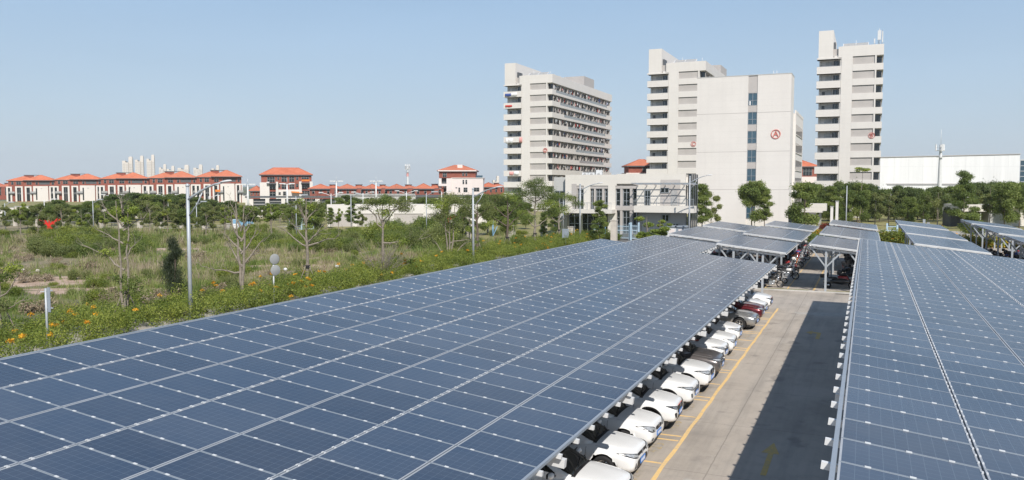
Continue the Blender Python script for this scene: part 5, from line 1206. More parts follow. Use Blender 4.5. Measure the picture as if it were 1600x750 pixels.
hedge(12, 62, 118, 1.3, 1.2, 'leaf_olive', 'dull green clipped hedge beyond the fence, left of the red sculpture')
# low ground plants on verge
# rock and litter
p = gnd(222, 470); k = MB(); k.ball((0, 0, .1), (.62, .34, .26), 'stone_pale', 9, 5); o = k.build('rock', loc=(p[0], p[1], -.1)); o.rotation_euler = (.1, .1, .5); tag(o, 'long pale rock lying in the grass by the bare trunk', 'rock')
p = gnd(243, 489); bl = [(p[0]+g.uniform(-2.3, 2.3), p[1]+g.uniform(-1.4, 1.4), 0, .7, .7, .25) for _ in range(16)]
o = lk('brushwood_heap', leaf_cloud('brushwood_heap', bl, 5000, .14, 'grass_blades', 31, flat=.6, shell=.6)); o.data.materials[0] = MATS['bark_pale']; tag(o, 'heap of dry brown cut branches in the grass', 'brush pile', None, 'stuff')
for px, py, lab in ((446, 425, 'small white rag in the dry grass beyond the round signs'), (527, 420, 'white scrap lying between the round signs and the twig bush'), (36, 426, 'pale stone on the bare soil'), (59, 427, 'smaller pale stone beside the bare soil')):
    p = gnd(px, py); k = MB(); k.ball((0, 0, .15), (.22, .16, .15), 'fabric_white' if px > 100 else 'stone_pale', 7, 4); o = k.build('litter' if px > 100 else 'stone', loc=(p[0], p[1], .1)); tag(o, lab, 'litter' if px > 100 else 'stone')
# ------------------------------------------------------------------ street lamps, signs, masts, fence
def lamp(x, y, h, label, rz=0, arm=2.6, r=.11, finial=True):
    root = tag(empty('street_lamp', (x, y, -.03), rz), label, 'street lamp', 'grey street lamps along the pavement')
    MB().tube([(0, 0, 0), (0, 0, h*.5), (0, 0, h)], [r*1.15, r, r*.82], 'galvanised', 14).build('pole', root)
    MB().box(-.22, .22, -.22, .22, 0, .04, 'galvanised').build('base_plate', root)
    MB().ball((0, 0, h+.09), .12, 'galvanised', 12, 8).build('finial', root)
    P = [(0, 0, h-.75)]+[(arm*t, 0, h-.75+1.0*math.sin(t*1.35)/math.sin(1.35)) for t in (.2, .4, .6, .8, 1)]
    MB().tube(P, [.075, .07, .065, .06, .055, .05], 'galvanised', 10).build('arm', root)
    MB().tube([(0, 0, h-1.75), (arm*.28, 0, h-.98), (arm*.42, 0, h-.36)], .04, 'galvanised', 8).build('brace', root)
    k = MB(); a = arm; z = h+.27; rows = []
    for t, w_, d in ((0, .06, .05), (.2, .13, .09), (.6, .15, .11), (.85, .10, .08), (1, .03, .03)):
        x_ = a-.1+.85*t; zz = z+.10*t; rows.append([(x_, -w_, zz), (x_, -w_*.6, zz+d*.6), (x_, 0, zz+d*.8), (x_, w_*.6, zz+d*.6), (x_, w_, zz), (x_, w_*.7, zz-d*.35), (x_, -w_*.7, zz-d*.35)])
    k.grid(rows, 'steel_white', True, False, True); o = k.build('lamp_head', root)
    MB().box(a+.1, a+.6, -.08, .08, z-.045, z-.02, 'lens_clear').build('lens', o)
    return root
def lamp_px(px, ytop, ybot, ylist, label, h=7.6, rz=.0):
    # stand it on the line x = -36.5 where the photograph shows its pole
    best = min(np.arange(*ylist, .25), key=lambda yy: abs((lambda q: 800+FPX*(q@RT)/(q@FW))(np.array([-36.5, yy, h-CAMZ-1])) - px)); return lamp(-36.5, float(best), h, label, rz)
lamp_px(294, 300, 500, (25, 45), 'closest grey street lamp, its curved arm before the last terrace villa', 7.95)
lamp_px(739, 292, 412, (60, 90), 'second street lamp, its head just below the cream villa')
lamp_px(906, 290, 380, (95, 125), 'third street lamp, standing before the tall windows of the annex', 8.1)
lamp_px(1006.5, 290, 370, (125, 160), 'fourth street lamp, before the annex pergola', 8.3)
p = at_y(116, 1077, 345); lamp(p[0], 116, 9.2, 'fifth street lamp, at the dark corner of the annex', 0, 2.4)
p = at_y(150, 1322, 345); k = MB(); k.tube([(0, 0, 0), (0, 0, 8.0)], [.1, .07], 'galvanised', 8); o = k.build('flagpole', loc=(p[0], 150, 0)); tag(o, 'slim bare grey pole before the trees beside the B tower', 'pole')
p = at_y(117, 880, 345); k = MB(); k.tube([(0, 0, 0), (0, 0, 6.6)], [.07, .05], 'galvanised', 8); k.tube([(0, 0, 6.5), (.9, 0, 7.0)], .04, 'galvanised', 6); k.box(.6, 1.3, -.1, .1, 7.0, 7.1, 'steel_white'); o = k.build('street_lamp', loc=(p[0], 117, 0)); tag(o, 'thin short lamp at the grey end of the annex', 'street lamp')
# park and roadside lamps far off
def farlamp(px, ytop, d, double, label, group, white=True, arm=2.2):
    p = at_d(px, 290, d); h = CAMZ+(290-ytop)*d/FPX; m = 'steel_white' if white else 'galvanised'; root = tag(empty('street_lamp', (p[0], p[1], -.05), -YAW), label, 'street lamp', group)
    w_ = .00055*d; MB().tube([(0, 0, 0), (0, 0, h)], [w_*1.2, w_*.8], m, 8).build('pole', root)
    for s_ in ((1, -1) if double else (1,)):
        MB().tube([(0, 0, h-.5), (s_*arm*.5, 0, h-.05), (s_*arm, 0, h+.15)], w_*.6, m, 6).build('arm', root); MB().box(s_*arm-.5, s_*arm+.5, -.18, .18, h+.12, h+.3, m).build('lamp_head', root)
for px, yt, d, db, wh in ((68, 312, 175, 0, 1), (176, 305, 190, 1, 1), (262, 305, 190, 1, 1), (326, 306, 200, 0, 1), (517, 302, 180, 1, 1), (567, 301, 190, 1, 1), (635, 299, 190, 1, 1), (690, 299, 200, 0, 1)):
    farlamp(px, yt, d, db, 'white %s-armed lamp post far off in front of the villas' % ('twin' if db else 'single'), 'white lamp posts of the far road')
for px, yt, d in ((6, 317, 150), (144, 313, 140), (306, 316, 140), (462, 306, 120), (666, 301, 125), (548, 304, 140)):
    farlamp(px, yt, d, 0, 'thin grey single-armed lamp post along the fence of the waste ground', 'thin grey lamp posts by the fence', False, 1.3)
# high masts with cross arms
def mast(px, ytop, ybase, d, label):
    p = at_d(px, 290, d); s = d/FPX; h = CAMZ+(290-ytop)*s; root = tag(empty('mast_lamp', (p[0], p[1], -.05), -YAW+.3), label, 'mast lamp', 'tall white mast lamps')
    MB().tube([(0, 0, 0), (0, 0, h)], [.34, .2], 'steel_white', 10).build('pole', root); k = MB()
    for a in range(6):
        t = a*math.pi/3; k.tube([(0, 0, h-.3), (math.cos(t)*1.7, math.sin(t)*1.7, h+.1)], .07, 'steel_white', 6); k.box(math.cos(t)*1.7-.4, math.cos(t)*1.7+.4, math.sin(t)*1.7-.3, math.sin(t)*1.7+.3, h-.05, h+.22, 'steel_white')
    k.build('lamp_ring', root); MB().tube([(0, 0, h), (0, 0, h+1.6)], .05, 'steel_white', 5).build('lightning_rod', root)
mast(448.5, 287, 345, 230, 'tall white mast lamp in front of the brick villa with orange awnings'); mast(525.5, 283, 320, 260, 'tall white mast lamp over the low red roofs, first of two'); mast(587.5, 283, 320, 260, 'tall white mast lamp over the low red roofs, second of two')
mast(387, 288, 330, 230, 'tall white mast lamp at the end of the villa terrace')
def phone_mast(px, ytop, d, label, bands, w_=.5):
    p = at_d(px, 290, d); s = d/FPX; h = CAMZ+(290-ytop)*s; root = tag(empty('phone_mast', (p[0], p[1], -.05), -YAW), label, 'phone mast')
    MB().tube([(0, 0, 0), (0, 0, h)], [w_*1.2, w_*.6], 'steel_white', 12, False).build('shaft', root)
    if bands: MB().tube([(0, 0, h*.66), (0, 0, h*.78)], [w_*.86, w_*.79], 'fabric_pink', 12, False).build('band', root)
    for q in (.99, .93) if bands else (.97,):
        for a in range(3 if not bands else 6):
            t = a*2*math.pi/(3 if not bands else 6)+.4; R_ = w_*(2.1 if not bands else 1.6); k = MB(); cx, cy = math.cos(t)*R_, math.sin(t)*R_
            k.box(cx-.22, cx+.22, cy-.15, cy+.15, h*q-1.6, h*q+.8, 'steel_white'); k.tube([(0, 0, h*q-.3), (cx, cy, h*q-.3)], .06, 'steel_white', 5); k.build('antenna', root)
    for z in (h*.97-1.5, h*.8): MB().lathe([(w_*1.2, z), (w_*1.9, z), (w_*1.9, z+.12), (w_*1.2, z+.12)], 'steel_white', 12).build('platform', root)
    MB().tube([(0, 0, h), (0, 0, h+(5.5 if not bands else 1.5))], .07, 'steel_white', 5).build('lightning_rod', root)
phone_mast(1468, 226, 300, 'white single-pole phone mast with antennas before the warehouse', False, .75)
phone_mast(637, 258, 520, 'slender white phone mast with a red band behind the low villas', True, .9)
simple('sign_back', (.30, .31, .31), .75, var=.1)
# pavement signs
p = (-36.3, 29.2); k = tag(empty('road_sign', (p[0], p[1], 0), .25), 'white metal sign seen from behind on a pole by the picture edge', 'road sign')
q = np.array([p[0], p[1], -CAMZ]); 
def sign_y(px, z): return float(min(np.arange(15, 60, .1), key=lambda yy: abs((lambda q: 800+FPX*(q@RT)/(q@FW))(np.array([-36.3, yy, z-CAMZ]))-px)))
k.location.y = sign_y(71, 2.4)
MB().tube([(0, 0, -.05), (0, 0, 3.05)], .055, 'galvanised', 10).build('pole', k)
MB().box(.12, .27, -.06, -.03, 1.9, 3.1, 'aluminium').build('sign_plate', k)
for z in (2.1, 2.95): MB().box(-.05, .38, -.03, .0, z-.03, z+.03, 'galvanised').build('bracket', k)
MB().beam((0, 0, 2.9), (-.45, .2, 2.85), .04, .04, 'steel_white').build('side_arm', k)
k = tag(empty('road_sign', (-36.3, sign_y(428, 2.4), 0), 1.2), 'two grey round signs seen from behind, one above the other', 'road sign')
MB().tube([(0, 0, -.05), (0, 0, 3.35)], .05, 'steel_white', 10).build('pole', k)
for z, dx in ((3.1, .05), (2.35, .1)):
    m = MB(); m.lathe([(0, -.10), (.34, -.10), (.36, -.085), (.34, -.07), (0, -.07)], 'sign_back', 28, 'y', (dx, 0, z)); o = m.build('sign_disc', k)
    MB().box(dx-.02, dx+.02, -.07, -.045, z-.3, z+.3, 'tile_grey').build('bracket', o)
# stone-post fence along the waste ground
fx = [(100, 350), (128, 350), (158, 349), (190, 349), (219, 349), (252, 350), (285, 350), (320, 349), (355, 349), (392, 350), (60, 350), (25, 350), (-10, 350)]
pts = []
for px, _ in sorted(fx):
    # fence line: 112.5 m out, rising slightly to the right
    v = ray(px, 360); s = 112.2/(v[1]-.02*v[0]); x, y = v[0]*s, v[1]*s; pts.append((x, y))
root = tag(empty('fence', (pts[0][0], pts[0][1], 0)), 'long dark rail fence with pale stone posts behind the waste ground', 'fence')
o0 = Vector((pts[0][0], pts[0][1], 0))
for x, y in pts: MB().box(x-o0.x-.36, x-o0.x+.36, y-o0.y-.3, y-o0.y+.3, -.1, 1.35, 'stone_pale').box(x-o0.x-.42, x-o0.x+.42, y-o0.y-.36, y-o0.y+.36, 1.35, 1.45, 'stone_pale').build('post', root)
for (a, b), (c, d_) in zip(pts, pts[1:]):
    k = MB(); A = Vector((a, b, 0))-o0; B = Vector((c, d_, 0))-o0
    for z in (.3, 1.1): k.beam(A+Vector((0, 0, z)), B+Vector((0, 0, z)), .05, .06, 'tile_grey')
    for i in range(1, 16): q = A.lerp(B, i/16); k.tube([q+Vector((0, 0, .3)), q+Vector((0, 0, 1.15))], .025, 'tile_grey', 4, False)
    k.build('rail_panel', root)
# board, bench row, play things
p = at_d(379, 290, 146); k = tag(empty('billboard', (p[0], p[1], -.3), -YAW), 'low blue and white picture board by the fence posts', 'board')
MB().box(-1.9, 1.9, -.06, .06, .6, 2.3, 'fabric_white').build('panel', k); MB().box(-1.85, 1.85, -.09, -.06, 1.5, 2.25, 'paint_blue').build('poster', k); MB().box(-.9, .6, -.1, -.09, 1.0, 1.5, 'paint_blue').build('picture', k)
p = at_d(76, 290, 142); k = tag(empty('sculpture', (p[0], p[1], 0), -YAW), 'bright red sculpture of pointed blades fanning out like a crown', 'sculpture'); k.scale = (1.1, 1.1, 1.3)
for i, (a, L, w_) in enumerate(((-1.05, 3.0, .9), (-.62, 3.0, .8), (-.15, 2.6, .8), (.32, 2.6, .8), (.72, 3.1, .9), (1.05, 3.3, .9))):
    m = MB(); rows = []
    for t in np.linspace(0, 1, 8):
        c = Vector((math.sin(a*(.5+.6*t))*L*t*1.0, .25*math.sin(i), .1+L*t*math.cos(a*.55)))*.62; w2 = w_*.62*(1-t)**.7*.5*(.6+t*.8); d_ = Vector((math.cos(a), 0, -math.sin(a)))
        rows.append([c-d_*w2+Vector((0, -.08, 0)), c+d_*w2+Vector((0, -.08, 0)), c+d_*w2+Vector((0, .08, 0)), c-d_*w2+Vector((0, .08, 0))])
    m.grid(rows, 'sculpture_red', False, False, True); m.build('blade', k)
p = at_d(470, 290, 148); root = tag(empty('sports_cage', (p[0], p[1], 0), -YAW), 'pale blue mesh cage railing on the park lawn', 'railing'); k = MB()
for x in np.arange(-2.2, 2.3, .3): k.tube([(x, 0, 0), (x, 0, 2.0)], .02, 'gate_blue', 4, False)
for z in (.15, 1.0, 2.0): k.beam((-2.2, 0, z), (2.2, 0, z), .06, .06, 'gate_blue')
k.build('bars', root)
for x in (-2.2, 0, 2.2): MB().box(x-.07, x+.07, -.07, .07, -.05, 2.15, 'gate_blue').build('post', root)
for i, (px, d, lab, m) in enumerate(((712, 138, 'red playground frame among the trees beside the low building', 'fabric_red'), (770, 128, 'blue playground post left of the street trees', 'paint_blue'), (762, 133, 'white and blue banded playground pole', 'fabric_white'))):
    p = at_d(px, 290, d); root = tag(empty('playground_frame', (p[0], p[1], 0), -YAW), lab, 'play frame')
    for x in ((-1.2, 1.2) if i == 0 else (0,)): MB().tube([(x, 0, 0), (x, 0, 2.6-i*.2)], .14, m, 8).build('post', root)
    if i == 0: MB().beam((-1.4, 0, 2.5), (1.6, 0, 2.9), .25, .5, m).build('crossbar', root)
    if i == 2: MB().tube([(0, 0, 0), (0, 0, 1.2)], .15, 'paint_blue', 8).build('band', root)
    if i == 1: MB().beam((0, 0, .1), (.7, 0, 1.6), .5, .1, 'paint_blue').build('slide', root)
for px, d in ((730, 122), (800, 120), (850, 120), (893, 116), (960, 116.5)):
    p = at_d(px, 290, d); h = 2.1 if px < 900 else 3.0; o = MB().box(-.4, .4, -.4, .4, -.05, h, 'stone_pale').box(-.46, .46, -.46, .46, h, h+.1, 'stone_pale').build('stone_post', loc=(p[0], p[1], 0)); tag(o, 'square pale stone gatepost %s' % ('beside the blue gate of the annex' if px == 960 else 'on the boundary left of the annex'), 'post', 'pale stone posts on the boundary')
# white rail fence end of yard
root = tag(empty('railing', (-19, 121.6, 0)), 'low white pipe rail along the end of the motorcycle yard', 'railing'); k = MB()
k.beam((0, 0, 1.0), (50, 0, 1.0), .1, .1, 'steel_white'); k.build('top_rail', root)
for i in range(11): MB().box(i*5-.06, i*5+.06, -.06, .06, 0, 1.0, 'steel_white').build('post', root)
p = at_y(112, 1459, 345); k = tag(empty('light_box', (p[0], 125, 0)), 'grey twin-column totem standing on the lawn', 'sign'); MB().box(-.45, -.15, -.2, .2, -.05, 3.4, 'galvanised').build('panel', k); MB().box(.05, .4, -.2, .2, -.05, 3.0, 'tile_grey').build('panel', k)
# ------------------------------------------------------------------ cars
def paint(name, c, metal=0, rough=.35):
    m = NT(name); f = m.noise(2.2, 4, .6, m.objc()); m.set(base=m.ramp(f, [(.3, tuple(x*.95 for x in c)), (.7, c)]), rough=rough, metal=metal, coat=.8, coatr=.06, spec=.5)
paint('paint_white', (.84, .85, .86)); paint('paint_silver', (.46, .47, .48), .75, .3); paint('paint_maroon', (.13, .012, .02), .45, .28); paint('paint_taupe', (.17, .155, .155), .6, .3)
simple('windscreen', (.012, .015, .014), .05, spec=.6, var=.3, scale=2.0); simple('head_glass', (.30, .32, .35), .1, .3, spec=.9, var=.4, scale=18); simple('lens_bright', (.50, .52, .54), .12, .3, spec=.9, var=.35, scale=14); simple('head_dark', (.06, .065, .07), .1, .2, var=.4, scale=12)
def pchip(xs, ys):
    xs, ys = np.array(xs, float), np.array(ys, float); h = np.diff(xs); d = np.diff(ys)/h; m = np.zeros(len(xs)); m[0], m[-1] = d[0], d[-1]
    for i in range(1, len(xs)-1):
        if d[i-1]*d[i] > 0: m[i] = 2*d[i-1]*d[i]/(d[i-1]+d[i])
    def f(x):
        x = np.clip(np.asarray(x, float), xs[0], xs[-1]); i = np.clip(np.searchsorted(xs, x)-1, 0, len(h)-1); t = (x-xs[i])/h[i]
        return (2*t**3-3*t**2+1)*ys[i]+(t**3-2*t**2+t)*h[i]*m[i]+(-2*t**3+3*t**2)*ys[i+1]+(t**3-t**2)*h[i]*m[i+1]
    return f
def make_car(kind):
    suv = kind in ('suv', 'sport', 'mpv'); L = {'sedan': 4.7, 'suv': 4.6, 'sport': 4.4, 'mpv': 4.85, 'hatch': 4.2}[kind]
    dz = {'sedan': 0, 'suv': .13, 'sport': .10, 'mpv': .12, 'hatch': .05}[kind]; Wd = .91+(.02 if suv else 0)
    hw = pchip([0, .03, .09, .2, .42, .8, 1.3, 2.2, L-1.1, L-.45, L-.12, L], [.62, .745, .81, .85, .885, Wd-.015, Wd, Wd, Wd, Wd-.03, .76, .5])
    zt = pchip([0, .03, .09, .2, .42, .8, 1.3, 2.2, L-1.1, L-.45, L-.12, L], [v+dz for v in (.62, .72, .79, .84, .895, .95, .985, 1.0, 1.02, 1.0, .9, .66)])
    zb = pchip([0, .03, .09, .2, .6, 1.2, L-.8, L-.2, L], [.40+dz*.6, .31+dz*.6, .24+dz*.6, .20+dz*.6, .19+dz*.5, .2+dz*.5, .21+dz*.5, .30+dz*.5, .48+dz])
    nn = pchip([0, .2, .6, 1.5, L], [3.4, 3.5, 3.6, 3.9, 3.2])
    def sect(s, v):                       # v: 0 top centre, .5 left side, 1 bottom, -.5 right side
        n = nn(s); H = (zt(s)-zb(s))/2; zc = (zt(s)+zb(s))/2; a = math.pi*v
        y = hw(s)*np.sign(np.sin(a))*np.abs(np.sin(a))**(2/n); z = zc+H*np.sign(np.cos(a))*np.abs(np.cos(a))**(2/n)
        y = y*(1-.045*np.clip((z-.62-dz)/.35, 0, 1))
        return np.array([-s, y, z])
    def front(y, z, out=.006):            # point of the skin seen head-on at (y, z)
        lo, hi = 0., 1.3
        y = float(np.clip(y, -Wd*.93, Wd*.93))
        for _ in range(26):
            s = (lo+hi)/2; H = (zt(s)-zb(s))/2; zc = (zt(s)+zb(s))/2; n = nn(s)
            yy = y/(1-.045*min(1, max(0, (z-.62-dz)/.35)))
            if abs(yy/hw(s))**n+abs((z-zc)/H)**n <= 1: hi = s
            else: lo = s
        return (-hi+out, y*(1+out*.5), z+out*.6)
    root = empty(kind, (0, 0, 0))
    # body shell
    S = np.concatenate([[0, .012, .03, .055, .085, .12, .16, .2, .25, .3], np.linspace(.36, L-.4, int((L-.7)/.045)), [L-.3, L-.22, L-.15, L-.1, L-.06, L-.03, L-.01, L]])
    Vn = 72; grid = [[sect(s, -1+2*j/Vn) for j in range(Vn)] for s in S]
    sw = (.86, L-.93); Rw = .335 if not suv else .355; zc_w = Rw; Ra = Rw+.065
    V = []; idx = {}
    for i, row in enumerate(grid):
        for j, p in enumerate(row):
            x, y, z = p
            if abs(y) > .5:
                for s0 in sw:
                    dx, dz_ = x+s0, z-zc_w; r_ = math.hypot(dx, dz_)
                    if abs(r_-Ra) < .045 and z > .14: x, z = -s0+dx/r_*Ra, zc_w+dz_/r_*Ra
            idx[(i, j)] = len(V); V.append((x, y, z))
    mb = MB(); mb.v = V
    for i in range(len(S)-1):
        for j in range(Vn):
            q = (idx[i, j], idx[i+1, j], idx[i+1, (j+1) % Vn], idx[i, (j+1) % Vn]); c = np.mean([V[k] for k in q], 0)
            if abs(c[1]) > .5 and any(math.hypot(c[0]+s0, c[2]-zc_w) < Ra-.004 for s0 in sw): continue
            low = c[2] < (.30+dz*.8 if suv else .235)
            mb.f.append(q); mb.m.append(mb.mi('black_plastic' if low else 'paint_white')); mb.sm.append(True)
    for i in (0, len(S)-1):
        mb.f.append(tuple(idx[i, j] for j in range(Vn))[::1 if i == 0 else -1]); mb.m.append(mb.mi('paint_white')); mb.sm.append(True)
    if mb.mats[0] != 'paint_white':
        k = mb.mats.index('paint_white'); mb.mats[0], mb.mats[k] = mb.mats[k], mb.mats[0]; mb.m = [k if a == 0 else 0 if a == k else a for a in mb.m]
    mb.build('body', root)
    # cabin
    cs, ce = 1.15, (L-.55 if kind in ('sedan',) else L-.1); rh = {'sedan': 1.46, 'suv': 1.67, 'sport': 1.60, 'mpv': 1.70, 'hatch': 1.52}[kind]; xw = 2.0 if not suv else 1.95
    b0 = .86+dz; ch = pchip([cs, cs+.06, cs+.28, xw-.12, xw+.18, xw+.9, ce-.95, ce-.35, ce], [.06, .11, .26, rh-b0-.10, rh-b0-.035, rh-b0, rh-b0-.03, (rh-b0)*.62, .12])
    cw = pchip([cs, cs+.06, cs+.35, xw, xw+1, ce-.8, ce], [.56, .70, .80, .83, .84, .82, .64])
    def cab(s, th, out=0.):
        n = 4.6; y0 = math.copysign(abs(math.cos(th))**(2/n), math.cos(th)); z0 = abs(math.sin(th))**(2/n); h = float(ch(s)); w_ = float(cw(s))
        return np.array([-s, w_*y0*(1-.17*z0*h/.6), b0+h*z0])
    def offs(f, a, b, out):
        p = f(a, b); e = 1e-3; du = f(a+e, b)-p; dv = f(a, b+e)-p; n = np.cross(du, dv); n /= (np.linalg.norm(n)+1e-12)
        if n[2] < 0 and abs(n[2]) > .05: n = -n
        elif abs(n[2]) <= .05 and n[1]*p[1] < 0: n = -n
        return p+n*out
    SC = np.linspace(cs, ce, 60); mb = MB(); mb.grid([[cab(s, math.pi*j/40) for j in range(41)] for s in SC], 'paint_white'); mb.build('cabin', root)
    def disc(f2, corners, name, mat, parent, n=6, rings=7, seg=44, out=.008, proj=None):
        """rounded patch: corners in the 2-D domain, mapped onto the skin"""
        c = np.array(corners, float); mb = MB(); rows = []
        for i in range(rings+1):
            row = []
            for j in range(seg):
                t = 2*math.pi*j/seg; u = math.copysign(abs(math.cos(t))**(2/n), math.cos(t))*i/rings; v = math.copysign(abs(math.sin(t))**(2/n), math.sin(t))*i/rings; u, v = (u+1)/2, (v+1)/2
                p = c[0]*(1-u)*(1-v)+c[1]*u*(1-v)+c[2]*u*v+c[3]*(1-u)*v; row.append(f2(p[0], p[1], out))
            rows.append(row)
        mb.grid(rows, mat, True, False, True); return mb.build(name, parent)
    fc = lambda a, b, out: offs(cab, a, b, out); A = math.radians
    disc(fc, [(cs+.03, A(33)), (cs+.03, A(147)), (xw+.04, A(140)), (xw+.04, A(40))], 'windscreen', 'windscreen', root, 5.5, 9, 56, .009)
    k = MB()
    for a0 in (60, 105):
        k.tube([offs(cab, cs+.08, A(a0), .03), offs(cab, cs+.16, A(a0-18), .03), offs(cab, cs+.2, A(a0-26), .03)], .012, 'black_plastic', 5)
    k.build('wiper', root)
    for sgn, (a0, a1) in ((1, (5, 29)), (-1, (175, 151))):
        f2 = lambda a, b, out: offs(cab, a, b, out)
        disc(f2, [(cs+.38, A(a0)), (xw+.92, A(a0)), (xw+.88, A(a1)), (xw+.0, A(a1))], 'side_window', 'windscreen', root, 7, 5, 40, .008)
        disc(f2, [(xw+1.0, A(a0)), (ce-.75, A(a0)), (ce-.95, A(a1)), (xw+.97, A(a1))], 'side_window', 'windscreen', root, 7, 5, 40, .008)
    disc(fc, [(ce-.75, A(38)), (ce-.75, A(142)), (ce-.12, A(140)), (ce-.12, A(40))], 'rear_window', 'windscreen', root, 6, 6, 40, .008)
    # cowl
    k = MB(); k.grid([[sect(s, v)+np.array([0, 0, .006]) for v in np.linspace(-.2, .2, 17)] for s in (1.12, 1.15, 1.18, 1.24)], 'black_plastic'); k.build('cowl', root)
    # bonnet shut line
    for sg in (1, -1):
        k = MB(); k.tube([sect(s, sg*(.275-.02*abs(s-.7)))+np.array([0, 0, .001]) for s in np.linspace(.32, 1.12, 14)], .004, 'tile_grey', 4, False); k.build('bonnet_seam', root)
        k = MB(); k.tube([sect(1.36, sg*v)+np.array([0, sg*.002, 0]) for v in np.linspace(.34, .78, 10)], .005, 'hood_gap', 4, False); k.build('door_seam', root)
        k = MB(); k.tube([sect(2.42, sg*v)+np.array([0, sg*.002, 0]) for v in np.linspace(.34, .78, 10)], .005, 'hood_gap', 4, False); k.build('door_seam', root)
        k = MB(); k.beam(sect(2.1, sg*.42)+np.array([0, sg*.02, 0]), sect(2.3, sg*.42)+np.array([0, sg*.02, 0]), .03, .03, 'paint_white'); k.build('door_handle', root)
    ff = lambda a, b, out: front(a, b, out); Z = lambda z: z+dz
    def both(corners, name, mat, n=4, **kw):
        for sg in (1, -1): disc(ff, [(sg*y, Z(z)) for y, z in corners], name, mat, root, n, 4, 32, **kw)
    if kind == 'sedan':
        both([(.38, .585), (.80, .68), (.84, .81), (.36, .71)], 'headlight_surround', 'head_dark', 3.2, out=.005); both([(.42, .61), (.76, .69), (.80, .785), (.40, .69)], 'headlight', 'lens_bright', 3.5, out=.012); both([(.46, .60), (.70, .66), (.70, .69), (.46, .64)], 'headlight_trim', 'head_dark', 3, out=.012)
        disc(ff, [(-.44, Z(.64)), (.44, Z(.64)), (.44, Z(.72)), (-.44, Z(.72))], 'grille', 'black_plastic', root, 5)
        disc(ff, [(-.56, Z(.32)), (.56, Z(.32)), (.46, Z(.55)), (-.46, Z(.55))], 'lower_grille', 'black_plastic', root, 6); both([(.58, .33), (.70, .35), (.64, .52), (.60, .52)], 'fog_lamp', 'black_plastic', 3)
    elif kind == 'sport':
        both([(.46, .61), (.77, .68), (.81, .78), (.44, .72)], 'headlight', 'head_dark', 4); both([(.52, .64), (.72, .68), (.74, .735), (.52, .705)], 'headlight_lens', 'head_glass', 3, out=.014)
        disc(ff, [(-.44, Z(.47)), (.44, Z(.47)), (.5, Z(.72)), (-.5, Z(.72))], 'grille', 'black_plastic', root, 5); disc(ff, [(-.34, Z(.70)), (.34, Z(.70)), (.34, Z(.725)), (-.34, Z(.725))], 'red_trim', 'sign_red', root, 5, out=.016)
        disc(ff, [(-.48, Z(.26)), (.48, Z(.26)), (.40, Z(.44)), (-.40, Z(.44))], 'lower_grille', 'black_plastic', root, 6); disc(ff, [(-.44, Z(.25)), (.44, Z(.25)), (.44, Z(.275)), (-.44, Z(.275))], 'red_trim', 'sign_red', root, 5, out=.016); both([(.60, .36), (.74, .40), (.78, .56), (.60, .54)], 'air_intake', 'black_plastic', 4)
    elif kind == 'suv':
        both([(.38, .61), (.80, .68), (.85, .80), (.40, .745)], 'headlight_surround', 'head_dark', 3, out=.005); both([(.42, .635), (.76, .69), (.80, .775), (.44, .725)], 'headlight', 'lens_bright', 3.2, out=.012); both([(.50, .66), (.74, .71), (.74, .73), (.50, .69)], 'headlight_trim', 'head_dark', 3, out=.012); both([(.60, .38), (.74, .42), (.76, .56), (.64, .55)], 'fog_lamp', 'grey_dark', 5)
        disc(ff, [(-.34, Z(.42)), (.34, Z(.42)), (.42, Z(.68)), (-.42, Z(.68))], 'grille', 'black_plastic', root, 5)
        for q in range(6):
            for sg in (1, -1): k = MB(); y = sg*(.05+q*.062); k.tube([np.array(front(y, Z(z), .014)) for z in (.44, .5, .56, .62, .66)], .008, 'chrome', 4); k.build('grille_bar', root)
        disc(ff, [(-.55, Z(.27)), (.55, Z(.27)), (.5, Z(.34)), (-.5, Z(.34))], 'lower_grille', 'chrome', root, 6)
    elif kind == 'mpv':
        both([(.37, .61), (.79, .66), (.85, .81), (.38, .775)], 'headlight_surround', 'head_dark', 3.5, out=.005); both([(.41, .635), (.75, .675), (.80, .785), (.43, .75)], 'headlight', 'lens_bright', 4, out=.012); both([(.46, .655), (.70, .68), (.70, .70), (.46, .68)], 'headlight_trim', 'head_dark', 4, out=.012); both([(.50, .30), (.74, .34), (.72, .42), (.46, .38)], 'fog_lamp', 'black_plastic', 3.5)
        disc(ff, [(-.30, Z(.55)), (.30, Z(.55)), (.38, Z(.75)), (-.38, Z(.75))], 'grille', 'black_plastic', root, 3.5); disc(ff, [(-.50, Z(.28)), (.50, Z(.28)), (.42, Z(.38)), (-.42, Z(.38))], 'lower_grille', 'black_plastic', root, 5)
        both([(.44, .27), (.80, .31), (.80, .335), (.44, .295)], 'chrome_trim', 'chrome', 4, out=.014)
    else:
        both([(.36, .55), (.80, .615), (.85, .815), (.38, .71)], 'headlight_surround', 'head_dark', 3, out=.005); both([(.40, .575), (.76, .64), (.80, .79), (.42, .685)], 'headlight', 'lens_bright', 3.2, out=.012); both([(.50, .60), (.66, .63), (.66, .68), (.50, .65)], 'headlight_lens', 'head_dark', 3, out=.012); both([(.56, .33), (.72, .35), (.70, .43), (.58, .43)], 'fog_lamp', 'grey_dark', 3.5)
        disc(ff, [(-.30, Z(.57)), (.30, Z(.57)), (.34, Z(.69)), (-.34, Z(.69))], 'grille', 'black_plastic', root, 3.2); disc(ff, [(-.45, Z(.27)), (.45, Z(.27)), (.4, Z(.36)), (-.4, Z(.36))], 'lower_grille', 'grey_dark', root, 5)
    k = MB(); k.lathe([(0, 0), (.06, 0), (.062, .012), (0, .016)], 'chrome', 20, 'x', (front(0, Z(.68), .016)[0], 0, Z(.68))); k.build('badge', root)
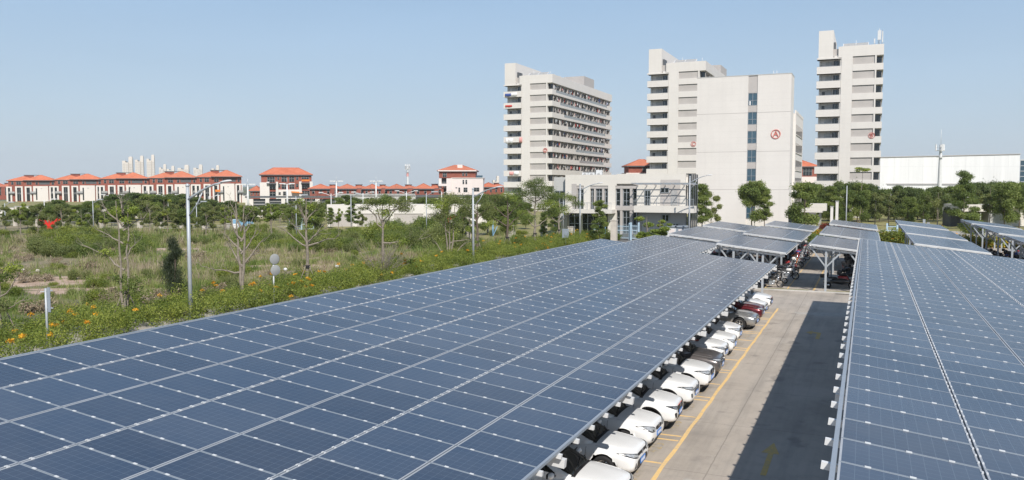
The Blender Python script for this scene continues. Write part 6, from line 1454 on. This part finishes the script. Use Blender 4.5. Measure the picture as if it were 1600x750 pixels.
    zp = Z(.47); x_ = max(front(.2, zp)[0], front(0, zp)[0])+.012; k = MB(); k.box(x_-.012, x_+.006, -.23, .23, zp-.075, zp+.075, 'plate_blue')
    for q in range(7): a = -.2+q*.058; k.box(x_+.006, x_+.008, a, a+.035, zp-.04, zp+.04, 'fabric_white')
    k.build('number_plate', root)
    # mirrors
    for sg in (1, -1):
        p = sect(1.58, sg*.36); k = MB(); k.ball((p[0]-.02, sg*(Wd+.13), Z(1.03)), (.075, .125, .075), 'paint_white', 16, 10); k.tube([(p[0]-.02, sg*(Wd-.12), Z(.95)), (p[0]-.02, sg*(Wd+.08), Z(1.0))], .035, 'black_plastic', 8)
        k.box(p[0]-.11, p[0]-.085, sg*(Wd+.13)-.10, sg*(Wd+.13)+.10, Z(.97), Z(1.08), 'glass_dark'); k.build('mirror', root)
    # roof rails, tow-eye cover, number-plate surround, lamp details
    for sg in (1, -1):
        if suv: k = MB(); k.tube([cab(s_, A(50) if sg > 0 else A(130))+np.array([0, 0, .035]) for s_ in np.linspace(xw+.25, ce-1.0, 8)], .016, 'chrome', 6); k.build('roof_rail', root)
        k = MB(); k.tube([sect(s_, sg*(.16+.03*s_))+np.array([0, 0, -.001]) for s_ in np.linspace(.30, 1.08, 9)], [.003]+[.009]*7+[.003], 'paint_white', 5); k.build('bonnet_crease', root)
    k = MB(); k.grid([[np.array(front(y, Z(z), .004)) for y in np.linspace(-.72, .72, 25)] for z in (.245, .262)], 'hood_gap'); k.build('bumper_gap', root)
    # wheels, arch liners
    for s0 in sw:
        for sg in (1, -1):
            k = MB(); yo = sg*(Wd-.015); yi = sg*(Wd-.235); w_ = sg
            prof = [(Rw*.62, yi), (Rw*.93, yi), (Rw, yi+sg*.03), (Rw, yo-sg*.03), (Rw*.95, yo), (Rw*.66, yo-sg*.005), (Rw*.62, yo-sg*.03)]
            k.lathe(prof, 'rubber', 36, 'y', (-s0, 0, zc_w)); wl = k.build('wheel', root)
            r_ = MB(); r_.lathe([(Rw*.64, yo-sg*.012), (Rw*.60, yo-sg*.03), (Rw*.56, yo-sg*.09), (.0, yo-sg*.10)], 'grey_dark', 32, 'y', (-s0, 0, zc_w))
            for q in range(5):
                a = q*2*math.pi/5; 
                for da in (-.16, .16): r_.beam((-s0+.05*math.cos(a), yo-sg*.03, zc_w+.05*math.sin(a)), (-s0+Rw*.6*math.cos(a+da), yo-sg*.022, zc_w+Rw*.6*math.sin(a+da)), .035, .03, 'chrome')
            r_.lathe([(Rw*.66, yo-sg*.006), (Rw*.60, yo-sg*.02)], 'chrome', 32, 'y', (-s0, 0, zc_w)); r_.lathe([(.06, yo-sg*.03), (.05, yo-sg*.012), (0, yo-sg*.01)], 'chrome', 14, 'y', (-s0, 0, zc_w)); r_.build('rim', wl)
            k = MB(); k.lathe([(0, sg*.42), (Ra-.002, sg*.42), (Ra+.002, sg*(Wd-.05))], 'black_plastic', 36, 'y', (-s0, 0, zc_w)); k.build('arch_liner', root)
            if suv:
                k = MB(); P1, P2, P3 = [], [], []
                for j in range(25):
                    t = math.pi*(-.06+1.12*j/24); yy = lambda rr_: sg*(abs(sect(s0, .5)[1])+.008)
                    for P_, rr_, o_ in ((P1, Ra-.01, -.05), (P2, Ra-.005, .0), (P3, Ra+.06, -.012)): P_.append((-s0+rr_*math.cos(t), yy(rr_)+sg*o_, zc_w+rr_*math.sin(t)))
                k.grid([P1, P2, P3], 'black_plastic'); k.build('arch_trim', root)
    k = MB(); k.box(-L+.4, -.3, -Wd+.12, Wd-.12, .17+dz*.4, .42, 'black_plastic'); k.build('underbody', root)
    return root
PROTO = {k: make_car(k) for k in ('sedan', 'suv', 'sport', 'mpv', 'hatch')}
used_p = set()
def car(kind, x, y, colour, label, rz=0, name='parked_car'):
    o = PROTO[kind] if kind not in used_p else copy_tree(PROTO[kind]); used_p.add(kind)
    o.name = name; o.location = (x+.10, y, 0); o.rotation_euler = (0, 0, R(rz)); tag(o, label, 'car', 'cars parked nose out along the lane')
    for ch in o.children:
        for sl_ in ch.material_slots:
            if sl_.material and sl_.material.name.startswith('paint_') and sl_.material.name in ('paint_white',):
                i = list(ch.material_slots).index(sl_); ch.material_slots[i].link = 'OBJECT'; ch.material_slots[i].material = MATS[colour]
    return o
W_ = 'paint_white'
# copies first take the prototype's look, so colour each after copying
cars = [('sedan', 19.05, W_, 'white car cut by the picture bottom, its door mirror showing', -5.30, 0),
        ('sedan', 21.75, W_, 'white saloon with slim headlights and a wide black lower grille, second from the picture bottom', -5.62, -1),
        ('hatch', 24.2, W_, 'white rounded compact car with large clear headlights, third from the picture bottom', -5.75, 0),
        ('sport', 26.7, W_, 'white crossover with black wheel arches and red trim round the grille', -5.60, 1),
        ('suv', 29.2, W_, 'white car with an upright chrome-barred grille and narrow slanted headlights', -5.55, 0),
        ('mpv', 31.8, W_, 'white car with a black shield grille parked against the grey-brown one', -5.45, 0),
        ('suv', 34.3, 'paint_taupe', 'grey-brown metallic car, the only dark grey one in the row', -5.45, 1),
        ('suv', 36.9, W_, 'white car with a red line along its dash, just beyond the grey-brown one', -5.7, -1),
        ('hatch', 39.4, W_, 'white compact car in the middle of three white ones beyond the grey-brown car', -5.65, 0),
        ('mpv', 41.9, W_, 'white car parked right before the empty bay and the silver car', -5.75, 0),
        ('sedan', 47.0, 'paint_silver', 'silver saloon showing its whole front wheel beside the empty bay', -5.55, 0),
        ('suv', 49.5, 'paint_maroon', 'dark red car, the only red one in the row', -5.5, 0),
        ('sedan', 52.0, W_, 'white car between the dark red one and the last one of the row', -5.6, 0),
        ('sport', 54.4, W_, 'last white car of the row, closest to the yard kerb', -5.55, 0)]
objs = []
jr = random.Random(3)
for kd, y, c, lab, x, rz in cars: objs.append((car(kd, x, y+jr.uniform(-.08, .08), W_, lab, rz+jr.uniform(-1.6, 1.6)), c))
for o, c in objs:
    for ch in o.children:
        for i, sl_ in enumerate(ch.material_slots):
            if sl_.material == MATS['paint_white']: sl_.link = 'OBJECT'; sl_.material = MATS[c]
k = MB(); k.tube([(-1.95, -.70, 1.22), (-1.6, -.78, 1.17), (-1.3, -.74, 1.12), (-1.12, -.55, 1.10)], .018, 'sign_red', 6); k.build('red_trim', objs[7][0])
# ------------------------------------------------------------------ motorcycles and scooters (forward = +x, origin under the middle)
for nm, c in (('red', (.42, .03, .03)), ('black', (.02, .02, .022)), ('white', (.72, .72, .72)), ('blue', (.03, .07, .32)), ('silver', (.4, .41, .43)), ('orange', (.55, .17, .03))): paint('bike_'+nm, c)
def wheel(root, x, r, w_=.05, name='wheel'):
    k = MB(); P = []
    for i in range(9):
        a = 2*math.pi*i/8; P.append([(x+(r-.045+.045*math.cos(a))*math.cos(t), w_*math.sin(a), r+(r-.045+.045*math.cos(a))*math.sin(t)) for t in np.linspace(0, 2*math.pi, 28, endpoint=False)])
    k.grid(P, 'rubber', True, False, True); o = k.build(name, root); m = MB()
    for s_ in (-.02, .02): m.lathe([(r-.085, s_), (r-.06, s_)], 'chrome', 28, 'y', (x, 0, r))
    for q in range(6): a = q*math.pi/3; m.beam((x, 0, r), (x+(r-.07)*math.cos(a), 0, r+(r-.07)*math.sin(a)), .03, .02, 'chrome')
    m.lathe([(.09, -.05), (.09, .05)], 'steel_grey', 16, 'y', (x, 0, r)); m.build('rim', o)
def make_bike(kind):
    root = empty(kind)
    if kind == 'motorcycle':
        wheel(root, .66, .31); wheel(root, -.66, .31, .06)
        k = MB(); k.beam((-.66, .1, .32), (-.05, .1, .42), .04, .05, 'dark_metal'); k.beam((-.66, -.1, .32), (-.05, -.1, .42), .04, .05, 'dark_metal'); k.tube([(.42, 0, .88), (.2, 0, .55), (-.1, 0, .35), (-.45, 0, .6), (-.75, 0, .78)], .025, 'dark_metal', 6)
        k.box(-.2, .22, -.14, .14, .26, .52, 'steel_grey'); k.lathe([(.0, 0), (.1, 0), (.1, .2), (0, .2)], 'steel_grey', 12, 'x', (.05, 0, .5)); k.build('frame_engine', root)
        k = MB(); k.ball((.14, 0, .82), (.30, .16, .15), 'bike_red', 16, 10); k.build('fuel_tank', root)
        k = MB(); k.ball((-.38, 0, .80), (.40, .15, .075), 'black_plastic', 14, 8); k.build('seat', root)
        k = MB(); k.ball((-.72, 0, .72), (.22, .09, .09), 'bike_red', 12, 8); k.box(-.98, -.95, -.05, .05, .66, .74, 'fabric_red'); k.build('tail', root)
        for s_ in (-.09, .09):
            k = MB(); k.tube([(.66, s_, .31), (.42, s_, .92)], .022, 'chrome', 8); k.build('fork', root)
        k = MB(); k.tube([(.42, -.34, 1.02), (.40, -.14, 1.03), (.43, 0, .97), (.40, .14, 1.03), (.42, .34, 1.02)], .018, 'dark_metal', 6)
        for s_ in (-.30, .30): k.tube([(.42, s_*.7, 1.02), (.44, s_*1.05, 1.2)], .008, 'dark_metal', 5); k.ball((.45, s_*1.1, 1.22), (.02, .07, .045), 'dark_metal', 8, 6)
        k.build('handlebar', root)
        k = MB(); k.ball((.52, 0, .90), (.07, .1, .1), 'head_glass', 12, 8); k.build('headlight', root)
        k = MB(); P = [[(.66+.35*math.cos(t), s_, .31+.35*math.sin(t)) for t in np.linspace(.4, 2.2, 9)] for s_ in (-.06, .06)]; k.grid(P, 'bike_red'); k.build('mudguard', root)
        k = MB(); k.tube([(.2, -.17, .4), (0, -.19, .28), (-.4, -.2, .30), (-.85, -.2, .40)], [.025, .03, .045, .05], 'chrome', 8); k.build('exhaust', root)
        k = MB(); k.box(-1.05, -.78, -.17, .17, .86, 1.10, 'black_plastic'); k.build('top_box', root)
    elif kind == 'scooter':
        wheel(root, .60, .24, .05); wheel(root, -.52, .24, .055)
        k = MB(); P = []
        for s_, w_, z0, z1 in ((-.85, .07, .60, .72), (-.7, .14, .42, .76), (-.4, .17, .32, .76), (-.1, .16, .28, .72), (.05, .14, .22, .30), (.3, .14, .22, .30)):
            P.append([(s_, w_*math.cos(t), (z0+z1)/2+(z1-z0)/2*math.sin(t)) for t in np.linspace(0, 2*math.pi, 14, endpoint=False)])
        k.grid(P, 'bike_red', True, False, True); k.build('body_shell', root)
        k = MB(); k.ball((-.38, 0, .79), (.42, .15, .07), 'black_plastic', 14, 8); k.build('seat', root)
        k = MB(); P = []
        for x, z, w_ in ((.28, .26, .16), (.36, .5, .2), (.42, .75, .19), (.44, .95, .10)): P.append([(x-.05, -w_, z), (x+.04, -w_*.5, z), (x+.07, 0, z), (x+.04, w_*.5, z), (x-.05, w_, z)])
        k.grid(P, 'bike_red'); k.grid([[(p[0]-.03, p[1], p[2]) for p in r] for r in P], 'black_plastic'); k.build('leg_shield', root)
        for s_ in (-.07, .07): k = MB(); k.tube([(.60, s_, .24), (.45, s_, .75)], .02, 'steel_grey', 6); k.build('fork', root)
        k = MB(); k.tube([(.40, -.32, 1.02), (.44, 0, .98), (.40, .32, 1.02)], .02, 'dark_metal', 6); k.ball((.44, 0, .99), (.1, .12, .08), 'bike_red', 12, 8)
        for s_ in (-.3, .3): k.tube([(.42, s_*.7, 1.02), (.44, s_, 1.2)], .008, 'dark_metal', 5); k.ball((.45, s_*1.05, 1.22), (.02, .07, .045), 'dark_metal', 8, 6)
        k.build('handlebar', root)
        k = MB(); k.ball((.52, 0, .84), (.04, .1, .07), 'head_glass', 12, 8); k.build('headlight', root)
        k = MB(); P = [[(.60+.28*math.cos(t), s_, .24+.28*math.sin(t)) for t in np.linspace(.3, 2.4, 9)] for s_ in (-.07, .07)]; k.grid(P, 'bike_red'); k.build('mudguard', root)
        k = MB(); k.box(-.9, -.66, -.16, .16, .84, 1.08, 'black_plastic'); k.build('top_box', root)
    else:                                # three-wheeled trike
        wheel(root, .95, .24, .06)
        for s_ in (-.42, .42):
            k = MB(); k.lathe([(.1, -.06), (.22, -.06), (.24, -.04), (.24, .04), (.22, .06), (.1, .06)], 'rubber', 26, 'y', (-.75, s_, .24)); o = k.build('wheel', root); m = MB(); m.lathe([(0, -.05), (.13, -.045), (.13, .045), (0, .05)], 'chrome', 18, 'y', (-.75, s_, .24)); m.build('rim', o)
        k = MB(); k.ball((.1, 0, .52), (.75, .26, .24), 'bike_black', 16, 10); k.box(-1.1, -.4, -.34, .34, .36, .50, 'bike_black'); k.build('body_shell', root)
        k = MB(); k.ball((-.45, 0, .78), (.36, .24, .08), 'black_plastic', 14, 8); k.ball((-.8, 0, .98), (.08, .24, .2), 'black_plastic', 12, 8); k.build('seat', root)
        k = MB(); k.box(-1.35, -1.0, -.22, .22, .78, 1.05, 'black_plastic'); k.build('top_box', root)
        k = MB(); k.tube([(.95, 0, .24), (.66, 0, 1.0)], .035, 'dark_metal', 8); k.tube([(.58, -.34, 1.06), (.66, 0, 1.0), (.58, .34, 1.06)], .02, 'dark_metal', 6); k.build('handlebar', root)
        k = MB(); k.ball((.82, 0, .78), (.06, .1, .08), 'head_glass', 12, 8); k.build('headlight', root)
    return root
BP = {k: make_bike(k) for k in ('motorcycle', 'scooter', 'trike')}; b_used = set(); pend = []
def bike(kind, x, y, rz, colour, label, group, lean=7):
    o = BP[kind] if kind not in b_used else copy_tree(BP[kind]); b_used.add(kind); o.name = 'motorcycle' if kind == 'motorcycle' else kind; o.location = (x, y, -.01); o.rotation_euler = (R(lean), 0, R(rz)); tag(o, label, 'motorcycle' if kind == 'motorcycle' else kind, group); pend.append((o, colour))
rb = random.Random(77)
bike('motorcycle', -6.75, 66.9, 4, 'bike_black', 'black motorcycle next to the front post of the yard roof by the yard kerb', None, 8)
bike('scooter', -6.6, 69.6, 12, 'bike_silver', 'silver scooter between the black motorcycle and the large white one', None, 8)
bike('motorcycle', -6.1, 73.2, 8, 'bike_white', 'large white motorcycle standing out of its row into the lane', None, 7)
y = 75.4; seq = ['bike_black', 'bike_black', 'bike_silver', 'bike_black', 'bike_red', 'bike_red', 'bike_black', 'bike_orange', 'bike_white', 'bike_white', 'bike_black', 'bike_red', 'bike_orange', 'bike_black', 'bike_silver', 'bike_red', 'bike_black', 'bike_blue', 'bike_red', 'bike_black', 'bike_red']
names = {'bike_black': 'black', 'bike_red': 'red', 'bike_white': 'white', 'bike_silver': 'silver', 'bike_orange': 'orange', 'bike_blue': 'blue'}
i = 0
while y < 110:
    c = seq[i % len(seq)]; kd = rb.choice(['motorcycle', 'motorcycle', 'scooter']); bike(kd, -6.6+rb.uniform(-.35, .25), y, rb.uniform(-8, 14), c, '%s %s parked in the long row facing the lane, under the yard roofs' % (names[c], kd), 'motorcycles in the row facing the lane', rb.uniform(5, 9)); y += rb.uniform(.85, 1.25); i += 1
# rows behind and under the other roofs (seen through the gaps)
for x0, y0, y1, rz, grp, where in ((-9.4, 66.5, 108, 180, 'motorcycles behind the lane row', 'back row under the roofs beside the lane'), (-12.0, 66.4, 92, 0, 'motorcycles under the roofs nearest the hedge', 'row under the roofs on the hedge side'),
                                   (-14.8, 68, 90, 180, 'motorcycles under the roofs nearest the hedge', 'row under the roofs on the hedge side'), (11.8, 68, 104, 180, 'motorcycles under the tall-strutted roofs', 'row under the tall-strutted roofs'), (14.6, 72, 104, 0, 'motorcycles under the tall-strutted roofs', 'row under the tall-strutted roofs'),
                                   (4.6, 70, 100, 180, 'motorcycles behind the tabbed roof', 'row glimpsed behind the tabbed solar roof')):
    y = y0
    while y < y1:
        c = rb.choice(['bike_black']*4+['bike_red', 'bike_red', 'bike_white', 'bike_blue', 'bike_silver', 'bike_orange']); kd = rb.choice(['motorcycle', 'scooter']); bike(kd, x0+rb.uniform(-.2, .2), y, rz+rb.uniform(-10, 10), c, '%s %s in the %s' % (names[c], kd, where), grp, rb.uniform(5, 9)); y += rb.uniform(.95, 1.5)
bike('trike', -1.9, 68.6, 4, 'bike_black', 'black three-wheeled trike beside the first post of the roof with V-shaped struts', None, 0)
bike('scooter', .3, 69.6, -8, 'bike_white', 'white step-through scooter with its wheel out, beside the black trike', None, 6)
bike('scooter', -1.2, 71.0, 10, 'bike_red', 'red scooter standing behind the black trike', None, 7)
y = 72.0
while y < 106:
    c = rb.choice(['bike_black']*4+['bike_red', 'bike_white', 'bike_silver', 'bike_blue']); kd = rb.choice(['motorcycle', 'scooter'])
    bike(kd, -.7+rb.uniform(-.3, .3), y, rb.uniform(-12, 12), c, '%s %s in the row beyond the black trike' % (names[c], kd), 'motorcycles in the row beyond the trike', rb.uniform(5, 9)); y += rb.uniform(.9, 1.4)
for o, c in pend:
    for ch in o.children:
        for sl_ in ch.material_slots:
            if sl_.material == MATS['bike_red']: sl_.link = 'OBJECT'; sl_.material = MATS[c]
# ------------------------------------------------------------------ air
hm = bpy.data.materials.new('air_haze'); hm.use_nodes = True; ht = hm.node_tree; ht.nodes.remove(ht.nodes['Principled BSDF'])
pv = ht.nodes.new('ShaderNodeVolumePrincipled'); pv.inputs['Density'].default_value = .0001; pv.inputs['Color'].default_value = (.90, .95, 1, 1); ht.links.new(pv.outputs[0], ht.nodes['Material Output'].inputs['Volume']); MATS['air_haze'] = hm
hz = MB().box(-6100, 6100, -3100, 8100, -1.2, 230, 'air_haze').build('haze'); tag(hz, 'thin pale haze in the air', 'haze', None, 'stuff'); hm.cycles.homogeneous_volume = True
